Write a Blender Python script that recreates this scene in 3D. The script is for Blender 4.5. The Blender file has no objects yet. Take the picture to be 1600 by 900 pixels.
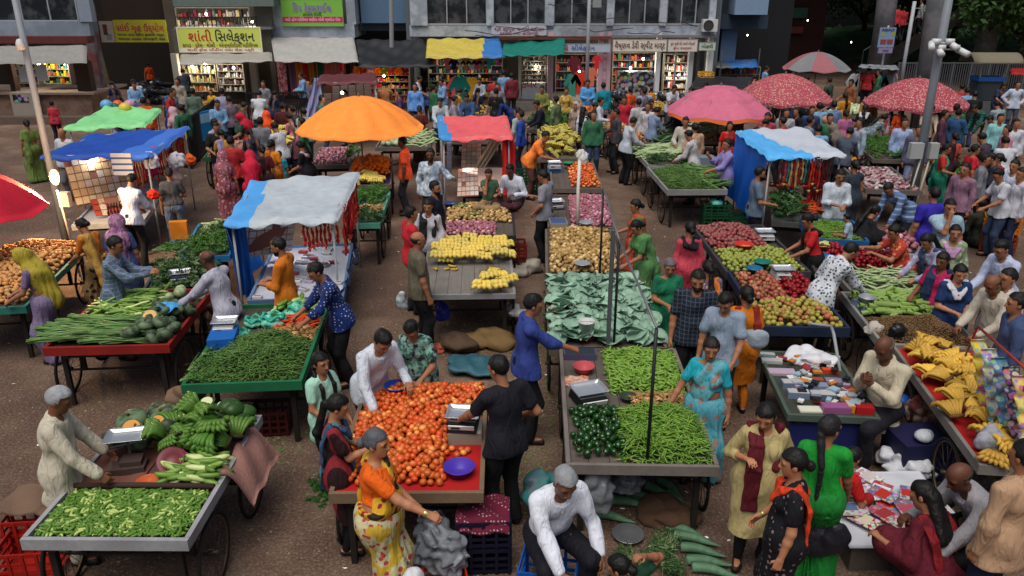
import bpy, math, random
import numpy as np
from mathutils import Vector, Matrix
R = math.radians
D = bpy.data
SC = bpy.context.scene
COL = SC.collection
rng = np.random.default_rng(7)
random.seed(7)

# ---------------------------------------------------------------- camera, light, exposure
CAM_H, CAM_F, CAM_T = 5.45, 1250.0, R(21)
cam = D.objects.new('camera', D.cameras.new('camera'))
COL.objects.link(cam)
cam.location = (0, 0, CAM_H)
cam.rotation_euler = (R(90) - CAM_T, 0, 0)
cam.data.sensor_width = 36
cam.data.lens = 36 * CAM_F / 1600
cam.data.clip_end = 1500
cam.data.clip_start = .05
SC.camera = cam
SC.render.engine = 'CYCLES'
W = D.worlds.new('World'); SC.world = W
W.use_nodes = True
wn = W.node_tree.nodes
sky = wn.new('ShaderNodeTexSky'); sky.sky_type = 'NISHITA'; sky.sun_disc = False
sky.sun_elevation = R(66); sky.sun_rotation = R(200); sky.dust_density = 6; sky.ozone_density = .6; sky.air_density = 1.0
wn['Background'].inputs[1].default_value = .06
W.node_tree.links.new(sky.outputs[0], wn['Background'].inputs[0])
sl = D.lights.new('sun', 'SUN'); sl.energy = 1.5; sl.angle = R(50); sl.color = (1, .96, .9)
sun = D.objects.new('sun', sl); COL.objects.link(sun)
sun.rotation_euler = (R(24), 0, R(-20))
SC.view_settings.view_transform = 'Standard'
SC.view_settings.look = 'None'
SC.view_settings.exposure = 0.6
SC.view_settings.gamma = 1
SC.cycles.max_bounces = 5
SC.cycles.diffuse_bounces = 3
SC.cycles.glossy_bounces = 2
SC.cycles.transmission_bounces = 4
SC.cycles.transparent_max_bounces = 6
SC.cycles.caustics_reflective = False
SC.cycles.caustics_refractive = False

def at(px, py, z=0.0):
    "point at height z seen at photograph pixel (px, py)"
    a = (px - 800) / CAM_F; b = -(py - 450) / CAM_F
    d = (a, math.cos(CAM_T) + b * math.sin(CAM_T), -math.sin(CAM_T) + b * math.cos(CAM_T))
    k = (z - CAM_H) / d[2]
    return np.array([d[0] * k, d[1] * k, z])

def aty(px, py, Y):
    "point at distance Y seen at a pixel"
    a = (px - 800) / CAM_F; b = -(py - 450) / CAM_F
    d = (a, math.cos(CAM_T) + b * math.sin(CAM_T), -math.sin(CAM_T) + b * math.cos(CAM_T))
    k = Y / d[1]
    return np.array([d[0] * k, Y, CAM_H + d[2] * k])

# ---------------------------------------------------------------- materials
_M = {}
def srgb(c):
    if isinstance(c, str):
        c = c.lstrip('#'); c = [int(c[i:i + 2], 16) / 255 for i in (0, 2, 4)]
        return tuple(x / 12.92 if x <= .04045 else ((x + .055) / 1.055) ** 2.4 for x in c)
    return tuple(c)

def mat(c, rough=.7, pat=None, c2=None, scale=10., var=.12, bump=0., metal=0., emit=0., alpha=1., spec=.3, tone=0., c3=None, sheen=0.):
    key = (str(c), rough, pat, str(c2), scale, var, bump, metal, emit, alpha, spec, tone, str(c3), sheen)
    if key in _M: return _M[key]
    m = D.materials.new('paint'); m.use_nodes = True
    nt = m.node_tree; N = nt.nodes; L = nt.links
    bs = N['Principled BSDF']
    bs.inputs['Roughness'].default_value = rough
    bs.inputs['Metallic'].default_value = metal
    bs.inputs['Specular IOR Level'].default_value = spec
    if sheen: bs.inputs['Sheen Weight'].default_value = sheen
    c = srgb(c); c2 = srgb(c2) if c2 is not None else tuple(x * .5 for x in c)
    tc = N.new('ShaderNodeTexCoord')
    co = tc.outputs['Object']
    def tex(kind, sc, **kw):
        t = N.new(kind); L.new(co, t.inputs['Vector']); t.inputs['Scale'].default_value = sc
        for k, v in kw.items():
            if k in t.inputs: t.inputs[k].default_value = v
            else: setattr(t, k, v)
        return t
    def ramp(src, stops):
        r = N.new('ShaderNodeValToRGB'); L.new(src, r.inputs[0])
        e = r.color_ramp.elements
        while len(e) < len(stops): e.new(.5)
        for q, (p, col) in zip(e, stops): q.position = p; q.color = (*col, 1)
        return r.outputs[0]
    def mix(f, a, b, mode='MIX'):
        x = N.new('ShaderNodeMix'); x.data_type = 'RGBA'; x.blend_type = mode
        for i, v in ((0, f), (6, a), (7, b)):
            if hasattr(v, 'type') and hasattr(v, 'links'): L.new(v, x.inputs[i])
            elif i == 0: x.inputs[0].default_value = v
            else: x.inputs[i].default_value = (*v, 1)
        return x.outputs[2]
    def math_(op, a, b):
        x = N.new('ShaderNodeMath'); x.operation = op
        for i, v in ((0, a), (1, b)):
            if hasattr(v, 'links'): L.new(v, x.inputs[i])
            else: x.inputs[i].default_value = v
        return x.outputs[0]
    base = c
    if pat == 'dots':
        v = tex('ShaderNodeTexVoronoi', scale, Randomness=.35)
        base = ramp(v.outputs['Distance'], [(.20, c2), (.26, c)])
    elif pat == 'floral':
        v = tex('ShaderNodeTexVoronoi', scale, Randomness=1.)
        n = tex('ShaderNodeTexNoise', scale * 1.7, Detail=2.)
        f = math_('ADD', v.outputs['Distance'], math_('MULTIPLY', n.outputs[0], .5))
        base = ramp(f, [(.56, c2), (.63, c)])
        if c3 is not None:
            n2 = tex('ShaderNodeTexNoise', scale * .55, Detail=1.)
            base = mix(ramp(n2.outputs[0], [(.52, (0, 0, 0)), (.56, (1, 1, 1))]), base, srgb(c3))
    elif pat == 'blotch':
        n = tex('ShaderNodeTexNoise', scale, Detail=4., Roughness=.6)
        base = ramp(n.outputs[0], [(.42, c), (.56, c2)])
        if c3 is not None:
            n2 = tex('ShaderNodeTexNoise', scale * 1.3, Detail=2.); n2.noise_dimensions = '4D'; n2.inputs['W'].default_value = 3.3
            base = mix(ramp(n2.outputs[0], [(.55, (0, 0, 0)), (.6, (1, 1, 1))]), base, srgb(c3))
    elif pat in ('stripes', 'hstripes', 'check'):
        sx = N.new('ShaderNodeSeparateXYZ'); L.new(co, sx.inputs[0])
        ax = {'stripes': 'X', 'hstripes': 'Z', 'check': 'X'}[pat]
        s1 = math_('SINE', math_('MULTIPLY', sx.outputs[ax], scale * 6.283), 0)
        f = ramp(s1, [(.45, (0, 0, 0)), (.55, (1, 1, 1))])
        if pat == 'check':
            s2 = math_('SINE', math_('MULTIPLY', sx.outputs['Z'], scale * 6.283), 0)
            f = ramp(math_('MAXIMUM', s1, s2), [(.80, (0, 0, 0)), (.9, (1, 1, 1))])
        base = mix(f, c, c2)
        if c3 is not None:
            s3 = math_('SINE', math_('MULTIPLY', sx.outputs[ax], scale * 2.7), 0)
            base = mix(ramp(s3, [(.80, (0, 0, 0)), (.86, (1, 1, 1))]), base, srgb(c3))
    elif pat == 'wood':
        mp = N.new('ShaderNodeMapping'); L.new(co, mp.inputs[0]); mp.inputs['Scale'].default_value = (14, 1.5, 14)
        n = N.new('ShaderNodeTexNoise'); L.new(mp.outputs[0], n.inputs['Vector']); n.inputs['Scale'].default_value = 2.; n.inputs['Detail'].default_value = 5
        n2 = tex('ShaderNodeTexNoise', 3., Detail=5.)
        base = mix(n.outputs[0], c, c2)
        base = mix(ramp(n2.outputs[0], [(.5, (0, 0, 0)), (.75, (.6, .6, .6))]), base, tuple(x * .35 for x in c))
    elif pat == 'weave':
        v = tex('ShaderNodeTexWave', scale, Distortion=2.)
        base = mix(v.outputs[0], c, c2)
    elif pat == 'goods':        # shelves of small packs
        v = tex('ShaderNodeTexVoronoi', scale, Randomness=.9)
        hs = N.new('ShaderNodeHueSaturation'); L.new(v.outputs['Color'], hs.inputs['Color']); hs.inputs['Saturation'].default_value = .75; hs.inputs['Value'].default_value = .7
        base = mix(.35, hs.outputs[0], c)
        base = mix(ramp(v.outputs['Distance'], [(.45, (0, 0, 0)), (.6, (1, 1, 1))]), base, c2)
    if tone:
        at_ = N.new('ShaderNodeAttribute'); at_.attribute_name = 'tone'
        oi = N.new('ShaderNodeObjectInfo')
        f = math_('FRACT', math_('ADD', at_.outputs['Fac'], oi.outputs['Random']), 0)
        if tone == 2:   # ramp between c2 and c by item
            base = mix(f, c2, base)
            if c3 is not None: base = mix(ramp(f, [(.80, (0, 0, 0)), (.86, (1, 1, 1))]), base, srgb(c3))
        g = math_('ADD', math_('MULTIPLY', f, .5), .75)
        hv = N.new('ShaderNodeHueSaturation')
        L.new(g, hv.inputs['Value'])
        if hasattr(base, 'links'): L.new(base, hv.inputs['Color'])
        else: hv.inputs['Color'].default_value = (*base, 1)
        base = hv.outputs[0]
    if var:
        n = tex('ShaderNodeTexNoise', 6. if pat != 'ground' else 1., Detail=4.)
        k = math_('ADD', math_('MULTIPLY', n.outputs[0], var * 2), 1 - var)
        hv = N.new('ShaderNodeHueSaturation'); L.new(k, hv.inputs['Value'])
        if hasattr(base, 'links'): L.new(base, hv.inputs['Color'])
        else: hv.inputs['Color'].default_value = (*base, 1)
        base = hv.outputs[0]
    if hasattr(base, 'links'): L.new(base, bs.inputs['Base Color'])
    else: bs.inputs['Base Color'].default_value = (*base, 1)
    if bump:
        n = tex('ShaderNodeTexNoise', 25. if bump < .85 else 1., Detail=4. if bump < .85 else 2., Distortion=0. if bump < .85 else .8)
        if bump >= .85:
            mp = N.new('ShaderNodeMapping'); mp.inputs['Scale'].default_value = (15, 15, 4.5); mp.inputs['Rotation'].default_value = (.25, .35, 0); L.new(co, mp.inputs[0]); L.new(mp.outputs[0], n.inputs['Vector'])
        b = N.new('ShaderNodeBump'); b.inputs['Strength'].default_value = bump; b.inputs['Distance'].default_value = .02 if bump < .85 else .035
        L.new(n.outputs[0], b.inputs['Height']); L.new(b.outputs[0], bs.inputs['Normal'])
    if emit:
        bs.inputs['Emission Strength'].default_value = emit
        if hasattr(base, 'links'): L.new(base, bs.inputs['Emission Color'])
        else: bs.inputs['Emission Color'].default_value = (*base, 1)
    if alpha < 1: bs.inputs['Alpha'].default_value = alpha
    _M[key] = m
    return m

# ---------------------------------------------------------------- objects
def tag(o, label=None, cat=None, group=None, kind=None):
    if label: o['label'] = label
    if cat: o['category'] = cat
    if group: o['group'] = group
    if kind: o['kind'] = kind
    return o

def link(name, mesh, parent=None, mats=None):
    o = D.objects.new(name, mesh); COL.objects.link(o)
    if parent is not None: o.parent = parent
    return o

def empty(name, loc, rz=0., label=None, cat=None, group=None):
    o = D.objects.new(name, None); COL.objects.link(o)
    o.location = loc; o.rotation_euler = (0, 0, rz); o.empty_display_size = .2
    return tag(o, label, cat, group)

def npmesh(name, V, Fs, smooth=False, mats=(), midx=None, tone=None):
    "Fs: list of int arrays (n,k)"
    me = D.meshes.new(name)
    V = np.asarray(V, np.float32)
    Fs = [np.asarray(f, np.int32) for f in Fs if len(f)]
    me.vertices.add(len(V)); me.vertices.foreach_set('co', V.ravel())
    nl = sum(f.size for f in Fs); npoly = sum(len(f) for f in Fs)
    me.loops.add(nl); me.polygons.add(npoly)
    if nl:
        me.loops.foreach_set('vertex_index', np.concatenate([f.ravel() for f in Fs]))
        tot = np.concatenate([np.full(len(f), f.shape[1], np.int32) for f in Fs])
        st = np.concatenate([[0], np.cumsum(tot)[:-1]]).astype(np.int32)
        me.polygons.foreach_set('loop_start', st)
        try: me.polygons.foreach_set('loop_total', tot)
        except Exception: pass
        me.polygons.foreach_set('use_smooth', np.full(npoly, smooth, bool))
        if midx is not None: me.polygons.foreach_set('material_index', np.asarray(midx, np.int32))
    if tone is not None:
        a = me.attributes.new('tone', 'FLOAT', 'POINT'); a.data.foreach_set('value', np.asarray(tone, np.float32))
    me.update(calc_edges=True); me.validate()
    for m in mats: me.materials.append(m)
    return me

class MB:
    def __init__(s): s.V = []; s.F = {3: [], 4: []}; s.m = {3: [], 4: []}; s.n = 0; s.T = []
    def add(s, V, F, mi=0, tone=0.):
        V = np.asarray(V, float).reshape(-1, 3); s.V.append(V); s.T.append(np.full(len(V), tone))
        for f in (F if isinstance(F, (list, tuple)) and len(F) and isinstance(F[0], np.ndarray) and F[0].ndim == 2 else [np.asarray(F)]):
            if len(f) == 0: continue
            k = f.shape[1]; s.F[k].append(f + s.n); s.m[k].append(np.full(len(f), mi))
        s.n += len(V); return s
    def box(s, c, d, mi=0, rot=None, taper=1.):
        x, y, z = np.asarray(d) / 2
        V = np.array([[sx * x * (taper if sz > 0 else 1), sy * y * (taper if sz > 0 else 1), sz * z] for sz in (-1, 1) for sx, sy in ((-1, -1), (1, -1), (1, 1), (-1, 1))])
        if rot is not None: V = V @ np.array(Matrix.Rotation(rot[0], 3, 'X') @ Matrix.Rotation(rot[1], 3, 'Y') @ Matrix.Rotation(rot[2], 3, 'Z')).T if False else V @ np.array((Matrix.Rotation(rot[2], 3, 'Z') @ Matrix.Rotation(rot[1], 3, 'Y') @ Matrix.Rotation(rot[0], 3, 'X'))).T
        F = np.array([[0, 3, 2, 1], [4, 5, 6, 7], [0, 1, 5, 4], [1, 2, 6, 5], [2, 3, 7, 6], [3, 0, 4, 7]])
        return s.add(V + np.asarray(c), F, mi)
    def beam(s, a, b, w, h=None, mi=0):
        a = np.asarray(a, float); b = np.asarray(b, float); h = h or w
        d = b - a; Ln = np.linalg.norm(d); q = Vector(d).to_track_quat('Z', 'Y').to_matrix()
        V = np.array([[sx * w / 2, sy * h / 2, sz] for sz in (0, Ln) for sx, sy in ((-1, -1), (1, -1), (1, 1), (-1, 1))]) @ np.array(q).T + a
        return s.add(V, np.array([[0, 3, 2, 1], [4, 5, 6, 7], [0, 1, 5, 4], [1, 2, 6, 5], [2, 3, 7, 6], [3, 0, 4, 7]]), mi)
    def tube(s, P, r, n=8, mi=0, cap=True, tone=0.):
        V, F = tube(P, r, n, cap); return s.add(V, F, mi, tone)
    def lathe(s, prof, n=16, c=(0, 0, 0), mi=0, rot=None):
        V, F = lathe(prof, n)
        if rot is not None: V = V @ np.array(rot).T
        return s.add(V + np.asarray(c), F, mi)
    def build(s, name, mats, parent=None, smooth=False):
        if not isinstance(mats, (list, tuple)): mats = [mats]
        V = np.concatenate(s.V); Fs = []; mi = []
        for k in (3, 4):
            if s.F[k]: Fs.append(np.concatenate(s.F[k])); mi.append(np.concatenate(s.m[k]))
        me = npmesh(name, V, Fs, smooth, mats, np.concatenate(mi), np.concatenate(s.T))
        return link(name, me, parent)

def tube(P, r, n=8, cap=True):
    P = np.asarray(P, float); r = np.broadcast_to(np.asarray(r, float), (len(P),))
    V = []; prev = None
    for i in range(len(P)):
        t = P[min(i + 1, len(P) - 1)] - P[max(i - 1, 0)]; t = t / (np.linalg.norm(t) + 1e-9)
        if prev is None:
            u = np.cross(t, [0, 0, 1] if abs(t[2]) < .9 else [1, 0, 0])
        else: u = prev - t * (prev @ t)
        u /= np.linalg.norm(u) + 1e-9; prev = u; w = np.cross(t, u)
        a = np.arange(n) * 2 * np.pi / n
        V.append(P[i] + r[i] * (np.cos(a)[:, None] * u + np.sin(a)[:, None] * w))
    V = np.concatenate(V); F = []
    j = np.arange(n); k = (j + 1) % n
    for i in range(len(P) - 1): F.append(np.stack([i * n + j, i * n + k, (i + 1) * n + k, (i + 1) * n + j], 1))
    out = [np.concatenate(F)]
    if cap:
        m = len(V); V = np.concatenate([V, [P[0], P[-1]]])
        e = (len(P) - 1) * n
        out.append(np.concatenate([np.stack([np.full(n, m), k, j], 1), np.stack([np.full(n, m + 1), e + j, e + k], 1)]))
    return V, out

def lathe(prof, n=16):
    prof = np.asarray(prof, float); a = np.arange(n) * 2 * np.pi / n
    V = np.concatenate([np.stack([r * np.cos(a), r * np.sin(a), np.full(n, z)], 1) for r, z in prof])
    j = np.arange(n); k = (j + 1) % n
    F = np.concatenate([np.stack([i * n + j, i * n + k, (i + 1) * n + k, (i + 1) * n + j], 1) for i in range(len(prof) - 1)])
    return V, [F]

def sheet(fn, nu, nv, thick=0.):
    "fn(u,v arrays)->xyz ; returns V,F"
    u, v = np.meshgrid(np.linspace(0, 1, nu), np.linspace(0, 1, nv), indexing='ij')
    P = np.stack(fn(u, v), -1).reshape(-1, 3)
    i, j = np.meshgrid(np.arange(nu - 1), np.arange(nv - 1), indexing='ij'); a = (i * nv + j).ravel()
    F = np.stack([a, a + nv, a + nv + 1, a + 1], 1)
    if thick:
        n = len(P); Q = P - np.array([0, 0, thick])
        b = np.concatenate([np.arange(nv), np.arange(1, nu) * nv + nv - 1, (nu - 1) * nv + np.arange(nv - 2, -1, -1), np.arange(nu - 2, 0, -1) * nv])
        c = np.roll(b, -1)
        F = np.concatenate([F, F[:, ::-1] + n, np.stack([c, b, b + n, c + n], 1)]); P = np.concatenate([P, Q])
    return P, [F]

# ---------------------------------------------------------------- distance-field modelling of figures and cloth
def sfield(prims, h, clip=None, disp=None, pad=.03):
    lo = np.full(3, 1e9); hi = -lo
    for p in prims:
        if p[0] == 'c':
            for q, r in ((p[1], p[3]), (p[2], p[4])): lo = np.minimum(lo, q - r); hi = np.maximum(hi, q + r)
        else: r = max(p[3]); lo = np.minimum(lo, p[1] - r); hi = np.maximum(hi, p[1] + r)
    lo -= pad; hi += pad
    n = np.ceil((hi - lo) / h).astype(int) + 1
    ax = [(lo[i] + np.arange(n[i]) * h).astype(np.float32) for i in range(3)]
    Fd = np.full(n, .2, np.float32)
    for p in prims:
        k = p[5] if p[0] == 'c' else p[4]
        if p[0] == 'c':
            r = max(p[3], p[4]); l = np.minimum(p[1] - p[3], p[2] - p[4]) - k - h * 2; u = np.maximum(p[1] + p[3], p[2] + p[4]) + k + h * 2
        else: r = max(p[3]); l = p[1] - r - k - h * 2; u = p[1] + r + k + h * 2
        s = np.clip(((l - lo) / h).astype(int), 0, n - 1); e = np.clip(np.ceil((u - lo) / h).astype(int) + 1, 1, n)
        X = ax[0][s[0]:e[0], None, None]; Y = ax[1][None, s[1]:e[1], None]; Z = ax[2][None, None, s[2]:e[2]]
        if p[0] == 'c':
            a, b = p[1], p[2]; ba = b - a; bb = float(ba @ ba) + 1e-9
            t = np.clip(((X - a[0]) * ba[0] + (Y - a[1]) * ba[1] + (Z - a[2]) * ba[2]) / bb, 0, 1)
            d = np.sqrt((X - a[0] - t * ba[0]) ** 2 + (Y - a[1] - t * ba[1]) ** 2 + (Z - a[2] - t * ba[2]) ** 2) - (p[3] + (p[4] - p[3]) * t)
        else:
            c, M, r = p[1], p[2], p[3]
            x, y, z = X - c[0], Y - c[1], Z - c[2]
            q = 0; g = 0
            for i in range(3):
                w = M[0][i] * x + M[1][i] * y + M[2][i] * z
                q = q + (w / r[i]) ** 2; g = g + (w / r[i] ** 2) ** 2
            q = np.sqrt(q); g = np.sqrt(g) + 1e-6
            d = q * (q - 1) / g
        sub = Fd[s[0]:e[0], s[1]:e[1], s[2]:e[2]]
        if k > 0:
            hh = np.maximum(k - np.abs(sub - d), 0) / k
            np.copyto(sub, np.minimum(sub, d) - hh * hh * k * .25)
        else: np.copyto(sub, np.minimum(sub, d))
    X, Y, Z = ax[0][:, None, None], ax[1][None, :, None], ax[2][None, None, :]
    if disp is not None: Fd += disp(X, Y, Z)
    if clip is not None: Fd = np.maximum(Fd, clip(X, Y, Z))
    Fd[0] = Fd[-1] = .1; Fd[:, 0] = Fd[:, -1] = .1; Fd[:, :, 0] = Fd[:, :, -1] = .1
    return Fd, lo, h

def nets(Fd, lo, h):
    S = Fd < 0
    c = [S[i:S.shape[0] - 1 + i, j:S.shape[1] - 1 + j, k:S.shape[2] - 1 + k] for i in (0, 1) for j in (0, 1) for k in (0, 1)]
    al = c[0].copy(); an = c[0].copy()
    for q in c[1:]: al &= q; an |= q
    act = an & ~al
    I = np.argwhere(act)
    if len(I) == 0: return np.zeros((0, 3)), [np.zeros((0, 4), int)], None
    idx = np.full(act.shape, -1, np.int32); idx[tuple(I.T)] = np.arange(len(I))
    O = [(i, j, k) for i in (0, 1) for j in (0, 1) for k in (0, 1)]
    val = {o: Fd[I[:, 0] + o[0], I[:, 1] + o[1], I[:, 2] + o[2]] for o in O}
    P = np.zeros((len(I), 3)); cnt = np.zeros(len(I))
    for o in O:
        for a in range(3):
            if o[a] == 0:
                o2 = list(o); o2[a] = 1; o2 = tuple(o2)
                va, vb = val[o], val[o2]; m = (va < 0) != (vb < 0)
                t = va / np.where(m, va - vb, 1)
                p = np.tile(np.array(o, float), (len(I), 1)); p[:, a] = t
                P += p * m[:, None]; cnt += m
    V = lo + (I + P / cnt[:, None]) * h
    Q = []
    for a in range(3):
        b, cc = (a + 1) % 3, (a + 2) % 3
        sl0 = [slice(None)] * 3; sl1 = [slice(None)] * 3
        sl0[a] = slice(0, -1); sl1[a] = slice(1, None)
        A, B = S[tuple(sl0)], S[tuple(sl1)]
        for sgn, m in ((1, A & ~B), (-1, ~A & B)):
            J = np.argwhere(m)
            J = J[(J[:, b] > 0) & (J[:, cc] > 0) & (J[:, b] < S.shape[b] - 1) & (J[:, cc] < S.shape[cc] - 1)]
            if not len(J): continue
            def g(db, dc):
                K = J.copy(); K[:, b] -= db; K[:, cc] -= dc; return idx[tuple(K.T)]
            q = np.stack([g(1, 1), g(0, 1), g(0, 0), g(1, 0)], 1)
            Q.append(q if sgn > 0 else q[:, ::-1])
    F = np.concatenate(Q); F = F[(F >= 0).all(1)]
    return V, [F], None

def sdf(prims, h, clip=None, disp=None):
    return nets(*sfield(prims, h, clip, disp))[:2]

def folds(amp, f=16., seed=0.):
    def g(X, Y, Z):
        return amp * (np.sin(f * X * 1.3 + 9 * Z + seed) * np.sin(f * Y + 6 * Z + seed * 2) + .6 * np.sin(f * 1.1 * Z + 13 * X - 8 * Y + seed))
    return g
# ---------------------------------------------------------------- people
V3 = lambda *a: np.array(a, float)
def nrm(v): return v / (np.linalg.norm(v) + 1e-9)
def rx(a): return np.array(Matrix.Rotation(R(a), 3, 'X'))
def ry(a): return np.array(Matrix.Rotation(R(a), 3, 'Y'))
def rz(a): return np.array(Matrix.Rotation(R(a), 3, 'Z'))
def bone2(a, t, l1, l2, pref):
    d = t - a; L = np.linalg.norm(d); L = min(max(L, abs(l1 - l2) + .02), l1 + l2 - .004); u = nrm(d); t = a + u * L
    x = (l1 * l1 - l2 * l2 + L * L) / (2 * L); y = math.sqrt(max(l1 * l1 - x * x, 1e-6))
    p = pref - u * (pref @ u); p = nrm(p)
    return a + u * x + p * y, t

POSES = {   # legs, lean, right hand, left hand (x right, y forward, z up from the ground of a 1.74 m figure), head pitch, head yaw
    'stand': dict(), 'walk': dict(legs='walk', rh=(.24, .16, .84), lh=(-.24, -.12, .84)),
    'work': dict(lean=12, rh=(.12, .42, 1.02), lh=(-.14, .40, 1.0), pitch=25),
    'pick': dict(lean=28, rh=(.10, .62, .92), lh=(-.22, .34, .92), pitch=30),
    'bend': dict(lean=52, rh=(.14, .62, .62), lh=(-.14, .58, .60), pitch=15),
    'fold': dict(rh=(.06, .26, 1.12), lh=(-.06, .28, 1.10), pitch=18),
    'hold': dict(rh=(.20, .28, 1.08), lh=(-.24, .02, .80), pitch=12),
    'phone': dict(rh=(.05, .26, 1.2), lh=(-.20, .14, .95), pitch=25),
    'sit': dict(legs='sit', lean=8, rh=(.14, .34, .66), lh=(-.14, .34, .66), pitch=15),
    'squat': dict(legs='squat', lean=22, rh=(.16, .45, .42), lh=(-.16, .42, .42), pitch=18),
    'cross': dict(legs='cross', lean=10, rh=(.16, .34, .34), lh=(-.16, .34, .34), pitch=15),
    'hips': dict(rh=(.22, .05, 1.0), lh=(-.22, .05, 1.0), el='out'),
}
_PC = {}
def figure(pose, sex='m', fat=1., h=.018, s=1., top='shirt', sleeve='long', bot='trousers', hair='short', extra=(), hem=-.1, seed=0):
    "all garment meshes of one figure; returns dict name -> mesh data and head-top point"
    P = dict(legs='stand', lean=0, rh=(.25, .05, .80), lh=(-.25, .05, .80), pitch=5, yaw=0, el='down', twist=0, side=0)
    if isinstance(pose, str): P.update(POSES[pose])
    else:
        P.update(POSES[pose[0]]); P.update(pose[1])
    near = h < .0115
    sh = .175 if sex == 'm' else (.150 if sex == 'f' else .14)
    legs = P['legs']
    hipz = {'stand': .93, 'walk': .915, 'sit': .55, 'squat': .27, 'cross': .15, 'kneel': .5}[legs]
    hip = V3(0, 0, hipz)
    Tm = rz(P['twist']) @ ry(P['side']) @ rx(-P['lean'])
    tw = lambda x, y, z: hip + Tm @ V3(x, y, z)
    f = fat
    def ell(c, M, r, k=.03): return ('e', np.asarray(c, float), np.asarray(M), r, k)
    def cone(a, b, ra, rb, k=.03): return ('c', np.asarray(a, float), np.asarray(b, float), ra, rb, k)
    bw = (.165, .10) if sex == 'm' else (.145, .10)
    def torso(g, k=.06):
        return [ell(tw(0, 0, .36), Tm, (bw[0] * (.8 + .2 * f) + g, bw[1] * (.6 + .4 * f) + g, .17 + g), k),
                ell(tw(0, .01 * f, .15), Tm, (.138 * f + g, .10 * f + g, .15 + g), k),
                ell(tw(0, 0, -.0), Tm, ((.155 if sex == 'm' else .168) * (.5 + .5 * f) + g, .112 * (.5 + .5 * f) + g, .12 + g), k)]
    def shl(g): return [cone(tw(-sh + .03, -.005, .475), tw(sh - .03, -.005, .475), .052 + g, .052 + g, .05)]
    bust = [] if sex != 'f' else [ell(tw(sx * .07, .075, .34), Tm, (.062 * f, .05 * f, .06 * f), .03) for sx in (-1, 1)]
    neck = [cone(tw(0, -.01, .47), tw(0, .012, .60), .055, .049, .03)]
    Hm = Tm @ rz(P['yaw']) @ rx(-P['pitch'] + P['lean'] * .45)
    nb = tw(0, .0, .58)
    hc = nb + Hm @ V3(0, .015, .105)
    hw = lambda x, y, z: hc + Hm @ V3(x, y, z)
    ks = .012
    head = [ell(hw(0, -.012, .025), Hm, (.075, .094, .088), .02), ell(hw(0, .02, -.035), Hm, (.060, .070, .082), .03),
            ell(hw(0, .062, -.088), Hm, (.026, .022, .022), .03)]
    if h < .016:
        head += [cone(hw(0, .086, .006), hw(0, .103, -.030), .008, .012, ks), ell(hw(.013, .092, -.034), Hm, (.009, .009, .008), .006),
                 ell(hw(-.013, .092, -.034), Hm, (.009, .009, .008), .006), cone(hw(-.016, .082, -.062), hw(.016, .082, -.062), .0085, .0085, .008),
                 cone(hw(-.045, .066, .022), hw(.045, .066, .022), .012, .012, .02)]
        head += [ell(hw(sx * .076, -.008, -.008), Hm @ rz(sx * 20), (.010, .022, .032), .006) for sx in (-1, 1)]
    # legs
    LG = []
    for sx in (1, -1):
        hp = hip + V3(sx * .092, 0, -.02)
        if legs == 'stand': an = V3(sx * .105, .02 * sx, .085); pref = V3(sx * .1, 1, 0)
        elif legs == 'walk': an = V3(sx * .09, .24 * sx, .085 if sx > 0 else .13); pref = V3(0, 1, 0)
        elif legs == 'sit': an = V3(sx * .14, .40 + .05 * sx, .085); pref = V3(sx * .25, .7, 1)
        elif legs == 'squat': an = V3(sx * .15, .16, .085); pref = V3(sx * .3, 1, 1)
        elif legs == 'cross': an = V3(-sx * .16, .30 + .04 * sx, .07); pref = V3(sx * 1., .4, .15)
        elif legs == 'kneel': an = V3(sx * .1, -.3, .07); pref = V3(0, 1, 0)
        if P.get('feet'): an = V3(*P['feet'][0 if sx > 0 else 1])
        kn, an = bone2(hp, an, .43, .42, pref)
        LG.append((sx, hp, kn, an))
    def foot(sx, an, g=0.):
        if legs == 'cross': return [cone(an, an + V3(-sx * .12, .06, -.01), .034 + g, .025 + g, .03)]
        dn = -.045 - g * .2
        o = [cone(an + V3(0, -.03, dn + .01), an + V3(sx * .02, .13, dn), .034 + g, .028 + g, .03)]
        o.append(cone(an + V3(sx * .005, .08, dn - .002), an + V3(sx * .035, .145, dn - .005), .032 + g, .024 + g, .03))
        return o
    def leg(g, k=.04, loose=1.):
        o = []
        for sx, a, kn, an in LG:
            o += [cone(a, kn, .082 * (.6 + .4 * f) * loose + g, .055 * loose + g, k), cone(kn, an, .052 * loose + g, (.036 if loose == 1 else .05) * loose + g, k)]
        return o
    # arms
    AR = []
    for sx, T in ((1, P['rh']), (-1, P['lh'])):
        S = tw(sx * sh, -.005, .465)
        if legs in ('stand', 'walk'): tg = V3(*T)
        else: tg = V3(*T)
        if abs(tg[2] - .80) < .02 and P['lean'] > 5: tg = tg + V3(0, math.sin(R(P['lean'])) * .45, 0)
        pref = V3(sx * .5, -.35, -1) if P['el'] == 'down' else V3(sx * 1., -.5, -.1)
        E_, Wr = bone2(S, tg, .285, .25, pref)
        AR.append((sx, S, E_, Wr))
    ag = .9 + .1 * f if sex == 'm' else .82 + .12 * f
    arms = []; hands = []
    for sx, S, E_, Wr in AR:
        arms += [cone(S, E_, .05 * ag, .040 * ag, .03), cone(E_, E_ + (Wr - E_) * .35, .039 * ag, .037 * ag, .02), cone(E_ + (Wr - E_) * .35, Wr, .037 * ag, .0245, .02)]
        fd = nrm(Wr - E_); dn = max(0, min(1, 1 - abs(fd[2]) + .1)) if fd[2] < .3 else 1
        n = V3(-sx * (1 - dn), 0, -dn)
        if fd[2] > .55: n = V3(-sx * .7, -.5, 0)
        n = n - fd * (n @ fd); n = nrm(n); th = np.cross(fd, n) * sx
        def hp(a, b, c): return Wr + fd * a + th * b + n * c
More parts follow.
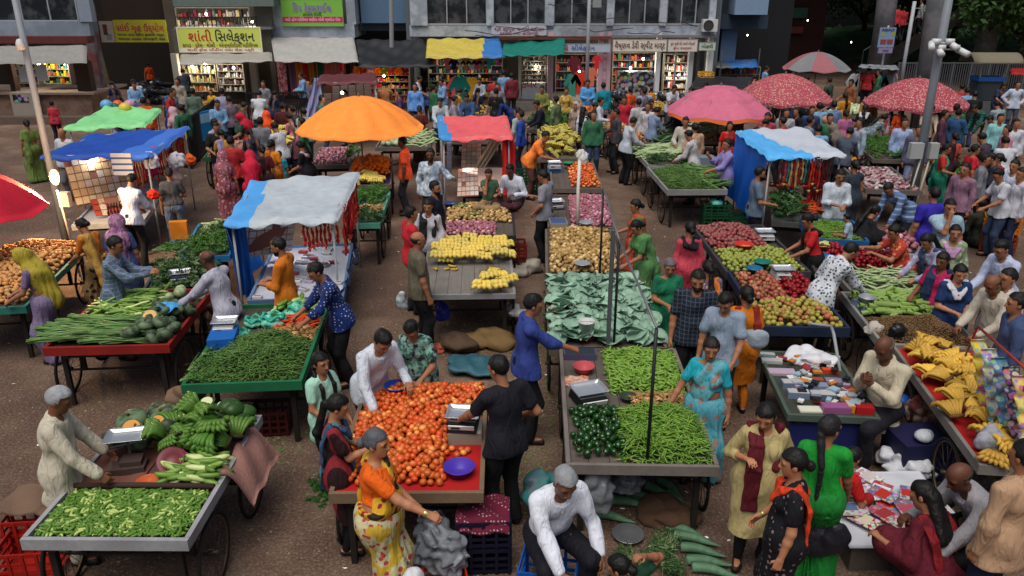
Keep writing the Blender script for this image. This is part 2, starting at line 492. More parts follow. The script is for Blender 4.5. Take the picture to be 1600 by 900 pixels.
        hk = .012
        hands += [cone(hp(.005, .012, 0), hp(.08, .024, 0), .020, .015, hk), cone(hp(.005, -.01, 0), hp(.078, -.022, 0), .019, .014, hk), cone(hp(.01, 0, 0), hp(.082, 0, 0), .018, .015, hk)]
        fr = .0088 if near else .0115
        if h < .016:
            for q, (b, ln) in enumerate(((.028, .066), (.0095, .075), (-.0095, .07), (-.028, .054))):
                a0 = hp(.078, b * .95, 0); c1 = .45 + .12 * q; a1 = a0 + (fd * math.cos(c1) + n * math.sin(c1)) * ln * .55 + th * b * .08
                c2 = c1 + .65; a2 = a1 + (fd * math.cos(c2) + n * math.sin(c2)) * ln * .5
                hands += [cone(a0, a1, fr, fr * .95, .004), cone(a1, a2, fr * .95, fr * .8, .003)]
            t0 = hp(.022, .022, .006); t1 = t0 + (fd * .7 + th * .75 + n * .25) * .036; t2 = t1 + (fd * .95 + th * .12 + n * .4) * .03
            hands += [cone(t0, t1, .012, .0105, .01), cone(t1, t2, .0105, .009, .004)]
        else: hands += [cone(hp(.07, 0, 0), hp(.14, 0, .03), .028, .018, .02), cone(hp(.02, .02, 0), hp(.07, .05, .01), .012, .01, .01)]
    body = torso(-.012) + shl(-.012) + bust * (1 if sex == 'f' and False else 0) + neck + head + leg(-.012) + arms + hands
    for sx, a, kn, an in LG: body += foot(sx, an)
    out = {}
    V, F = sdf(body, h)
    cen = V[F[0]].mean(1); q = (cen - hc) @ Hm
    mi = np.zeros(len(cen), int)
    if h < .016:
        ex = np.abs(q[:, 0]); fr_ = q[:, 1] > .045
        mi[fr_ & (((ex - .031) / .015) ** 2 + ((q[:, 2] - .000) / .0075) ** 2 < 1)] = 1
        mi[fr_ & (ex > .014) & (ex < .05) & (np.abs(q[:, 2] - .024 + (ex - .03) ** 2 * 6) < .0052)] = 1
        mi[(q[:, 1] > .06) & (((q[:, 0]) / .024) ** 2 + ((q[:, 2] + .062) / .009) ** 2 < 1)] = 2
    out['body'] = (V * s, F, mi)
    # garments
    hd = lambda fn: (lambda X, Y, Z: fn(*[(X - hc[0]) * Hm[0][i] + (Y - hc[1]) * Hm[1][i] + (Z - hc[2]) * Hm[2][i] for i in range(3)]))
    td = lambda fn: (lambda X, Y, Z: fn(*[(X - hip[0]) * Tm[0][i] + (Y - hip[1]) * Tm[1][i] + (Z - hip[2]) * Tm[2][i] for i in range(3)]))
    mn, mx = np.minimum, np.maximum
    am = 0.009 if h < .016 else .007
    def sleeves(g, kind):
        o = []
        for sx, S, E_, Wr in AR:
            if kind == 'long': o += [cone(S, E_, .052 * ag + g, .043 * ag + g, .03), cone(E_, E_ + (Wr - E_) * .93, .043 * ag + g, .030 + g, .02)]
            elif kind == 'half': o += [cone(S, E_, .052 * ag + g, .043 * ag + g, .03), cone(E_, E_ + (Wr - E_) * .35, .043 * ag + g, .040 + g, .02)]
            elif kind == 'short': o += [cone(S, S + (E_ - S) * .62, .055 * ag + g, .054 * ag + g, .03)]
            elif kind == 'cap': o += [cone(S, S + (E_ - S) * .2, .05 * ag + g, .05 * ag + g, .03)]
        return o
    if top in ('shirt', 'tee', 'kurta'):
        lg = .020 if sex == 'm' else .014
        pr = torso(lg) + shl(.009) + sleeves(.016 if sex == 'm' else .011, sleeve)
        if sex == 'f': pr += [ell(tw(sx * .065, .075, .34), Tm, (.062 * f, .055 * f, .065 * f), .04) for sx in (-1, 1)]
        if top == 'shirt': pr += [cone(tw(-.03, -.035, .528), tw(.03, -.035, .528), .040, .040, .012), cone(tw(-.052, .0, .522), tw(-.03, .055, .492), .018, .014, .008), cone(tw(.052, .0, .522), tw(.03, .055, .492), .018, .014, .008), cone(tw(0, .118, .42), tw(0, .118, .05), .007, .007, .006)]
        lowz = hem
        if top == 'kurta':
            hl = P.get('hem', .42 if legs in ('stand', 'walk') else .0)
            for sx, a, kn, an in LG:
                pr += [cone(a + V3(0, 0, .06), kn + (an - kn) * (.25 if legs in ('stand', 'walk') else 0), .115 * (.6 + .4 * f), .125, .16)]
            cl = lambda X, Y, Z: (hl - Z) + 0 * X + 0 * Y
        else:
            pr += [ell(tw(0, 0, lowz + .03), Tm, (.165 * (.4 + .6 * f) + .012, .125 * (.4 + .6 * f) + .012, .13), .06)]
            pr += [cone(a + V3(0, 0, .06), a + (kn - a) * .3, .10 * (.4 + .6 * f), .118 * (.5 + .5 * f), .08) for sx, a, kn, an in LG if legs in ('stand', 'walk')]
            cl = td(lambda x, y, z: lowz - z + 0 * (x + y) - (mx(.5 - z, 0) * 0) + np.where(np.sqrt(x * x + y * y) > .26, -9, 0)) if True else None
        # open the neck
        def clt(X, Y, Z, cl=cl):
            n0 = tw(0, .075, .545); ng = .072 - np.sqrt((X - n0[0]) ** 2 + (Y - n0[1]) ** 2 + (Z - n0[2]) ** 2)
            return mx(cl(X, Y, Z), ng)
        out['top'] = sdf(pr, h, clt, folds(am, 17, seed))
    elif top == 'blouse':
        pr = torso(.010) + shl(.003) + sleeves(.006, sleeve) + [ell(tw(sx * .065, .075, .34), Tm, (.066 * f, .056 * f, .066 * f), .04) for sx in (-1, 1)]
        out['top'] = sdf(pr, h, td(lambda x, y, z: np.where(np.sqrt(x * x + y * y * 1.2) > .23, -9, mx(.215 - z, np.where(y > .0, z - .47 - np.abs(x) * .35, z - .50 - np.abs(x) * .3)))), folds(am * .5, 15, seed))
    if bot == 'trousers' or bot == 'leggings':
        lo = 1.12 if bot == 'trousers' else 1.0
        pr = leg(.010, .04, lo) + [torso(.008)[2]] + [ell(tw(0, 0, .06), Tm, (.15 * (.4 + .6 * f), .112 * (.4 + .6 * f), .1), .05)]
        out['bottom'] = sdf(pr, h, td(lambda x, y, z: np.where(np.sqrt(x * x + y * y) > .2, -9, z - .10)), folds(am, 14, seed + 2))
    elif bot == 'shorts':
        pr = [torso(.01)[2]] + [cone(a, kn, .095, .085, .05) for sx, a, kn, an in LG]
        out['bottom'] = sdf(pr, h, None, folds(am, 14, seed + 2))
    elif bot == 'skirt':
        pr = [torso(.014)[2], ell(tw(0, 0, .05), Tm, (.155 * (.4 + .6 * f) + .01, .12 * (.4 + .6 * f) + .01, .12), .05)]
        for sx, a, kn, an in LG:
            pr += [cone(a, kn, .105 * (.5 + .5 * f), .105, .17), cone(kn, an + V3(sx * .02, 0, 0), .105, .125, .17)]
        ph = seed
        def ds(X, Y, Z):
            a = np.arctan2(Y, X + .0001)
            return .010 * np.sin(a * 17 + ph + 2 * np.sin(5 * Z)) * np.clip((hipz + .05 - Z) * 2, 0, 1) + .005 * np.sin(a * 7 + Z * 9)
        out['bottom'] = sdf(pr, h, lambda X, Y, Z: np.maximum(.035 - Z, np.where(Y - hip[1] > .2, -9, ((X - hip[0]) * Tm[0][2] + (Y - hip[1]) * Tm[1][2] + (Z - hip[2]) * Tm[2][2]) - .12)), ds)
    if 'pallu' in extra:
        pr = torso(.026) + shl(.018) + [ell(tw(sx * .065, .085, .34), Tm, (.07, .056, .07), .04) for sx in (-1, 1)]
        pr += [cone(tw(-.10, -.09, .48), tw(-.11, -.13, -.10), .045, .075, .05), cone(tw(-.11, -.13, -.10), tw(-.11, -.13, -.32), .075, .07, .05)]
        def cp(x, y, z):
            fr = np.abs((x - .03) * .50 + (z - .25) * .30) / .583 - .125
            bk = mx(mx(x - .01, -.23 - x), -.40 - z)
            bk2 = mx(np.abs(z - .03 - x * .2) - .09, -9)
            return mx(np.where(y > .0, fr, mn(bk, bk2)), np.where(z > .51, z - .545, -9))
        out['sari'] = sdf(pr, h, td(cp), folds(am * 1.1, 24, seed + 4))
    if 'scarf' in extra:
        pts = [tw(-.12, -.13, .05), tw(-.12, -.12, .36), tw(-.115, -.03, .535), tw(-.07, .09, .46), tw(0, .145, .34), tw(.07, .10, .46), tw(.115, -.03, .535), tw(.12, -.12, .36), tw(.12, -.13, .08)]
        ox = Tm @ V3(.026, 0, 0); out['scarf'] = sdf([cone(pts[i] + ox * q, pts[i + 1] + ox * q, .018, .018, .012) for i in range(8) for q in (-1, 0, 1)], h, None, folds(am * .6, 40, seed + 5))
    if 'shawl' in extra:
        fo = .03 * (f - 1) * 4; pts = [tw(.10, .14 + fo, -.22), tw(.10, .155 + fo, .20), tw(.09, .125 + fo * .6, .42), tw(.105, -.02, .545), tw(.05, -.12, .40)]
        ox = Tm @ V3(.032, 0, 0); out['scarf'] = sdf([cone(pts[i] + ox * q, pts[i + 1] + ox * q, .022, .020, .015) for i in range(4) for q in (-2, -1, 0, 1)] + [cone(tw(.05, -.12, .40), tw(-.1, -.11, .45), .04, .04, .03), cone(tw(-.1, -.11, .45), tw(-.115, 0, .54), .04, .035, .03), cone(tw(-.115, 0, .54), tw(-.1, .13, .2), .035, .04, .03)], h, None, folds(am * .5, 30, seed + 5))
    if 'veil' in extra:
        pr = [ell(hw(0, -.018, .03), Hm, (.094, .112, .108), .05), cone(hw(0, -.04, -.02), tw(0, -.07, .42), .095, .13, .12),
              cone(tw(-.10, -.02, .44), tw(.10, -.02, .44), .085, .085, .10), cone(tw(0, -.08, .42), tw(0, -.10, .0), .14, .15, .12)]
        def cv(x, y, z):
            return mn(mn(y - .03, .062 - np.abs(x)) + 0 * z, mn(z + .25, .075 - z))
        c2 = hd(cv)
        out['veil'] = sdf(pr, h, c2, lambda X, Y, Z: folds(am * 1.3, 22, seed + 6)(X, Y, Z) + .007 * np.sin(np.arctan2(Y - hip[1] + .03, X + .001) * 13 + 3 * np.sin(4 * Z)) * np.clip((hc[2] - .1 - Z) * 4, 0, 1))
    if 'cap' in extra:
        out['cap'] = sdf([ell(hw(0, -.01, .045), Hm, (.087, .104, .085), .01), cone(hw(-.03, .09, .05), hw(.03, .09, .05), .022, .022, .02)], h, hd(lambda x, y, z: .035 - z + 0 * x + 0 * y), None)
    # hair
    g = .011
    pr = [ell(hw(0, -.014, .03), Hm, (.075 + g, .094 + g, .088 + g), .02)]
    A = lambda x, y, z: .058 - z + y * .25
    def keep(x, y, z):
        a = mx(.050 - z + mx(y, 0) * .30, y - .2)
        b = mx(y - .012, -.028 - z)
        c = mx(y + .03, -.072 - z)
        return mn(mn(a, b), c) + 0 * x
    if hair == 'bald':
        kb = lambda x, y, z: mx(mn(mx(y - .005, -.03 - z), mx(y + .03, -.07 - z)), z - .035) + 0 * x
        out['hair'] = sdf([ell(hw(0, -.014, .03), Hm, (.083, .102, .09), .02)], h * .8, hd(kb), None)
    elif hair != 'none' and 'veil' not in extra:
        if hair == 'bun': pr += [ell(hw(0, -.125, -.03), Hm, (.046, .040, .046), .015)]
        elif hair == 'braid':
            c0 = hw(0, -.105, -.04); c1 = tw(0, -.15, .40); c2_ = tw(.0, -.15, .02)
            pr += [cone(c0, c1, .034, .028, .02)]
            for q in range(7):
                a_ = c1 + (c2_ - c1) * q / 7; b_ = c1 + (c2_ - c1) * (q + .6) / 7; pr += [cone(a_, b_, .026 - q * .001, .021 - q * .001, .008)]
        elif hair == 'tail':
            pr += [ell(hw(0, -.12, .0), Hm, (.035, .035, .035), .02), cone(hw(0, -.125, .0), tw(0, -.16, .42), .032, .042, .03), cone(tw(0, -.16, .42), tw(0, -.15, .22), .042, .02, .03)]
        elif hair == 'long':
            pr += [cone(hw(-.03, -.08, -.03), tw(-.04, -.12, .34), .05, .045, .04), cone(hw(.03, -.08, -.03), tw(.04, -.12, .34), .05, .045, .04)]
        elif hair == 'braids':
            for sx in (-1, 1):
                pts = [hw(sx * .06, -.06, -.06), tw(sx * .085, .0, .55), tw(sx * .085, .11, .42), tw(sx * .085, .125, .16)]
                pr += [cone(pts[i], pts[i + 1], .026, .02, .012) for i in range(3)]
        if hair in ('bun', 'braid', 'tail', 'long', 'braids'):
            def keep2(x, y, z):
                a = mx(.046 - z + mx(y, 0) * .28, y - .2)
                b = mx(y - .022, -.045 - z); c = y + .045
                return mn(mn(a, b), c) + 0 * x
            if hair == 'braids':
                c2 = hd(keep2); out['hair'] = sdf(pr, h * .9, lambda X, Y, Z: np.where(Z < hw(0, 0, -.08)[2], -9, c2(X, Y, Z)), folds(.003, 48))
            else: out['hair'] = sdf(pr, h * .9, hd(keep2), folds(.003, 48))
        else: out['hair'] = sdf(pr, h * .9, hd(keep), folds(.004, 45))
    if 'beard' in extra:
        bp = [ell(hw(0, .024, -.045), Hm, (.064, .074, .084), .02), ell(hw(0, .066, -.095), Hm, (.03, .028, .028), .02)]
        out['beard'] = sdf(bp, h * .8, hd(lambda x, y, z: mx(mx(z + .048, -.01 - y), np.where((np.abs(x) < .022) & (z > -.075) & (z < -.053), 1., -1.))), None)
    if 'moustache' in extra:
        out['moustache'] = sdf([cone(hw(-.026, .086, -.053), hw(0, .096, -.046), .005, .008, .004), cone(hw(.026, .086, -.053), hw(0, .096, -.046), .005, .008, .004)], min(h, .006), None, None)
    if 'barefoot' not in extra:
        for q, (sx, a, kn, an) in enumerate(LG):
            V, F = sdf([(p[0], p[1] + V3(0, .0, -.002), p[2] + V3(0, 0, -.002), p[3], p[4], p[5]) for p in foot(sx, an, .006)], max(h, .012), (lambda X, Y, Z, an=an: Z - an[2] + .018 + 0 * X + 0 * Y) if legs != 'cross' else None)
            if legs != 'cross': out['shoe' + str(q)] = (V, F)
    if 'watch' in extra or 'bangle' in extra:
        sx, S, E_, Wr = AR[0]; d = nrm(Wr - E_)
        out['bangle' if 'bangle' in extra else 'wristwatch'] = sdf([cone(Wr - d * .022, Wr - d * .004, .0295, .0285, 0)], .007, None, None)
    res = {}
    for k_, v in out.items():
        if len(v[0]) == 0: continue
        res[k_] = (v[0] * (s if k_ != 'body' else 1), v[1], v[2] if len(v) > 2 else None)
    topz = hc[2] + (Hm @ V3(0, 0, .118))[2] if True else 0
    tp = hw(0, -.01, .115)
    return res, tp * s, [Wr * s for _, _, _, Wr in AR]

SKIN = {'m': ('#946449', '#3a2018', '#6e3c30'), 'l': ('#a87455', '#4a2c20', '#8a4a40'), 'd': ('#714833', '#281410', '#4c2a22'), 'k': ('#5a3828', '#1c0e0a', '#3a201a')}
PEOPLE = []
BPC = {}
def person(px, py, ht, yaw, label, pose='stand', sex='m', top='#888888', tpat=None, t2=None, t3=None, tsc=12., bot='#15161c', bpat=None, b2=None, bsc=10.,
           skin='m', hair='short', hc='#0b0908', ex=(), kind=None, sleeve=None, bkind=None, fat=1., sc='#888888', spat=None, s2=None, ssc=14., s3=None, b3=None, shoe='#1a1412', h=None, z0=0., cat=None, hem=-.1, xy=None, faceh=None):
    if kind is None: kind = 'shirt' if sex == 'm' else 'kurta'
    if sleeve is None: sleeve = 'long' if (sex == 'm' and kind == 'shirt') else 'short'
    if bkind is None: bkind = 'trousers' if sex != 'f' else 'leggings'
    ht = ht * (1.17 if py < 600 else 1.10)
    s = ht / 1.75
    if h is None: h = .0085 if py > 520 else (.0105 if py > 400 else (.013 if py > 300 else (.0155 if py > 225 else .02)))
    far = h >= .0155
    sk = round(s * 25) / 25 if far else s
    key = (str(pose), sex, fat, h, sk, kind, sleeve, bkind, hair, tuple(ex), hem)
    seed = 0 if far else (px * 7 + py) % 50
    if key not in BPC or not far: 
        data = figure(pose, sex, fat, h / sk if not far else h, sk, kind, sleeve, bkind, hair, tuple(ex), hem, seed)
        ms = {}
        for k, (V, F, mi) in data[0].items():
            ms[k] = npmesh(k, V, F, True, midx=mi)
            for _ in range(3 if k == 'body' else 1): ms[k].materials.append(None)
        BPC[key] = (ms, data[1], data[2])
    ms, tp, hands = BPC[key]
    w = at(px, py, tp[2] + z0) if xy is None else np.array([xy[0], xy[1], 0])
    # yaw 0 = back to the camera, 90 = facing left, 180 = facing the camera, -90 = facing right
    rotm = rz(yaw); off = rotm @ tp
    loc = (w[0] - off[0], w[1] - off[1], z0) if xy is None else (xy[0], xy[1], z0)
    body = link('person', ms['body']); body.location = loc; body.rotation_euler = (0, 0, R(yaw))
    tag(body, label, cat or ('man' if sex == 'm' else 'woman' if sex == 'f' else 'child'), 'people in the market')
    sk_ = SKIN[skin]
    def setm(o, *mm):
        for i, m in enumerate(mm): o.material_slots[i].link = 'OBJECT'; o.material_slots[i].material = m
    setm(body, mat(sk_[0], .55, var=.1), mat(sk_[1], .5, var=0), mat(sk_[2], .5, var=0))
    mt = mat(top, .85, tpat, t2, tsc, .10, bump=.9, c3=t3); mb = mat(bot, .85, bpat, b2, bsc, .10, bump=.9, c3=b3); msf = mat(sc, .8, spat, s2, ssc, .10, bump=.9, c3=s3)
    nm = {'top': {'shirt': 'shirt', 'tee': 't_shirt', 'kurta': 'tunic', 'blouse': 'blouse'}.get(kind, 'shirt'), 'bottom': {'skirt': 'skirt', 'shorts': 'shorts'}.get(bkind, 'trousers'),
          'sari': 'sari_drape', 'shoe0': 'shoe', 'shoe1': 'shoe'}
    mm = {'top': mt, 'bottom': mb, 'sari': msf, 'scarf': msf, 'veil': msf, 'hair': mat(hc, .6, var=.45, bump=.7), 'beard': mat(hc, .7, var=.2), 'moustache': mat(hc, .7, var=0), 'cap': msf if 'cap' in ex else None,
          'shoe0': mat(shoe, .6), 'shoe1': mat(shoe, .6), 'bangle': mat('#c8b070', .3, metal=.8), 'wristwatch': mat('#888888', .3, metal=.8)}
    for k, me in ms.items():
        if k == 'body': continue
        o = link(nm.get(k, k), me, body); setm(o, mm[k])
    PEOPLE.append(label)
    hw_ = [np.array(loc) + rotm @ q for q in hands]
    body_h = hw_
    return body, hw_
# ---------------------------------------------------------------- carts
_mesh = {}
def dup(o, parent=None):
    c = o.copy(); COL.objects.link(c); c.parent = parent
    for ch in list(o.children): dup(ch, c)
    return c

def wheel_parts(r=.33, spokes=16):
    k = ('wheel', r)
    if k not in _mesh:
        a = np.linspace(0, 2 * np.pi, 33)
        ring = np.stack([np.zeros(33), np.cos(a) * r, np.sin(a) * r], 1)
        t = MB(); t.tube(ring, .019, 8, cap=False)
        ri = MB(); ri.tube(ring * (r - .03) / r, .012, 6, cap=False)
        sp = MB()
        for i in range(spokes):
            b = i * 2 * np.pi / spokes
            sp.tube([(.02 * (-1) ** i, 0, 0), (0, math.cos(b) * (r - .03), math.sin(b) * (r - .03))], .0035, 4)
        sp.tube([(-.05, 0, 0), (.05, 0, 0)], .028, 8)
        _mesh[k] = [b.build(n, m, None, True) for b, n, m in ((t, 'tyre', mat('#141210', .85)), (ri, 'rim', mat('#5a4a3c', .5, metal=.5)), (sp, 'spokes', mat('#4a4038', .5, metal=.6)))]
        _mesh[k] = [o.data for o in _mesh[k]]
        for me in _mesh[k]:
            for o in [o for o in D.objects if o.data == me]: D.objects.remove(o)
    return _mesh[k]

class Fr:
    "frame of a table top: P(u,v,dz) with u left-right, v front-back"
    def __init__(s, c, yaw, w, l, z): s.c = c; s.yaw = yaw; s.w = w; s.l = l; s.z = z
    def P(s, u, v, dz=0.):
        x = (u - .5) * s.w; y = (v - .5) * s.l; c, n = math.cos(s.yaw), math.sin(s.yaw)
        return np.array([s.c[0] + c * x - n * y, s.c[1] + n * x + c * y, s.z + dz])
    def uv(s, px, py, dz=0.):
        q = at(px, py, s.z + dz) - np.array([s.c[0], s.c[1], 0]); c, n = math.cos(s.yaw), math.sin(s.yaw)
        return ((c * q[0] + n * q[1]) / s.w + .5, (-n * q[0] + c * q[1]) / s.l + .5)

def fit(cs, z):
    w = [at(x, y, z)[:2] for x, y in cs]
    fr = w[1] - w[0]; bk = w[2] - w[3]; sl = w[3] - w[0]; sr = w[2] - w[1]
    u = nrm(fr + bk); v = nrm(sl + sr); a1 = math.atan2(u[1], u[0]); a2 = math.atan2(v[1], v[0]) - math.pi / 2
    yaw = a1 * .35 + a2 * .65
    return sum(w) / 4, yaw, (np.linalg.norm(fr) + np.linalg.norm(bk)) / 2, (np.linalg.norm(sl) + np.linalg.norm(sr)) / 2

FRAMES = []
def cart(cs, label, rimc='#77706a', top='#6d655e', z=.88, wheels=True, rim=.06, name='pushcart', cat='pushcart', sheetc=None, handle=False, wood=True, skirt=None):
    c, yaw, w, l = fit(cs, z)
    root = empty(name, (c[0], c[1], 0), yaw, label, cat, 'pushcarts of the market' if wheels else 'market tables')
    wd = mat(top, .8, 'wood', tuple(x * .6 for x in srgb(top)), var=.2)
    rm = mat(rimc, .75, 'wood', tuple(x * .65 for x in srgb(rimc)), var=.25)
    b = MB(); n = 7
    for i in range(n): b.box(((i + .5) / n * w - w / 2, 0, z - .015 + .0), (w / n - .006, l - .05, .03))
    b.build('tabletop', [wd], root)
    b = MB(); t = .045
    b.box((0, -l / 2 - .002, z + rim / 2 - .04), (w + .04, t, rim + .05)); b.box((0, l / 2 + .002, z + rim / 2 - .04), (w + .04, t, rim + .05))
    b.box((-w / 2, 0, z + rim / 2 - .038), (t, l - t - .008, rim + .048)); b.box((w / 2, 0, z + rim / 2 - .038), (t, l - t - .008, rim + .048))
    b.build('rim_board', [rm], root)
    b = MB(); b.box((-w * .36, 0, z - .085), (.07, l - .06, .09)); b.box((w * .36, 0, z - .085), (.07, l - .06, .09))
    for q in (-.4, 0, .4): b.box((0, l * q, z - .16), (w * .8, .06, .06))
    b.build('underframe', [mat('#3d332c', .85, 'wood')], root)
    if sheetc:
        V, F = sheet(lambda u, v: ((u - .5) * (w - .05), (v - .5) * (l - .05), z + .006 + .004 * np.sin(u * 30) * np.sin(v * 23)), 20, 30, .004)
        b = MB(); b.add(V, F); b.build('table_cover', [mat(sheetc, .7)], root, True)
    dark = mat('#241e1a', .85, 'wood')
    for sx in (-1, 1):
        for sy in (-1, 1):
            b = MB(); b.box((sx * w * .40, sy * l * .44, (z - .13) / 2), (.06, .06, z - .13)); b.build('leg', [dark], root)
    if wheels:
        r = .37; ty, ri, sp = wheel_parts(r)
        for sy in (-1, 1):
            b = MB(); b.tube([(-w * .5, sy * l * .27, r), (w * .5, sy * l * .27, r)], .018, 8); b.box((-w * .36, sy * l * .27, (z + r) / 2 - .06), (.05, .05, z - r - .10)); b.box((w * .36, sy * l * .27, (z + r) / 2 - .06), (.05, .05, z - r - .10))
            b.build('axle', [mat('#2a2522', .6, metal=.4)], root)
            for sx in (-1, 1):
                wt = link('wheel', ty, root); wt.location = (sx * (w * .5 + .0), sy * l * .27, r + .019); wt.rotation_euler = (random.random() * 3, 0, 0)
                link('rim', ri, wt); link('spokes', sp, wt)
    if skirt:
        b = MB(); b.box((0, -l / 2 + .05, z / 2 + .02), (w * .92, .012, z - .25)); b.build('hanging_cloth', [mat(skirt, .8)], root)
    FRAMES.append(Fr(c, yaw, w, l, z)); return FRAMES[-1]

# ---------------------------------------------------------------- produce templates: (V, [F...], mat idx or None)
def ico(n=10, m=7):
    th = np.linspace(0, np.pi, m)
    return lathe([(max(math.sin(t), 1e-3), -math.cos(t)) for t in th], n)
def T_ball(r, sq=(1, 1, .9), n=10, m=7, noise=.03, seed=0, dimple=0.):
    V, F = ico(n, m); g = np.random.default_rng(seed)
    V = V * (1 + noise * np.sin(V[:, :1] * 3 + seed) + noise * np.cos(V[:, 1:2] * 4 + seed * 2))
    if dimple: V[:, 2] -= dimple * np.exp(-((V[:, 0] ** 2 + V[:, 1] ** 2) * 12)) * (V[:, 2] > 0)
    return V * np.array(sq) * r, F
def T_pod(L, r, bend=0., seg=6, n=6, tail=.15, head=.7, wob=0., seed=0):
    t = np.linspace(0, 1, seg + 1); x = (t - .5) * L
    y = bend * L * (4 * (t - .5) ** 2) + wob * np.sin(t * 5 + seed) * L
    rr = r * np.sqrt(np.clip(1 - (2 * t - 1) ** 4, 0, 1)) * (1 - (1 - head) * (1 - t) * 1. - 0 * t) ; rr[0] = r * tail; rr[-1] = r * tail
    return tube(np.stack([x, y, 0 * x], 1), rr, n)
def merge(parts):
    V = []; Fs = {3: [], 4: []}; mi = {3: [], 4: []}; n = 0
    for p in parts:
        v, fs = p[0], p[1]; m = p[2] if len(p) > 2 else 0
        V.append(v)
        for f in fs: Fs[f.shape[1]].append(f + n); mi[f.shape[1]].append(np.full(len(f), m))
        n += len(v)
    F = [np.concatenate(Fs[k]) for k in (3, 4) if Fs[k]]; M = np.concatenate([np.concatenate(mi[k]) for k in (3, 4) if Fs[k]])
    return np.concatenate(V), F, M
def T_bananas(nf=7, L=.19, r=.021, seed=0):
    g = np.random.default_rng(seed); P = []
    for k in range(2):
        for i in range(nf):
            a = (i - (nf - 1) / 2) * .20 + g.normal() * .03; t = np.linspace(0, 1, 6)
            cx = (i - (nf - 1) / 2) * r * 1.9
            y = np.sin(t * 1.9) * L * .75 + k * .03; zz = .03 + np.sin(t * 2.6 + .3) * .055 - k * .03 + g.normal() * .004
            x = cx * (.35 + .75 * t) + np.sin(a) * t * L * .25
            rr = r * np.array([.35, .75, 1, 1, .8, .25])
            v, f = tube(np.stack([x, y, zz], 1), rr, 6); P.append((v, f, 0))
            v, f = tube([(x[-1], y[-1], zz[-1]), (x[-1], y[-1] + .008, zz[-1] - .004)], .006, 5); P.append((v, f, 1))
    v, f = tube([(-.06, -.005, .04), (0, -.015, .045), (.06, -.005, .04)], .018, 6); P.append((v, f, 1))
    return merge(P)
def T_pumpkin(r):
    V, F = ico(24, 11); a = np.arctan2(V[:, 1], V[:, 0]); V = V * (1 - .07 * np.abs(np.cos(a * 5)))[:, None] * np.array([1, 1, .68])
    V[:, 2] -= .16 * np.exp(-((V[:, 0] ** 2 + V[:, 1] ** 2) * 9)) * np.sign(V[:, 2])
    st = tube([(0, 0, .5), (.03, 0, .66), (.1, .02, .74)], [.09, .07, .08], 6)
    return merge([(V * r, F, 0), (st[0] * r, st[1], 1)])
def T_capsicum(r):
    V, F = ico(12, 8); a = np.arctan2(V[:, 1], V[:, 0]); V = V * (1 - .12 * np.abs(np.cos(a * 2)))[:, None] * np.array([.85, .85, 1.])
    st = tube([(0, 0, .85), (.05, 0, 1.3)], [.13, .09], 5)
    return merge([(V * r, F, 0), (st[0] * r, st[1], 1)])
def T_corn():
    c = T_pod(.22, .026, 0, 7, 8, .3, .9); P = [(c[0], c[1], 0)]
    for k, s in ((0, 1), (1, -1), (2, 1)):
        t = np.linspace(0, 1, 6); a = k * 2.1
        P.append((*sheet(lambda u, v: ((u - .5) * .28 - .02, np.sin((v - .5) * 2 + a) * (.031 + .006 * np.sin(u * 9)), np.cos((v - .5) * 2 + a) * (.031) * (1 - .2 * u)), 7, 5), 1))
    return merge(P)
def T_leaf(L, Wd, seed=0, curl=.15, fold=.3):
    g = np.random.default_rng(seed); p1, p2 = g.uniform(0, 6, 2)
    def f(u, v):
        w = Wd * np.sin(np.pi * np.clip(u * .93 + .04, 0, 1)) ** .7
        s = (v - .5)
        return (u - .5) * L, s * w, np.abs(s) * fold * Wd * .7 + curl * L * np.sin(u * 5 + p1) * .25 + .03 * L * np.sin(v * 9 + u * 7 + p2)
    return sheet(f, 8, 7, .002)
def T_ginger(seed=0):
    g = np.random.default_rng(seed); P = []
    for i in range(5):
        v, f = T_pod(.05 + .03 * g.random(), .014, .1, 3, 5, .5); q = rz(g.uniform(0, 360)); P.append((v @ q.T + g.normal(size=3) * np.array([.018, .018, .006]), f, 0))
    return merge(P)
def T_clump(n=26, L=.16, w=.03, spread=.07, seed=0, stem=True, up=.6):
    "leafy bunch: stems with small leaves fanning from a root end along +x"
    g = np.random.default_rng(seed); P = []
    for i in range(n):
        a = g.normal() * .33; b = abs(g.normal()) * .25 * up + .05; l = L * g.uniform(.6, 1.1)
        d = np.array([math.cos(a) * math.cos(b), math.sin(a) * math.cos(b), math.sin(b)]); s = np.array([0, g.normal() * .012, g.uniform(0, .02)])
        e = s + d * l
        if stem and i % 2 == 0: v, f = tube([s, s + d * l * .6 + [0, 0, .004], e], [.003, .0025, .001], 3, False); P.append((v, f, 1))
        for q in range(3):
            c = s + d * l * g.uniform(.45, 1.05) + g.normal(size=3) * spread * .2
            A = nrm(g.normal(size=3) + d * .8); B = nrm(np.cross(A, g.normal(size=3))); hw_ = w * g.uniform(.5, 1)
            v = np.array([c - A * hw_, c + B * hw_ * .6, c + A * hw_ * 1.2, c - B * hw_ * .6]); P.append((v, [np.array([[0, 1, 2, 3]])], 0))
    return merge(P)
def T_stalks(n=9, L=.55, seed=0, r=.007):
    g = np.random.default_rng(seed); P = []
    for i in range(n):
        y0 = (i / n - .5) * .08; a = g.normal() * .05
        t = np.linspace(0, 1, 6); P.append((*tube(np.stack([(t - .5) * L, y0 + t * a * L + .01 * np.sin(t * 6 + i), .012 + .014 * np.sin(t * 4 + i) + g.uniform(0, .02) + 0 * t], 1), r * np.array([1.3, 1.1, 1, 1, .7, .2]), 5), 0))
    return merge(P)

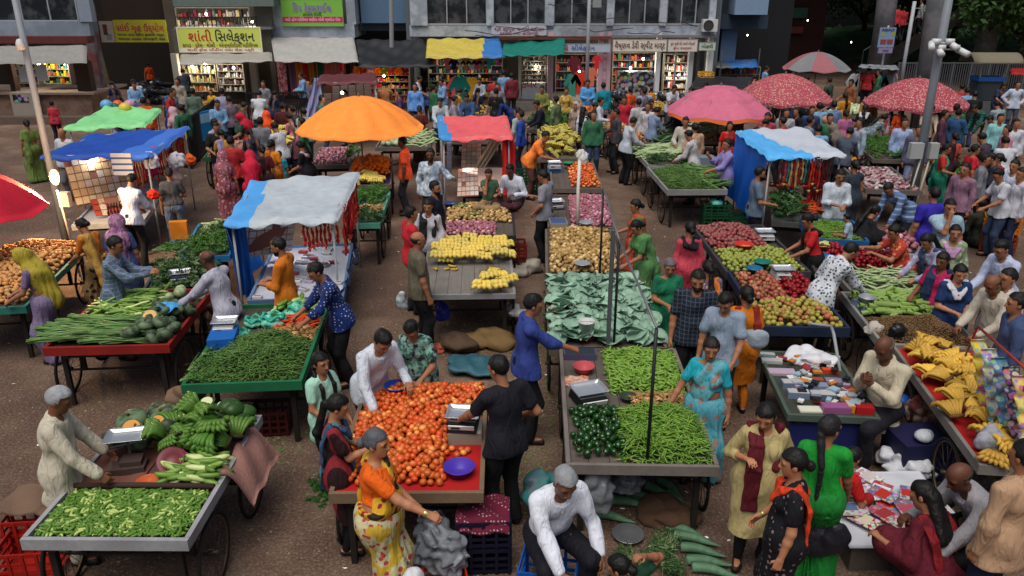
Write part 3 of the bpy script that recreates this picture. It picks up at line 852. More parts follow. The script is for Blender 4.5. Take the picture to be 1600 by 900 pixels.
_left = {}
def prof(u, v, ramp=.18):
    e = np.minimum(np.minimum(u, 1 - u), np.minimum(v, 1 - v)) / ramp
    e = np.clip(e, 0, 1); return np.sin(e * np.pi / 2)
def heap(fr, u0, u1, v0, v1, tpl, kind, mats, sp, hgt, label, cat=None, each=True, flat=True, layers=2, jit=.35, szj=.15, tilt=.35, ang=None, dz=.0, stufflabel=None, ramp=.2, group=None, vari=None, cap=300, drop=0., mounded=None, lift=.5):
    "a heap of one kind of produce between table fractions; the top layer as single objects while the kind's count lasts"
    if not isinstance(tpl, list): tpl = [tpl]
    tpl = [(t[0] * 1.15, *t[1:]) for t in tpl]; sp *= 1.15; hgt *= 1.1
    W_ = (u1 - u0) * fr.w; L_ = (v1 - v0) * fr.l
    nu = max(1, int(W_ / sp)); nv = max(1, int(L_ / (sp * .87)))
    pts = []
    r_item = lift * min(np.ptp(tpl[0][0][:, 2]), sp)
    for ly in range(layers):
        for j in range(nv):
            for i in range(nu):
                a = (i + .5 + (.5 if (j + ly) % 2 else 0) * .9) / nu + rng.normal() * jit / nu * .5; b = (j + .5) / nv + rng.normal() * jit / nv * .5
                if a < 0.01 or a > .99 or b < .01 or b > .99: continue
                if rng.random() < drop: continue
                hh = hgt * prof(a, b, ramp) * (1 + .22 * math.sin(a * 7 + b * 5) + .12 * math.sin(a * 17 - b * 13))
                z = hh - ly * r_item * 1.25 + rng.normal() * r_item * .15
                if ly and z < 0: continue
                pts.append((ly, a, b, max(z, 0)))
    _left.setdefault(kind, cap)
    objs = []; rest = []
    for ly, a, b, z in pts:
        u = u0 + a * (u1 - u0); v = v0 + b * (v1 - v0)
        p = fr.P(u, v, z + r_item + dz)
        yaw = rng.uniform(0, 2 * np.pi) if ang is None else ang + fr.yaw + rng.normal() * tilt * .7
        if flat: M = Matrix.Rotation(yaw, 3, 'Z') @ Matrix.Rotation(rng.normal() * tilt * .5, 3, 'Y') @ Matrix.Rotation(rng.uniform(-.6, .6) if ang is None else rng.normal() * .25, 3, 'X')
        else: M = Matrix.Rotation(yaw, 3, 'Z') @ Matrix.Rotation(rng.normal() * tilt, 3, 'X') @ Matrix.Rotation(rng.normal() * tilt, 3, 'Y')
        s = 1 + rng.uniform(-szj, szj)
        if vari is not None: k = int(rng.integers(len(tpl)))
        else: k = int(rng.integers(len(tpl)))
        (objs if (each and ly == 0 and _left[kind] > 0) else rest).append((p, M, s, k))
        if each and ly == 0 and _left[kind] > 0: _left[kind] -= 1
    mk = (kind, id(tpl[0][0]))
    mats = mats if isinstance(mats, (list, tuple)) else [mats]
    if objs:
        mes = [npmesh(kind, t[0], t[1], True, mats, t[2] if len(t) > 2 else None) for t in tpl]
        for p, M, s, k in objs:
            o = link(kind, mes[k]); o.matrix_world = Matrix.Translation(Vector(p)) @ (M @ Matrix.Scale(s, 3)).to_4x4()
            tag(o, label, cat or kind.replace('_', ' '), group or 'one heap: ' + label)
    if rest:
        Vs, Fs3, Fs4, m3, m4, tn = [], [], [], [], [], []; n = 0
        for k, t in enumerate(tpl):
            R_ = [r for r in rest if r[3] == k]
            if not R_: continue
            A = np.array([np.array(M) * s for _, M, s, _ in R_]); T = np.array([p for p, _, _, _ in R_])
            V = np.einsum('nij,vj->nvi', A, t[0]) + T[:, None]
            nvv = len(t[0]); Vs.append(V.reshape(-1, 3)); tn.append(np.repeat(rng.random(len(R_)), nvv))
            off = n + np.arange(len(R_)) * nvv; c = 0
            for f in t[1]:
                ff = (f[None] + off[:, None, None]).reshape(-1, f.shape[1])
                mi = (t[2][c:c + len(f)] if len(t) > 2 else np.zeros(len(f), int)); c += len(f)
                (Fs3 if f.shape[1] == 3 else Fs4).append(ff); (m3 if f.shape[1] == 3 else m4).append(np.tile(mi, len(R_)))
            n += nvv * len(R_)
        me = npmesh(kind, np.concatenate(Vs), [np.concatenate(x) for x in (Fs3, Fs4) if x], True, mats, np.concatenate([np.concatenate(x) for x in (m3, m4) if x]), np.concatenate(tn))
        nm_ = kind + ('s_lying_underneath' if each else '_pile')
        o = link(nm_, me); tag(o, stufflabel or (label if not each else 'lower layers of the heap, ' + label), cat or kind.replace('_', ' '), None, 'stuff')
    return pts

# ---------------------------------------------------------------- small things
def bowl(p, r, c, label, h=None, name='bowl', rough=.35, tilt=0, metal=0.):
    h = h or r * .55; b = MB()
    b.lathe([(r * .62, 0), (r * .7, .0), (r, h), (r * 1.06, h), (r * 1.06, h - .008), (r * .97, h - .004), (r * .64, .012), (.001, .012)], 24)
    o = b.build(name, [mat(c, rough, var=.05, metal=metal)], None, True); o.location = tuple(p); o.rotation_euler = (R(tilt), 0, 0)
    return tag(o, label, name.replace('_', ' '), name.replace('_', ' ') + 's on the carts')
def bucket(p, r, h, c, label):
    b = MB(); b.lathe([(.001, 0), (r * .8, 0), (r, h), (r * 1.04, h), (r * 1.04, h - .02), (r * .96, h - .015), (r * .78, .01), (.001, .01)], 20)
    o = b.build('bucket', [mat(c, .4)], None, True); o.location = tuple(p)
    b = MB(); a = np.linspace(0, np.pi, 10); b.tube(np.stack([np.cos(a) * r, -.3 * np.sin(a) * r, h - .02 + .02 * np.sin(a)], 1), .004, 5); b.build('handle', [mat('#777777', .4, metal=.8)], o, True)
    return tag(o, label, 'bucket')
def scale(p, yaw, label, body='#b8bcc0', tray='#c8ccd0', s=1., pan=True, disp='#20302c', side='#30343a'):
    root = empty('weighing_scale', tuple(p), yaw, label, 'weighing scale', 'scales on the carts')
    b = MB(); b.box((0, 0, .05 * s), (.30 * s, .34 * s, .09 * s), rot=(0, 0, 0), taper=.9); b.build('scale_body', [mat(side, .5)], root)
    b = MB(); b.box((0, .02 * s, .105 * s), (.27 * s, .26 * s, .014 * s)); b.build('platform', [mat(body, .3, metal=.6)], root)
    b = MB(); b.box((0, -.165 * s, .055 * s), (.26 * s, .012, .07 * s), rot=(.35, 0, 0)); b.box((-.06 * s, -.174 * s, .06 * s), (.09 * s, .006, .025 * s), 1, rot=(.35, 0, 0)); b.build('display', [mat('#d8d8d8', .4), mat(disp, .3)], root)
    if pan:
        V, F = sheet(lambda u, v: ((u - .5) * .34 * s, (v - .5) * .28 * s, .125 * s + .035 * s * np.clip(np.maximum(np.abs(2 * u - 1), np.abs(2 * v - 1)) * 4 - 3, 0, 1)), 17, 17, .004)
        b = MB(); b.add(V, F); b.build('tray', [mat(tray, .25, metal=.7)], root, True)
    return root
def crate(p, yaw, c, label, w=.52, l=.36, h=.28, filled=None, name='crate'):
    root = empty(name, tuple(p), yaw, label, 'crate', 'plastic crates')
    b = MB()
    b.box((0, 0, .01), (w - .02, l - .02, .018))
    for z0 in (.035, h * .36, h * .62, h - .02):
        for sy in (-1, 1): b.box((0, sy * l / 2, z0), (w, .014, .03 if z0 < h - .03 else .045))
        for sx in (-1, 1): b.box((sx * w / 2, 0, z0), (.014, l - .016, .03 if z0 < h - .03 else .045))
    for sx in (-1, -.5, 0, .5, 1):
        for sy in (-1, 1): b.box((sx * (w / 2 - .012), sy * (l / 2 + .004), h / 2), (.03, .02, h - .01))
    for sy in (-.4, .4):
        for sx in (-1, 1): b.box((sx * (w / 2 + .004), sy * l, h / 2), (.02, .03, h - .01))
    b.build('crate_box', [mat(c, .45)], root)
    return root
def lumpy(name, p, r, c, label, cat, sq=(1, 1, .7), seed=0, amp=.06, rough=.5, alpha=1., kind=None, pat=None, c2=None, f=9., parent=None):
    g = np.random.default_rng(seed); P = []
    for i in range(5): P.append(('e', g.normal(size=3) * .28 * r * np.array(sq), np.eye(3), (np.array(sq) * r * g.uniform(.6, .8)), .1 * r))
    P = [(a, b_ + V3(0, 0, sq[2] * r * .7), m, rr, k) for a, b_, m, rr, k in P]
    dsp = lambda X, Y, Z: amp * r * .32 * (np.sin(.5 * f * X / r + 2.5 * np.sin(.28 * f * Z / r + seed)) * np.sin(.45 * f * Y / r + seed + 2 * np.sin(.25 * f * X / r)) + .5 * np.sin(.9 * f * Z / r + 2.2 * np.sin(.45 * f * Y / r) + seed))
    V, F = sdf(P, max(r / 18, .008), lambda X, Y, Z: -Z + 0 * X + 0 * Y, dsp)
    F = F if isinstance(F, list) else [F]
    o = link(name, npmesh(name, V, F, True, [mat(c, rough, pat, c2, alpha=.8 if ('clear' in name or name == 'plastic_bag') else alpha, bump=.5)]), parent); o.location = tuple(p)
    if parent is None: tag(o, label, cat, None, kind)
    return o
def box_obj(name, p, d, c, label, cat, yaw=0., c2=None, rough=.6, bev=True):
    b = MB(); b.box((0, 0, d[2] / 2), d); b.box((0, 0, d[2] * .97 + .003), (d[0] * .92, d[1] * .92, .004), 1)
    o = b.build(name, [mat(c, rough), mat(c2 or c, rough)]); o.location = tuple(p); o.rotation_euler = (0, 0, yaw); return tag(o, label, cat)

def umbrella(px, py, r, h, c, label, pat=None, c2=None, n=10, sc=6., edge=None, rise=.42, tiers=0, zt=None, tilt=(0, 0), alt=None, polez=0., sag=.075, drop=0.):
    "px,py: pixel of the crown top; h: height of the crown top"
    q = at(px, py, h); root = empty('market_umbrella', (q[0], q[1], 0), 0, label, 'umbrella', 'umbrellas over the stalls')
    N = n * 6
    def fn(u, v):
        a = v * 2 * np.pi; k = np.abs(((v * n) % 1) - .5) * 2   # 1 at the ribs
        rr = r * (u * (1 - .05 * (1 - k) * u))
        z = h - rise * r * (u ** 1.9) - sag * r * (1 - k) * u * .8
        if tiers: z = z + .05 * r * (1 - k * .3) * (((u * tiers) % 1) - .5) * np.clip(u * 3, 0, 1) * (u < .98)
        x = np.cos(a + .3) * rr; y = np.sin(a + .3) * rr
        return x, y, z + x * math.tan(R(tilt[0])) + y * math.tan(R(tilt[1])) - 0
    V, F = sheet(fn, 15 if not tiers else 40, N + 1, .004)
    mats = [mat(c, .75, pat, c2, sc, .2, bump=.3)]
    b = MB()
    F0 = F[0]
    if alt:
        mats.append(mat(alt, .75)); cen = V[F0].mean(1); a = ((np.arctan2(cen[:, 1], cen[:, 0]) - .3) / (2 * np.pi) * n) % n
        m = (a.astype(int) % 2).astype(int)
        for k in (0, 1): b.add(V if k == 0 else V, [F0[m == k]], k)
    else: b.add(V, [F0])
    can = b.build('canopy', mats, root, True)
    if edge or drop:
        dd = drop or .07
        def fe(u, v):
            x, y, z = fn(np.ones_like(v), v); return x * 1.004, y * 1.004, z - dd * u + .01 * np.sin(v * 2 * np.pi * n * 2) * u
        V, F = sheet(fe, 3, N + 1); b = MB(); b.add(V, F); b.build('valance', [mat(edge or c, .7, None if edge else pat, c2, sc)], root, True)
    b = MB(); b.tube([(0, 0, polez), (0, 0, h + .06)], .02, 8); b.lathe([(.001, h + .1), (.03, h + .05), (.05, h + .01)], 10); b.build('pole', [mat('#5a4c44', .6)], root, True)
    for i in range(n):
        a = 2 * np.pi * i / n + .3; P_ = []
        for u in np.linspace(.02, .98, 7):
            x, y, z = fn(np.array(u), np.array(i / n)); P_.append((float(x), float(y), float(z) - .012))
        b = MB(); b.tube(P_, .006, 4); b.build('rib', [mat('#888888', .5, metal=.5)], root)
    return root
def tarp(name, P4, c, label=None, parent=None, sag=.06, c2=None, thick=.008, droop=.10, cat='tarpaulin', split=None, seed=0, res=26, pat=None, wr=.015):
    "cloth spanned between four corner points (front-left, front-right, back-right, back-left) with a drooping hem"
    P4 = [np.asarray(p, float) for p in P4]
    def fn(u, v):
        U = np.clip(u * 1.12 - .06, 0, 1); Vv = np.clip(v * 1.12 - .06, 0, 1)
        q = [(1 - U) * (1 - Vv) * P4[0][i] + U * (1 - Vv) * P4[1][i] + U * Vv * P4[2][i] + (1 - U) * Vv * P4[3][i] for i in range(3)]
        e = np.maximum(np.maximum(.06 - u, u - .94), np.maximum(.06 - v, v - .94)); e = np.clip(e, 0, 1) / .06
        z = q[2] - sag * np.sin(np.pi * U) * np.sin(np.pi * Vv) + wr * np.sin(U * 11 + seed + 4 * Vv) * np.sin(Vv * 9 + seed) + wr * .6 * np.sin(U * 27 - Vv * 19 + seed)
        z = z - droop * e + .02 * e * np.sin(u * 30 + v * 34 + seed)
        ox = np.where(u < .06, -1, np.where(u > .94, 1, 0)) * .03 * e; oy = np.where(v < .06, -1, np.where(v > .94, 1, 0)) * .03 * e
        return q[0] + ox, q[1] + oy, z
    V, F = sheet(fn, res, res, thick)
    mats = [mat(c, .55, pat, c2 if pat else None, var=.24, bump=.3)]; b = MB()
    if split is not None:
        mats.append(mat(c2, .55, bump=.25)); cen = V[F[0]].mean(1); ax = nrm(P4[1] - P4[0]); t = ((cen - P4[0]) @ ax) / np.linalg.norm(P4[1] - P4[0])
        if split < 0: t = 1 - t
        m = (t < abs(split)).astype(int); b.add(V, [F[0][m == 0]], 0); b.add(V, [F[0][m == 1]], 1)
    else: b.add(V, F)
    o = b.build(name, mats, parent, True)
    if label: tag(o, label, cat)
    return o
# ---------------------------------------------------------------- ground
def ground_mat():
    m = D.materials.new('dirt'); m.use_nodes = True; N = m.node_tree.nodes; L = m.node_tree.links
    bs = N['Principled BSDF']; bs.inputs['Roughness'].default_value = .92; bs.inputs['Specular IOR Level'].default_value = .2
    tc = N.new('ShaderNodeTexCoord')
    def nz(s, d=6, r=.6):
        n = N.new('ShaderNodeTexNoise'); L.new(tc.outputs['Object'], n.inputs['Vector']); n.inputs['Scale'].default_value = s; n.inputs['Detail'].default_value = d; n.inputs['Roughness'].default_value = r; return n.outputs[0]
    def rp(src, st):
        r = N.new('ShaderNodeValToRGB'); L.new(src, r.inputs[0]); e = r.color_ramp.elements
        while len(e) < len(st): e.new(.5)
        for q, (p, c) in zip(e, st): q.position = p; q.color = (*srgb(c), 1)
        return r.outputs[0]
    a = rp(nz(.45, 9, .68), [(.36, '#382b23'), (.5, '#60493c'), (.64, '#8c7868')])
    b = rp(nz(30, 8, .75), [(.32, '#1e1611'), (.5, '#5c4a3f'), (.66, '#a08f83')])
    mx_ = N.new('ShaderNodeMix'); mx_.data_type = 'RGBA'; mx_.inputs[0].default_value = .5; L.new(a, mx_.inputs[6]); L.new(b, mx_.inputs[7])
    v = N.new('ShaderNodeTexVoronoi'); L.new(tc.outputs['Object'], v.inputs['Vector']); v.inputs['Scale'].default_value = 38
    st = rp(v.outputs['Distance'], [(.10, '#d8d0c6'), (.2, '#000000')])
    m2 = N.new('ShaderNodeMix'); m2.data_type = 'RGBA'; m2.blend_type = 'ADD'; m2.inputs[0].default_value = .08; L.new(mx_.outputs[2], m2.inputs[6]); L.new(st, m2.inputs[7])
    # paler packed earth and asphalt patches further back
    L.new(m2.outputs[2], bs.inputs['Base Color'])
    bp = N.new('ShaderNodeBump'); bp.inputs['Strength'].default_value = 1.; bp.inputs['Distance'].default_value = .02; L.new(nz(22, 9, .8), bp.inputs['Height']); L.new(bp.outputs[0], bs.inputs['Normal'])
    return m
g = link('ground', npmesh('ground', [(-250, -30, 0), (250, -30, 0), (250, 400, 0), (-250, 400, 0)], [np.array([[0, 1, 2, 3]])], mats=[ground_mat()]))
tag(g, None, None, None, 'structure')
# pebbles and scraps on the ground
def scatter_ground(name, n, area, tpls, mats, label, smin, smax, seed):
    global rng
    g = np.random.default_rng(seed); V_, F_, T_ = [], {3: [], 4: []}, []; nn = 0
    for i in range(n):
        t = tpls[i % len(tpls)]; x, y = area(g); s = g.uniform(smin, smax)
        M = np.array(Matrix.Rotation(g.uniform(0, 6.28), 3, 'Z') @ Matrix.Rotation(g.normal() * .2, 3, 'X')) * s
        V_.append(t[0] @ M.T + [x, y, .004]); T_.append(np.full(len(t[0]), g.random()))
        for f in t[1]: F_[f.shape[1]].append(f + nn)
        nn += len(t[0])
    o = link(name, npmesh(name, np.concatenate(V_), [np.concatenate(F_[k]) for k in (3, 4) if F_[k]], False, mats, None, np.concatenate(T_)))
    return tag(o, label, name.replace('_', ' '), None, 'stuff')
ar1 = lambda g: (lambda y: (g.uniform(-.62, .62) * (y + 3), y))(g.uniform(4.5, 24) ** 1.0)
scatter_ground('gravel', 5200, ar1, [T_ball(1, (1, .8, .45), 6, 4, .15, 1), T_ball(1, (1, .6, .4), 6, 4, .2, 5)], [mat('#8d8178', .9, tone=1)], 'small stones and gravel trodden into the brown market ground', .006, .016, 3)
scatter_ground('vegetable_scraps', 2600, ar1, [T_leaf(1, .5, 3)[0:2], T_leaf(1, .3, 8)[0:2]], [mat('#5d7a30', .8, tone=2, c2='#9a9460', c3='#d8d4c8')], 'scraps of leaves and paper scattered over the ground', .025, .06, 4)
def ar2(g):
    cx, cy, r = [(-.2, 11.2, .5), (.35, 9.6, .4), (.1, 8.2, .35), (-.1, 12.4, .5), (.5, 11.8, .3), (-3.2, 8.6, .3)][g.integers(6)]
    return cx + g.normal() * r, cy + g.normal() * r * 1.3
scatter_ground('fallen_leaves', 1500, ar2, [T_leaf(1, .5, 3)[0:2], T_leaf(1, .3, 8)[0:2]], [mat('#48622c', .8, tone=2, c2='#7c7a50')], 'trampled green leaves lying between the leaf cart and the tomato cart', .03, .07, 5)
def ar3(g): return (-2.05 + g.normal() * .12, 7.75 + g.normal() * .12)
scatter_ground('weeds', 260, ar3, [(T_clump(3, .5, .2, .1, 2)[0], T_clump(3, .5, .2, .1, 2)[1])], [mat('#35602a', .8, tone=1)], 'small patch of green weeds on the bare ground left of the tomato cart', .10, .2, 6)

# ---------------------------------------------------------------- buildings
FONTS = {}
def lettering(txt, size, c, loc, parent, rot=(R(90), 0, 0), width=None, name='lettering', align='CENTER', emit=0., bold=0.006):
    cu = D.curves.new(name, 'FONT'); cu.body = txt; cu.size = size; cu.align_x = align; cu.align_y = 'CENTER'; cu.extrude = .006; cu.offset = bold * size
    cu.resolution_u = 3
    o = D.objects.new(name, cu); COL.objects.link(o); o.parent = parent; o.location = loc; o.rotation_euler = rot
    cu.materials.append(mat(c, .6, var=0))
    bpy.context.view_layer.update()
    me = D.meshes.new_from_object(o.evaluated_get(bpy.context.evaluated_depsgraph_get())); D.objects.remove(o)
    o = link(name, me, parent); o.location = loc; o.rotation_euler = rot
    n = len(me.vertices); co = np.zeros(n * 3, np.float32); me.vertices.foreach_get('co', co); wd = float(np.ptp(co[::3])) if n else 1
    if width: o.scale = (width / max(wd, 1e-3), 1, 1)
    return o
def pr(x0, y0, x1, y1, Y):
    a = aty(x0, (y0 + y1) / 2, Y); b = aty(x1, (y0 + y1) / 2, Y); t = aty((x0 + x1) / 2, y0, Y)[2]; m = aty((x0 + x1) / 2, y1, Y)[2]
    return a[0], b[0], m, t     # X0 X1 Z0 Z1
def pbox(b, x0, y0, x1, y1, Y, dep, mi=0, z0=None, z1=None):
    X0, X1, Z0, Z1 = pr(x0, y0, x1, y1, Y)
    if z0 is not None: Z0 = z0
    if z1 is not None: Z1 = z1
    b.box(((X0 + X1) / 2, Y + dep / 2, (Z0 + Z1) / 2), (X1 - X0, dep, Z1 - Z0), mi); return X0, X1, Z0, Z1
def part(name, mats, parent, *boxes):
    b = MB()
    for q in boxes:
        pbox(b, *q)
        if 'wall' in name or 'pillar' in name: b.build(name, mats, parent); b = MB()
    return b.build(name, mats, parent) if b.V else None
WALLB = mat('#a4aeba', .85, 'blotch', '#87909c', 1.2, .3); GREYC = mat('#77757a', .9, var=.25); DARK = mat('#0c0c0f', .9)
GLASS = mat('#20262c', .12, 'blotch', '#454b50', 1.5, .1, spec=.6); ALU = mat('#a8adb2', .4, metal=.4)
def building(name, label): return empty(name, (0, 0, 0), 0, label, 'building')
def window(b_, x0, y0, x1, y1, Y, nm=3, z1=None):
    X0, X1, Z0, Z1 = pr(x0, y0, x1, y1, Y); Z1 = z1 or Z1
    m = MB(); t = .05
    m.box(((X0 + X1) / 2, Y - .03, Z0), (X1 - X0, .12, .08)); m.box(((X0 + X1) / 2, Y - .01, Z1), (X1 - X0, .08, t))
    for i in range(nm + 1): m.box((X0 + (X1 - X0) * i / nm, Y - .012, (Z0 + Z1) / 2), (t, .07, Z1 - Z0 - .02))
    f = m.build('window', [ALU], b_)
    m = MB(); m.box(((X0 + X1) / 2, Y + .03, (Z0 + Z1) / 2), (X1 - X0 - .03, .02, Z1 - Z0 - .03)); m.build('pane', [GLASS], f)
def glow(p, e, c=(1, .85, .65), r=.05, label='bare white bulb shining inside the shop', name='bulb', size=.15):
    V, F = T_ball(r, (1, 1, 1.2)); o = link(name, npmesh(name, V, F, True, [mat('#fff4e0', .5, emit=14, var=0)])); o.location = tuple(p); tag(o, label, 'lamp', 'bulbs in the shops')
    ld = D.lights.new('lamp', 'POINT'); ld.energy = e; ld.color = c; ld.shadow_soft_size = size; lo = D.objects.new('lamplight', ld); COL.objects.link(lo); lo.parent = o; lo.location = (0, -.1, 0)
    return o
def shelves(x0, y0, x1, y1, Y, rows, label, pal, nper=9, seed=0, dep=.4):
    g = np.random.default_rng(seed); X0, X1, Z0, Z1 = pr(x0, y0, x1, y1, Y); Z0 = max(Z0, .1)
    root = empty('shop_shelf', ((X0 + X1) / 2, Y, 0), 0, label, 'shelf', 'shelves in the shops'); w = X1 - X0; hh = (Z1 - Z0) / rows
    b = MB()
    for i in range(rows + 1): b.box((0, 0, Z0 + i * hh), (w, dep, .04))
    for sx in (-1, 1): b.box((sx * w / 2, 0, (Z0 + Z1) / 2), (.04, dep + .02, Z1 - Z0))
    b.build('shelf_frame', [mat('#8a8478', .7)], root)
    mats = [mat(c, .5) for c in pal]; b = MB()
    for i in range(rows):
        for j in range(int(nper * 1.5)):
            wd = w / (nper * 1.5); bh = hh * g.uniform(.25, .85); x_ = -w / 2 + (j + .5) * wd; k_ = int(g.integers(len(pal))); z_ = Z0 + i * hh + .02
            if g.random() < .45: b.tube([(x_, -.06, z_), (x_, -.06, z_ + bh * .7), (x_ + g.normal() * .01, -.06, z_ + bh)], [wd * .4, wd * .42, wd * .15], 7, k_)
            else: b.box((x_, -.05 + g.normal() * .03, z_ + bh / 2), (wd * g.uniform(.5, 1.), dep * .6, bh), k_, rot=(0, g.normal() * .06, 0))
    o = b.build('goods_on_display', mats, root); o['kind'] = 'stuff'
    return root
def sign(name, x0, y0, x1, y1, Y, c, label, texts, border=None, yaw=0.):
    X0, X1, Z0, Z1 = pr(x0, y0, x1, y1, Y); w, h = X1 - X0, Z1 - Z0
    root = MB(); root.box((0, 0, 0), (w, .06, h)); o = root.build(name, [mat(c, .6, var=.06)]); o.location = ((X0 + X1) / 2, Y, (Z0 + Z1) / 2); o.rotation_euler = (0, 0, yaw)
    tag(o, label, 'sign')
    if border:
        b = MB(); t = .045 * min(1, h)
        for sz in (-1, 1): b.box((0, -.035, sz * (h / 2 - t / 2)), (w, .012, t))
        for sx in (-1, 1): b.box((sx * (w / 2 - t / 2), -.0352, 0), (t, .012, h - 2 * t - .004))
        b.build('border', [mat(border, .6)], o)
    for t, u, v, sz, wd, col in texts:
        if t == '#':   # coloured band
            b = MB(); b.box((w * (u - .5), -.033, h * (.5 - v)), (w * wd, .008, h * sz)); b.build('colour_band', [mat(col, .6)], o)
        else: lettering(t, h * sz, col, (w * (u - .5), -.042, h * (.5 - v)), o, width=w * wd if wd else None)
    return o
TOP = 9.0
# main block with the sweet shop
B = building('shop_building', 'long pale blue two-storey block over the row of shops behind the market'); Y = 38.
part('wall', [WALLB], B, (640, 40, 1120, 57, Y, .35))
part('upper_wall', [WALLB], B, (640, -30, 1120, -12, Y + .02, .3, 0, None, TOP))
for x in ((640, 667), (760, 771), (852, 866), (949, 960), (1032, 1043), (1110, 1120)): part('pillar', [mat('#aab4c0', .85, 'blotch', '#8e98a4', 1.6, .25)], B, (x[0], -30, x[1], 40, Y - .12, .4, 0, None, TOP))
for x0, x1, n in ((667, 760, 3), (771, 852, 3), (866, 949, 3), (960, 1032, 3), (1043, 1110, 3)): window(B, x0, -22, x1, 38, Y + .08, n)
part('ledge', [mat('#6a4238', .85)], B, (780, 57, 955, 62, Y - .35, .5))
part('ledge', [GREYC], B, (955, 55, 1118, 59, Y - .3, .5))
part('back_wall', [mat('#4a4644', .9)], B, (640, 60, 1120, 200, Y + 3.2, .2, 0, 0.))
part('floor_step', [mat('#7c7672', .9, var=.2)], B, (790, 150, 1130, 158, Y - 1.3, 4.4, 0, 0., .32))
part('roof', [GREYC], B, (640, -40, 1120, -38, Y + .3, 4., 0, 8.7, 9.0))
part('side_wall', [mat('#5e666e', .9)], B, (1112, -10, 1122, 165, Y + .3, 4., 0, 0., 8.9), (636, -10, 646, 165, Y + .3, 4., 0, 0., 8.9))
part('upper_floor', [GREYC], B, (646, 44, 1112, 50, Y + .4, 2.8, 0, 3.2, 3.4))
for x, c, w in ((812, '#c9ccc6', 4), (860, '#c0a4ae', 9), (938, '#b498a4', 7), (951, '#b498a4', 6), (1028, '#bfc6cc', 7), (1079, '#a9b0b6', 7), (1109, '#c4c9cc', 8)):
    part('pillar', [mat(c, .8, var=.15)], B, (x - w / 2, 58, x + w / 2, 160, Y - .05, .35, 0, 0.33, 3.3))
part('display_window', [ALU], B, (1034, 118, 1078, 120, Y + .3, .05), (1053, 82, 1056, 150, Y + .27, .05))
part('shutter_panel', [mat('#c2a2ac', .7, 'hstripes', '#a88894', 2.)], B, (940, 84, 950, 158, Y + .02, .05))
PAL1 = ['#b03028', '#d8a030', '#2c5c9a', '#d8d4c8', '#3c7a3c', '#7a3a70', '#2a2a2a', '#c86030', '#506878']
PALW = ['#e8e4dc', '#c8b8a0', '#d8d8e0', '#b04038', '#8a9098', '#e8d8a0', '#403830']
shelves(868, 84, 935, 150, Y + 2.6, 5, 'clothes and cartons on the shelves of the shop under the blue lettered sign', ['#203a6a', '#7a2030', '#c04a2a', '#2a6a60', '#c8a060'], 8, 1)
shelves(956, 82, 1024, 150, Y + 2.6, 6, 'packed shelves inside the sweet shop', PAL1, 11, 2)
shelves(1036, 84, 1078, 150, Y + 1.4, 5, 'bottles and jars behind the glass door of the sweet shop', PALW, 8, 3)
shelves(815, 88, 853, 130, Y + 1.0, 6, 'glass case of silver bangles in the jewellery shop', ['#c8ccd0', '#50585c', '#98a0a4', '#d8d0b0', '#303438'], 10, 4)
shelves(560, 106, 640, 158, 37.2, 5, 'bright garlands and festival goods stacked behind the black awning', ['#c83018', '#d8701c', '#c8a020', '#a82050', '#5c7c20', '#d0b8a8'], 16, 31)
glow(aty(600, 118, 36.5), 20)
shelves(670, 90, 785, 150, Y + 2.6, 5, 'stacks of clothes in the shop behind the hanging shirts', PAL1 + ['#e8a0b0'], 14, 5)
for x, y, e in ((838, 104, 12), (905, 112, 14), (985, 106, 25), (1060, 118, 12), (720, 96, 22), (1005, 92, 12)): glow(aty(x, y, Y + .9), e * 2.3)
b = MB(); pbox(b, 816, 130, 852, 156, Y - .25, .5, 0, .33); o = b.build('display_counter', [mat('#d8dadc', .5)]); tag(o, 'white shop counter with red lettering below the bangle case', 'counter')
lettering('કલર', .5, '#c8502c', ((pr(816, 130, 852, 156, Y)[0] + .32), Y - .27, 1.0), o, width=.7)
b = MB(); pbox(b, 965, 112, 1020, 150, Y + .3, .6, 0, .33); o = b.build('display_counter', [mat('#5c686c', .3, 'goods', '#2c3434', 5.)]); tag(o, 'glass fronted counter of the sweet shop', 'counter')
b = MB(); pbox(b, 1112, 0, 1119, 0, Y, .1); 
def ac(x0, y0, x1, y1, Y, label):
    X0, X1, Z0, Z1 = pr(x0, y0, x1, y1, Y); b = MB(); b.box((0, 0, 0), (X1 - X0, .35, Z1 - Z0)); o = b.build('air_conditioner', [mat('#c4c6c6', .5)]); o.location = ((X0 + X1) / 2, Y, (Z0 + Z1) / 2)
    b = MB(); b.lathe([(.001, 0), (.2, 0), (.2, .02), (.23, .02), (.23, 0)], 20, (-.08, -.18, 0), rot=np.array(Matrix.Rotation(R(90), 3, 'X'))); b.build('fan_grille', [mat('#3a3c3e', .5)], o)
    b = MB(); b.beam((-.3, .1, -.4), (-.3, .1, -.9), .04); b.beam((.3, .1, -.4), (.3, .1, -.9), .04); b.build('bracket', [mat('#555555', .5)], o); return tag(o, label, 'air conditioner')
ac(1097, 30, 1120, 49, Y - .3, 'pale air conditioner unit on the corner of the shop block')
sign('shop_sign', 957, 61, 1042, 81, Y - .42, '#d4cfc4', 'cream sweet shop sign with dark red Gujarati letters', [('વૈષ્ણવ ડેરી સ્વીટ માર્ટ', .5, .52, .62, .92, '#5c1c20')], '#8a8078')
sign('shop_sign', 1043, 61, 1090, 81, Y - .42, '#d0ccc6', 'smaller cream sign with faint red lines right of the sweet shop sign', [('દૂધ દહીં ઘી માવો મીઠાઈ', .5, .35, .26, .8, '#b05048'), ('ફોન ૨૫૬૪૦', .5, .7, .24, .6, '#b05048')], '#8a8078')
sign('shop_sign', 1092, 66, 1118, 79, Y - .42, '#b8c4b8', 'small pale green sign at the corner of the block', [('બેકરી', .5, .5, .5, .7, '#486850')], '#808880')
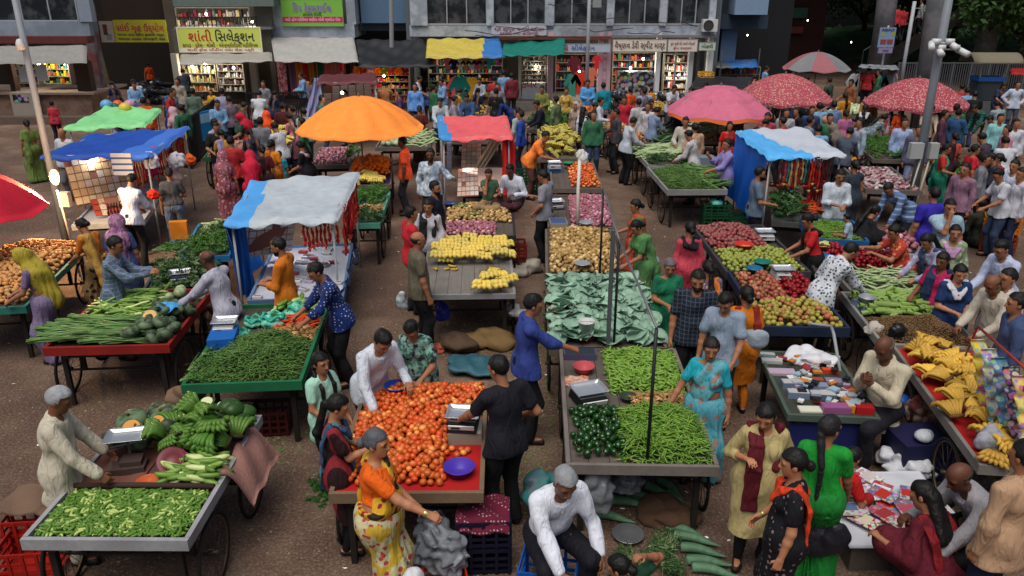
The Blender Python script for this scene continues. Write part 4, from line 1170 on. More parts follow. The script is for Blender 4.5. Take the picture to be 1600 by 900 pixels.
sign('shop_sign', 868, 68, 954, 82, Y - .42, '#a8b4c4', 'pale blue sign with blue and red Gujarati letters', [('રાધે', .13, .52, .7, .2, '#a83040'), ('સીલેક્શન', .5, .52, .7, .42, '#2c5ca8')], '#707880')
sign('shop_sign', 768, 40, 854, 56, Y - .06, '#b4b8c4', 'faded pinkish sign painted below the first floor windows', [('શ્રી ક્રૃષ્ણ જનરલ સ્ટોર્સ', .5, .32, .42, .9, '#94586c'), ('કટલરી તથા હોિઝયરી', .5, .74, .34, .7, '#94586c')])
# awnings
tarp('awning', [aty(666, 87, 35.6), aty(788, 86, 35.6), aty(780, 60, 37.9), aty(668, 60, 37.9)], '#b4a448', 'yellow tarpaulin awning with a blue corner over the shirt shop', None, .1, '#2c68a8', split=-.28, wr=.05, droop=.12, res=34)
tarp('awning', [aty(785, 86, 35.6), aty(880, 84, 35.6), aty(882, 58, 37.9), aty(788, 66, 37.9)], '#0d6a60', 'dark teal tarpaulin awning beside the yellow one', None, .1, wr=.04, droop=.05)
tarp('awning', [aty(560, 103, 35.6), aty(682, 101, 35.6), aty(660, 62, 37.9), aty(556, 60, 37.9)], '#1d2025', 'black plastic awning across the alley', None, .15, wr=.05)
tarp('awning', [aty(430, 93, 35.6), aty(559, 94, 35.6), aty(552, 58, 37.7), aty(424, 57, 37.7)], '#9a9a98', 'grey canvas awning under the green cloth shop sign', None, .05, wr=.03)
tarp('awning', [aty(282, 98, 34.0), aty(424, 92, 34.6), aty(424, 82, 36.9), aty(282, 84, 36.9)], '#96938e', 'dirty white awning below the yellow bordered banner', None, .05, wr=.03)
for i in range(9):
    g_ = np.random.default_rng(90 + i); x0 = g_.uniform(640, 1000); y0 = g_.uniform(2, 60); P_ = [aty(x0 + t * g_.uniform(60, 120), y0 + 10 * t * (1 - t) + t * g_.uniform(-6, 8), 37.5) for t in np.linspace(0, 1, 6)]
    b = MB(); b.tube(P_, .018, 5); o = b.build('cable', [mat('#1c1c20', .7)]); tag(o, 'thin dark cable sagging across the shop block front', 'cable', 'cables on the shop block')
# hanging shirts and dresses
def garment_tpl():
    o = [(-.13, 0), (-.15, .34), (-.27, .22), (-.33, .32), (-.16, .52), (-.06, .55), (0, .51), (.06, .55), (.16, .52), (.33, .32), (.27, .22), (.15, .34), (.13, 0)]
    V = np.array([(x, sy * .035, z - .55) for sy in (-1, 1) for x, z in o]); n = len(o)
    F3 = []
    for base in (0, n):
        for t in ((0, 1, 12), (1, 11, 12), (1, 2, 4), (2, 3, 4), (1, 4, 5), (1, 5, 6), (1, 6, 11), (6, 7, 11), (7, 8, 11), (8, 10, 11), (8, 9, 10)): F3.append([base + q for q in (t if base == 0 else t[::-1])])
    i = np.arange(n); k = (i + 1) % n
    return V, [np.array(F3), np.stack([i, k, k + n, i + n], 1)]
GT = garment_tpl(); _gm = npmesh('garment', GT[0], GT[1], False, [None])
def hang(x, y, Yd, c, label, sc=1., long=1., yaw=0., pat=None, c2=None):
    p = aty(x, y, Yd); o = link('hanging_garment', _gm); o.location = tuple(p); o.scale = (sc, sc, sc * long); o.rotation_euler = (0, 0, yaw)
    o.material_slots[0].link = 'OBJECT'; o.material_slots[0].material = mat(c, .85, pat, c2, 8.)
    return tag(o, label, 'garment', 'clothes hung out by the shops')
CN = {'#c86a78': 'pink', '#18243c': 'navy', '#d0ccc0': 'cream', '#a88a50': 'tan', '#b0b8c0': 'light grey', '#c84a6a': 'deep pink', '#8a7a5a': 'khaki', '#3a9a90': 'sea green'}
for i, (x, c) in enumerate(zip((699, 709, 719, 728, 737, 745, 753, 764), CN)): hang(x, 92, 36.6, c, CN[c] + ' child shirt in the row hung under the yellow awning', .75, 1.1)
for x, y, c, l, s in ((711, 120, '#d85a58', 'coral kurta on a stand outside the shirt shop', 1.2), (718, 118, '#0e7064', 'dark teal kurta on a stand outside the shirt shop', 1.5), (737, 120, '#c89a20', 'mustard yellow kurta on a stand outside the shirt shop', 1.2), (895, 115, '#3a8a78', 'sea green dress hung at the blue lettered shop', 1.2), (906, 111, '#c83a20', 'orange red dress hung at the blue lettered shop', 1.2), (924, 105, '#d07058', 'salmon top hung at the blue lettered shop', 1.), (933, 86, '#c82a30', 'small red top under the blue lettered sign', .7), (898, 88, '#602028', 'maroon cloth hung under the blue lettered sign', 1.)):
    hang(x, y, 36.4, c, l, s, 1.5)
for i, (x, c, l) in enumerate(((438, '#c0304a', 'red and white patterned sari length'), (456, '#6a4a68', 'plum sari length'), (466, '#c87818', 'mustard orange sari length'), (473, '#b02028', 'bright red sari length'), (488, '#a86a18', 'ochre sari length'), (498, '#145a40', 'bottle green sari length'), (511, '#c85a60', 'salmon sari length'), (521, '#b07060', 'dusty rose sari length'), (532, '#d04a50', 'coral sari length'))):
    P0 = aty(x, 93, 36.5); V, F = sheet(lambda u, v: ((u - .5) * .42 * (1 - .15 * v), .05 * np.sin(u * 14 + i), -v * (1.55 if i < 5 else .85) + .02 * np.sin(u * 9)), 12, 8)
    b = MB(); b.add(V, F); o = b.build('sari_length', [mat(c, .8, 'blotch' if i == 0 else None, '#d8b0b4', 6.)], None, True); o.location = tuple(P0); tag(o, l + ' hanging below the grey awning', 'sari', 'sari lengths below the awning')
sdr = np.random.default_rng(11)
for i, (x, c) in enumerate(zip(range(556, 640, 11), ['#d86020', '#c02a1a', '#d0a8a0', '#d87a10', '#7a8a1a', '#c8502a', '#e07a18', '#a82018'])):
    P0 = aty(x, 103, 35.9); V, F = sheet(lambda u, v: ((u - .5) * .3, .03 * np.sin(u * 9), -v * .38), 6, 4, .01); b = MB(); b.add(V, F); o = b.build('festival_cloth', [mat(c, .7, 'floral', '#d8b020', 9.)], None, True); o.location = tuple(P0)
    tag(o, ['orange', 'dark red', 'pale pink', 'amber', 'olive', 'rust', 'bright orange', 'brick red'][i] + ' decorated cloth hung along the black awning', 'cloth', 'cloths below the black awning')
# alley with a water tank and pipe
b = MB(); pbox(b, 563, -20, 636, 36, 38.6, 2., 0); pbox(b, 560, 34, 640, 48, 38.9, 1.6, 1); o = b.build('water_tank', [mat('#54708c', .8, var=.1), mat('#303c48', .9)]); tag(o, 'slate blue box jutting out above the black awning', 'tank')
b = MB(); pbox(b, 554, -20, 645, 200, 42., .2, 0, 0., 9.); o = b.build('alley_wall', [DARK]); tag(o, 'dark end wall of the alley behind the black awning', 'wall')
b = MB(); b.tube([aty(612, 74, 35.3), aty(611, -30, 35.3)], .09, 10); o = b.build('drain_pipe', [mat('#8a8c90', .6)]); o2 = tag(o, 'grey pipe standing up through the black awning', 'pipe')
# textile shop block
B = building('textile_shop_building', 'blue grey upper storey carrying the green and pink cloth shop sign'); Y = 37.9
part('wall', [WALLB], B, (422, 38, 554, 59, Y, 3., 0)); part('upper_wall', [WALLB], B, (422, -30, 438, 38, Y, 3., 0, None, 8.5), (540, -30, 554, 38, Y, 3., 0, None, 8.5))
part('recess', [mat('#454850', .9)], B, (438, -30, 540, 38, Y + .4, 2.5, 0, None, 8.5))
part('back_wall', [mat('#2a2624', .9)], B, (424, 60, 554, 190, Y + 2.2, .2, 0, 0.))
part('pillar', [mat('#5a5450', .9, var=.2)], B, (424, 60, 432, 180, Y - .3, .3, 0, 0.), (548, 60, 554, 180, Y - .3, .3, 0, 0.))
sign('shop_sign', 440, 0, 536, 41, Y - .1, '#7ab648', 'green textile shop sign with a pink band of small letters', [('િદપ ટેક્સટાઈલ', .5, .33, .4, .62, '#8a5ac0'), ('કાપડના વેપારી', .5, .55, .16, .3, '#2c4a20'), ('#', .5, .745, .22, .98, '#b8285c'), ('સાડી ડ્રેસ મટીરીયલ ચણીયા ચોલી બ્લાઉઝ પીસ', .5, .75, .16, .9, '#e8c8d8')])
# banner block
B = building('banner_shop_building', 'open fronted shop with a lit balcony behind the yellow bordered banner'); Y = 37.2
part('roof_beam', [mat('#62706c', .85, var=.2)], B, (268, -30, 426, 10, Y - .4, 1.4, 0, None, 6.))
part('balcony_floor', [GREYC], B, (272, 42, 424, 46, Y, 2.6, 0))
part('railing', [mat('#26282a', .6)], B, *[(x, 26, x + 1.2, 42, Y - .02, .04) for x in range(274, 404, 7)], (274, 26, 404, 27.5, Y - .06, .04))
part('wall', [mat('#5c5a56', .9, var=.2)], B, (270, 46, 424, 84, Y + .3, .3), (398, 10, 424, 46, Y + .2, .3))
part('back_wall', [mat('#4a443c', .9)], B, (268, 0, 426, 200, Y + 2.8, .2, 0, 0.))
part('pillar', [mat('#9c9890', .85)], B, (272, 84, 281, 170, Y, .3, 0, 0.), (392, 84, 402, 170, Y, .3, 0, 0.))
shelves(278, 12, 392, 41, Y + 2.2, 2, 'goods on the lit upstairs shelves above the banner', PALW + ['#8a3a50'], 14, 7)
shelves(290, 100, 340, 142, Y + 1.2, 3, 'bright shelves of small packs left in the banner shop', ['#d8cc9c', '#c8b070', '#e0dcd0', '#a86a3a', '#8a9a70'], 12, 8)
shelves(343, 100, 383, 142, Y + 1.2, 4, 'white shelves of bottles right in the banner shop', ['#d0d4d4', '#9098a0', '#5a4a50', '#e0e0e0'], 9, 9, .35)
for x, y, e in ((322, 22, 18), (394, 34, 10), (320, 99, 24), (365, 106, 12), (300, 104, 8)): glow(aty(x, y, Y + .5), e * 2.2)
sign('shop_banner', 278, 42, 409, 82, Y - .25, '#c4d060', 'yellow green cloth banner with red and black Gujarati letters', [('શાંતી', .27, .40, .5, .28, '#b02828'), ('િસલેક્શન', .68, .40, .5, .46, '#20242c'), ('કાપડ · ડ્રેસ · ચોલી · એમ્બ્રોઈડરી મટીરીયલ', .5, .72, .2, .9, '#6a4a20'), ('#', .5, .90, .14, .96, '#e0dccc'), ('સાડી ફોલ બીડીંગ તથા લેસ પટ્ટી', .5, .90, .13, .8, '#a83838')], '#dcdcc8')
# alley with motorbikes
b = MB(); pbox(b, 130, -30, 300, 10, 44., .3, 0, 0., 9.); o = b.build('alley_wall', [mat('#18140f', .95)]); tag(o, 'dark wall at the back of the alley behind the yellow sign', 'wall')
b = MB(); pbox(b, 160, 0, 270, 30, 40.5, .3, 0, 2.9, 6.); o = b.build('alley_beam', [mat('#241a14', .95)]); tag(o, 'dark beam over the alley entrance', 'beam')
sign('shop_sign', 179, 31, 261, 66, 37.2, '#a8a428', 'yellow hanging sign with red letters over the alley', [('સાંઈ ગૃહ ઉદ્યોગ', .5, .38, .40, .9, '#a82048'), ('ખાખરા પાપડ મઠીયા ફરસાણ નાસ્તા', .5, .66, .15, .9, '#2a3a48'), ('અથાણા મસાલા ચોળાફળી વેફર', .5, .85, .15, .9, '#2a3a48')])
sign('shop_poster', 157, 33, 178, 66, 37.22, '#a89a90', 'grey and red picture panel left of the yellow alley sign', [('#', .4, .4, .5, .3, '#5a3038'), ('#', .6, .75, .3, .4, '#78808a')])
b = MB(); b.beam(aty(161, 165, 35.), aty(136, 5, 35.), .55, .35); o = b.build('leaning_post', [mat('#5c6472', .85, 'blotch', '#5a3038', 1.)]); tag(o, 'thick stained post leaning at the corner of the left building', 'post')
b = MB(); b.beam(aty(170, 150, 36.), aty(152, 85, 36.), .3, .3); o = b.build('timber_post', [mat('#8a7438', .85, 'wood')]); tag(o, 'yellowish wooden post beside the stained corner post', 'post')
# left block
B = building('left_shop_building', 'low shop building on a raised plinth at the left edge'); Y = 33.6
part('wall', [mat('#72808e', .85, 'blotch', '#8492a2', 1.)], B, (-120, 33, 140, 56, Y, .3)); part('pillar', [mat('#7e8c9c', .85)], B, (118, -40, 138, 34, Y - .05, .35, 0, None, 7.))
window(B, -100, -30, 118, 33, Y + .15, 5)
part('beam', [mat('#5a2c2c', .85, var=.25)], B, (-120, 57, 136, 68, Y - .35, .6))
part('plinth', [mat('#6a5248', .9, 'blotch', '#80685a', 1.5, .2)], B, (-120, 150, 145, 188, Y - .1, 2.6, 0, 0., 1.1))
part('plinth_slab', [mat('#8a7a6e', .9, var=.2)], B, (-120, 144, 147, 150, Y - .3, 3., 0, 1.11, 1.2))
part('step', [mat('#5e5048', .9, var=.25)], B, (-120, 178, 150, 184, Y - .9, .75, 0, 0., .3))
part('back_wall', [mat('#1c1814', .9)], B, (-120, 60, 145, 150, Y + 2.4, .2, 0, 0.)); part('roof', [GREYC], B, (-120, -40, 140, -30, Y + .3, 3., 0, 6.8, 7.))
part('pillar', [mat('#3c2e28', .9)], B, (10, 70, 18, 146, Y + .1, .3, 0, 1.2), (118, 96, 140, 146, Y + .1, .4, 0, 1.2))
tarp('awning', [aty(-100, 97, 32.6), aty(134, 95, 32.6), aty(134, 70, 33.3), aty(-100, 72, 33.3)], '#7e7e7c', 'grey sheet awning over the snack shelves at the far left', None, .04, wr=.02)
shelves(70, 96, 112, 130, Y + .8, 3, 'snack packets, yellow above orange, on the left shop shelves', ['#c8b820', '#d8c830', '#2a6a80', '#c05a20', '#206a50'], 7, 12); glow(aty(60, 100, Y + .6), 34); glow(aty(100, 99, Y + .4), 30)
shelves(20, 96, 62, 140, Y + 1.6, 4, 'dim shelves at the far left of the left shop', ['#5a5030', '#6a5a38', '#3a3028', '#8a7a50'], 7, 13)
b = MB(); pbox(b, 30, 104, 52, 128, Y - .4, .04); pbox(b, 56, 101, 74, 126, Y - .38, .04); o = b.build('notice_board', [mat('#a4acb4', .6)]); tag(o, 'two pale notice sheets hanging at the left shop front', 'notice')
b = MB(); pbox(b, 18, 145, 56, 180, Y - .5, .35, 0, 0.); o = b.build('cabinet', [mat('#8c867c', .7)]); b = MB(); pbox(b, 20, 148, 44, 160, Y - .52, .02); b.build('picture_panel', [mat('#2a3a5a', .6, 'goods', '#101418', 6.)], o); tag(o, 'pale cabinet with a dark blue picture against the plinth', 'cabinet')
# ---------------------------------------------------------------- right hand background: bridge, stairs, pillars
CONC = mat('#6c6e72', .9, 'blotch', '#54565a', .8, .2)
B = building('corner_tower', 'blue grey tower corner with an overhanging box right of the shop block'); 
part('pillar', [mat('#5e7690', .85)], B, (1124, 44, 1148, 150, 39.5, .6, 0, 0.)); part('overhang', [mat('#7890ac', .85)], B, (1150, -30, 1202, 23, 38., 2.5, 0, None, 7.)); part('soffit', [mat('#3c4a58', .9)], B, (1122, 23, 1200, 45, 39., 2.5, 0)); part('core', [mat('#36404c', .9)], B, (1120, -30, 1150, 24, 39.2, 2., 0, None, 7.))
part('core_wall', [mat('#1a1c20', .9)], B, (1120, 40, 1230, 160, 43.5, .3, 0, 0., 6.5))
B = empty('footbridge', (0, 0, 0), 0, 'dark covered footbridge and stairs crossing behind the market', 'bridge')
b = MB(); b.box((34, 56, 9.2), (52, 22, 1.0)); b.build('added_shade_deck', [CONC], B)  # unseen slab above the frame, added to shade the background below
b = MB(); p0 = aty(1330, 150, 50.); p1 = aty(1500, 20, 50.); p2 = aty(1610, -60, 50.)
b.beam(aty(1345, 118, 47.), aty(1490, 30, 47.), 1.0, .5); b.beam(aty(1490, 30, 47.), aty(1640, -60, 47.), 1.0, .5); b.build('stair_flight', [mat('#242220', .9, var=.2)], B)
b = MB()
for i in range(14):
    a = aty(1345 + i * 10.4, 108 - i * 6.3, 46.6); b.tube([a, a + V3(0, 0, 1.)], .025, 5)
b.tube([aty(1345, 108, 46.6) + V3(0, 0, 1.), aty(1480, 26, 46.6) + V3(0, 0, 1.)], .04, 6); b.build('handrail', [mat('#3a3c40', .5)], B)
for x0, y0, x1, y1, w, Yd in ((1385, -20, 1372, 105, 1.0, 44.), (1535, 40, 1533, 112, 1.1, 45.5)):
    b = MB(); a = aty(x1, y1 + 12, Yd); a[2] = 0; c = aty(x0, y0, Yd); b.tube([a, V3(c[0], c[1], 9.)], w / 2, 16); b.build('bridge_pillar', [CONC], B, True)
b = MB(); a = aty(1448, 150, 32.); a[2] = 0; c = aty(1470, -30, 32.); b.tube([a, (c + (c - a) * .5)], [.42, .38], 16); o = b.build('concrete_pillar', [CONC], None, True); tag(o, 'thick concrete pillar rising behind the camera pole', 'pillar')
b = MB(); b.box((30, 72, 5.5), (110, .5, 11)); o = b.build('dark_backdrop_wall', [mat('#101216', .95, 'blotch', '#1c2026', .3)]); tag(o, 'dark backdrop wall added far behind the footbridge', 'wall')  # backdrop closing the view; shade under the bridge is put into its near-black colour
b = MB(); pbox(b, 1200, 0, 1290, 60, 52., 3., 0, 0., 9.); pbox(b, 1205, 12, 1262, 28, 51.7, .3, 1); pbox(b, 1212, 42, 1255, 52, 51.6, .3, 2); o = b.build('red_shopfront', [mat('#38201c', .9, var=.3), mat('#2a5044', .8), mat('#6a3028', .8)]); tag(o, 'dim reddish shopfront with a green awning under the bridge', 'building')
def fence(name, x0, y0, x1, y1, Y0, Y1, n, h, c, label):
    a = aty(x0, y0, Y0); e = aty(x1, y1, Y1); a[2] = 0; e[2] = 0; root = empty(name, tuple(a), 0, label, 'fence'); d = e - a
    b = MB()
    for z in (.12, h - .05): b.beam((0, 0, z), (d[0], d[1], z), .05)
    b.build('rail', [mat(c, .5)], root); b = MB()
    for i in range(n + 1):
        q = d * i / n; b.beam((q[0], q[1], .02), (q[0], q[1], h), .03 if i % 8 else .08)
    b.build('bars', [mat(c, .5)], root); return root
fence('railing_fence', 1400, 130, 1610, 135, 41., 41., 60, 1.7, '#50545a', 'grey bar fence below the footbridge')
fence('iron_railing', 296, 240, 352, 205, 24.5, 30.5, 44, 1.5, '#17181a', 'black iron railing slanting behind the bearded seller')
fence('iron_railing', 388, 175, 480, 168, 31., 31.3, 26, 1.5, '#17181a', 'black iron railing below the hanging saris')
p = aty(322, 190, 26.9); b = MB(); b.box((0, 0, 0), (.62, .04, .95)); b.box((0, -.022, .25), (.5, .006, .3), 1); o = b.build('blue_notice', [mat('#1c86c8', .6), mat('#9cc8e0', .6)]); o.location = (p[0], p[1] - .1, .95); o.rotation_euler = (0, 0, R(75)); tag(o, 'bright blue notice tied to the black railing', 'sign')
# trees
def tree(px, Y, h, r, label, seed, leaves=2600, c='#26401c', c2='#3c5a28', zc=None):
    g = np.random.default_rng(seed); p = aty(px, 100, Y); root = empty('tree', (p[0], Y, 0), 0, label, 'tree', 'trees beyond the footbridge')
    zc = zc or h * .68
    b = MB(); b.tube([(0, 0, 0), (.1, 0, h * .3), (-.05, .1, h * .6)], [.28, .2, .12], 8)
    for i in range(7):
        a = g.uniform(0, 6.28); b.tube([(0, .05, h * g.uniform(.3, .5)), (math.cos(a) * r * .5, math.sin(a) * r * .5, zc), (math.cos(a) * r * .8, math.sin(a) * r * .8, zc + h * .15)], [.1, .06, .02], 6)
    b.build('trunk', [mat('#3a3028', .9)], root, True)
    cl = g.normal(size=(26, 3)); cl /= np.linalg.norm(cl, axis=1)[:, None]; cl *= g.uniform(.35, 1, (26, 1)) * np.array([r, r, h * .3])
    k = g.integers(0, 26, leaves); c0 = cl[k] + g.normal(size=(leaves, 3)) * r * .16 + [0, 0, zc]
    A = g.normal(size=(leaves, 3)); A /= np.linalg.norm(A, axis=1)[:, None]; Bv = np.cross(A, g.normal(size=(leaves, 3))); Bv /= np.linalg.norm(Bv, axis=1)[:, None]
    s = g.uniform(.10, .24, (leaves, 1)); V = np.stack([c0 - A * s, c0 + Bv * s * .5, c0 + A * s, c0 - Bv * s * .5], 1).reshape(-1, 3)
    F = np.arange(leaves * 4).reshape(-1, 4); link('crown', npmesh('crown', V, [F], False, [mat(c, .7, tone=2, c2=c2)], None, np.repeat(g.random(leaves), 4)), root)
for i, a in enumerate(((1590, 44, 7.5, 3.2), (1480, 60, 7.5, 4.5), (1530, 52, 9, 4.5), (1620, 50, 9, 4.), (1420, 66, 7, 3.5), (1210, 64, 7, 4.), (1340, 68, 7, 4.))):
    tree(a[0], a[1], a[2], a[3], ['broad dark tree hanging in at the top right corner', 'dark tree behind the thick concrete pillar', 'tall dark tree above the grey awning kiosk', 'dark tree just outside the right edge', 'low tree under the footbridge stairs', 'dark tree behind the red shopfront', 'small tree between the bridge pillars'][i], 20 + i, 5200 if i < 4 else 2200, zc=a[2] * .62)
# slabs of grass beyond
V, F = sheet(lambda u, v: (14 + 40 * u, 58 + 12 * v, .05 + 1.8 * v + .2 * np.sin(u * 20)), 20, 6); b = MB(); b.add(V, F); o = b.build('grass_bank', [mat('#3a5a38', .9, 'blotch', '#284028', 1.)], None, True); o['kind'] = 'structure'
# ---------------------------------------------------------------- produce kinds
Tom = [T_ball(.033, (1, 1, .85), 10, 7, .03, i, .12) for i in range(3)]; M_tom = mat('#bc3c14', .3, tone=2, c2='#cc6828', c3='#cc8440', spec=.4, var=.2)
Pot = [T_ball(.035, (1.15, .9, .8), 9, 6, .07, i) for i in range(3)]; M_pot = mat('#b0905c', .75, tone=2, c2='#9a7c48', c3='#c0a674')
Oni = [T_ball(.032, (1, 1, .9), 9, 7, .04, i) for i in range(2)]; M_oni = mat('#8c4a58', .5, tone=2, c2='#a8707a', c3='#b8889a')
App = [T_ball(.036, (1, 1, .9), 9, 7, .03, i, .15) for i in range(2)]; M_app = mat('#8c2a2c', .35, tone=2, c2='#94704a', c3='#a86a50'); M_gua = mat('#8a9038', .4, tone=2, c2='#a08a44', c3='#9a5a3c'); M_red = mat('#7c1018', .3, tone=1)
Ghe = [T_pod(.075, .0125, b, 5, 6, .35, .9) for b in (.08, .18, 0)]; M_ghe = mat('#3f6420', .38, tone=2, c2='#648a34', c3='#98aa60')
Cuc = [T_pod(.21, .026, b, 6, 8, .4, .9) for b in (.05, .1)]; M_cuc = mat('#7c9a48', .35, tone=2, c2='#5c8430', c3='#b0bc80')
Ban = [T_bananas(6, .21, .0225, i) for i in range(3)]; M_ban = [mat('#ccb04c', .5, tone=2, c2='#d8c468', c3='#b8a448'), mat('#6a5830', .7)]; M_rban = [mat('#caa440', .5, tone=2, c2='#b89038', var=.2), mat('#5a4420', .7)]; M_gban = [mat('#3c6420', .4, tone=2, c2='#5a8030'), mat('#3a3418', .7)]
Pum = [T_pumpkin(.14), T_pumpkin(.12)]; M_pum = [mat('#2c3c2a', .5, 'blotch', '#55684c', 9., tone=1), mat('#6a6040', .8)]
Pap = [T_ball(.085, (1.3, .9, .85), 12, 8, .03, 2)]; M_pap = mat('#2c4c1c', .4, tone=1)
Cap = [T_capsicum(.042)]; M_cap = [mat('#12380e', .18, tone=1, spec=.6), mat('#4a6a28', .6)]
Chi = [T_pod(.13, .0085, b, 5, 5, .3, .8, .04, i) for i, b in enumerate((.15, -.1, .25))]; M_chi = mat('#52802a', .35, tone=2, c2='#7a9c3c', c3='#3a5c1c')
Bch = [T_pod(.115, .0135, b, 5, 6, .25, .75, .03, i) for i, b in enumerate((.1, -.08))]; M_bch = mat('#5a8428', .3, tone=2, c2='#84a648', c3='#46681c')
Bea = [T_pod(.17, .0062, b, 6, 4, .3, .9, .06, i) for i, b in enumerate((.12, -.1, .2))]; M_bea = mat('#40642a', .45, tone=2, c2='#628240', c3='#30501c')
Gou = [T_pod(.42, .028, b, 7, 7, .5, .8) for b in (.06, -.05)]; M_gou = mat('#8ca070', .45, tone=2, c2='#a8b890', c3='#6c8850')
Lef = [T_leaf(.29, .22, i, .26, .5) for i in range(5)]; M_lef = mat('#789a86', .65, 'blotch', '#88a894', 9., tone=1, spec=.3); M_rol = mat('#44684c', .6, 'blotch', '#54785c', 9., tone=1)
Gin = [T_ginger(i) for i in range(3)]; M_gin = mat('#8c6838', .8, tone=2, c2='#a88450', c3='#b89468')
Car = [T_pod(.16, .014, .04, 4, 6, .2, .5)]; M_car = mat('#c04418', .5, tone=1)
Cor = [T_corn()]; M_cor = [mat('#b8a040', .5, tone=1), mat('#6a8a3c', .6, tone=2, c2='#8ca45c')]
Nut = [T_pod(.032, .008, .05, 3, 5, .6)]; M_nut = mat('#5c4428', .85, tone=2, c2='#7a6040')
Clu = [T_clump(26, .16, .022, .06, i) for i in range(3)]; M_clu = [mat('#2c5a1c', .65, tone=2, c2='#4a7a2c'), mat('#6a8a4c', .6)]; M_dkc = [mat('#1c401c', .65, tone=2, c2='#2e5a28'), mat('#8a9a6c', .6)]
Stk = [T_stalks(9, .6, i) for i in range(2)]; M_stk = mat('#4c7038', .5, tone=2, c2='#6c8c50')
Cab = [T_ball(.075, (1, 1, .85), 10, 7, .08, i) for i in range(2)]; M_cab = mat('#8aa070', .6, 'blotch', '#b0bc98', 14., tone=1)
Mar = [T_ball(.045, (1, 1, .75), 8, 6, .2, i) for i in range(2)]; M_mar = mat('#c85808', .8, tone=2, c2='#d87c10')
Lem = [T_ball(.028, (1.15, 1, .95), 8, 6, .03)]; M_lem = mat('#b0a030', .4, tone=1)
def on(px, py, dz=0., z=.88): return at(px, py, z + dz)

# ---------------------------------------------------------------- carts and what lies on them, nearest first
c = cart([(40, 848), (288, 848), (410, 655), (206, 655)], 'grey edged pushcart of gherkins, cucumbers, green bananas and pumpkins', '#9a9ca0', '#5a4038', wheels=True)
heap(c, .03, .97, .03, .345, Ghe, 'gherkin', [M_ghe], .036, .035, 'small green gherkin in the wide layer at the front of the cart', 'gherkin', layers=3, ramp=.06, tilt=.6)
b = MB(); b.tube([c.P(.02, .365, .05), c.P(.5, .365, .06), c.P(.98, .365, .05)], .028, 8); o = b.build('rolled_sacking', [mat('#3a2a24', .9)], None, True); tag(o, 'rolled brown sacking dividing gherkins from cucumbers', 'sack')
heap(c, .58, .97, .385, .60, Cuc, 'cucumber', [M_cuc], .078, .09, 'pale green cucumber heaped beside the gherkins', layers=2, ang=.1, tilt=.5)
heap(c, .42, .99, .60, .84, Ban, 'banana_bunch', M_gban, .145, .17, 'bunch of green cooking bananas on the gherkin cart', layers=2, flat=False, tilt=.4, ramp=.25)
heap(c, .60, .99, .80, 1.0, Pap, 'papaya', [M_pap], .125, .12, 'dark green papaya at the far corner of the gherkin cart', layers=2, ramp=.3)
heap(c, .04, .42, .60, 1.0, Pum, 'pumpkin', M_pum, .20, .06, 'mottled dark green pumpkin on the gherkin cart', layers=1, flat=False, tilt=.25, ramp=.3)
def cut(px, py, r, dz, fl, rind, label, name='cut_pumpkin', cat='pumpkin', rx_=-20):
    b = MB(); V, F = T_ball(r, (1, .8, .55), 14, 9, .02); m = V[:, 2] < .02 * r; V[~m, 2] = .02 * r
    b.add(V, F, 0); b.lathe([(.001, .03 * r), (r * .55, .035 * r), (r * .74, .025 * r)], 16, (0, 0, .002), 1); o = b.build(name, [mat(rind, .5), mat(fl, .5)], None, True); o.location = tuple(on(px, py, dz)); o.rotation_euler = (R(rx_ + 55), 0, R(10)); return tag(o, label, cat)
cut(205, 668, .12, .20, '#c88a28', '#3a4a30', 'left orange cut pumpkin half with paler rind on the gherkin cart'); cut(246, 658, .09, .24, '#c8861c', '#2c3c28', 'smaller orange cut pumpkin half beside the green bananas')
cut(323, 627, .085, .22, '#c8d0a0', '#2c4a1c', 'pale cut papaya half, left of the pair', 'cut_papaya', 'papaya', -35); cut(348, 633, .08, .22, '#d0d8b8', '#2c4a1c', 'whitish cut papaya half, right of the pair', 'cut_papaya', 'papaya', -35)
b = MB(); V, F = sheet(lambda u, v: ((u - .5) * .62, (v - .5) * .8, .012 * np.sin(u * 12) * np.sin(v * 10) + .012), 16, 16, .004); b.add(V, F); o = b.build('brown_cloth', [mat('#6a4238', .85)], None, True); o.location = tuple(c.P(.22, .52, .0)); tag(o, 'reddish brown cloth under the old scale on the gherkin cart', 'cloth')
root = empty('balance_scale', tuple(on(200, 735)), .2, 'old iron balance with a steel tray on the gherkin cart', 'weighing scale')
b = MB(); b.box((0, 0, .04), (.36, .2, .07)); b.box((.05, .02, .1), (.2, .16, .05)); b.build('iron_base', [mat('#4a3c38', .6, metal=.3)], root)
b = MB(); b.tube([(.02, .1, .1), (.02, .1, .3)], .014, 6); b.tube([(-.15, .1, .22), (.2, .1, .27)], .012, 6); b.build('balance_arm', [mat('#6a6a68', .4, metal=.7)], root)
V, F = sheet(lambda u, v: ((u - .5) * .38, .12 + (v - .5) * .28, .31 + .035 * np.clip(np.maximum(np.abs(2 * u - 1), np.abs(2 * v - 1)) * 4 - 3, 0, 1)), 17, 17, .004)
b = MB(); b.add(V, F); b.build('tray', [mat('#c0c4c6', .25, metal=.7)], root, True)
bowl(on(232, 758, .0), .105, '#b0542c', 'terracotta orange bowl beside the cucumbers'); o = bowl(on(270, 722, .10), .13, '#6a3038', 'maroon bowl leaning on the cucumbers', tilt=40); bowl(on(274, 724, .07), .135, '#b02868', 'pink rimmed bowl under the maroon one', tilt=38, h=.06)
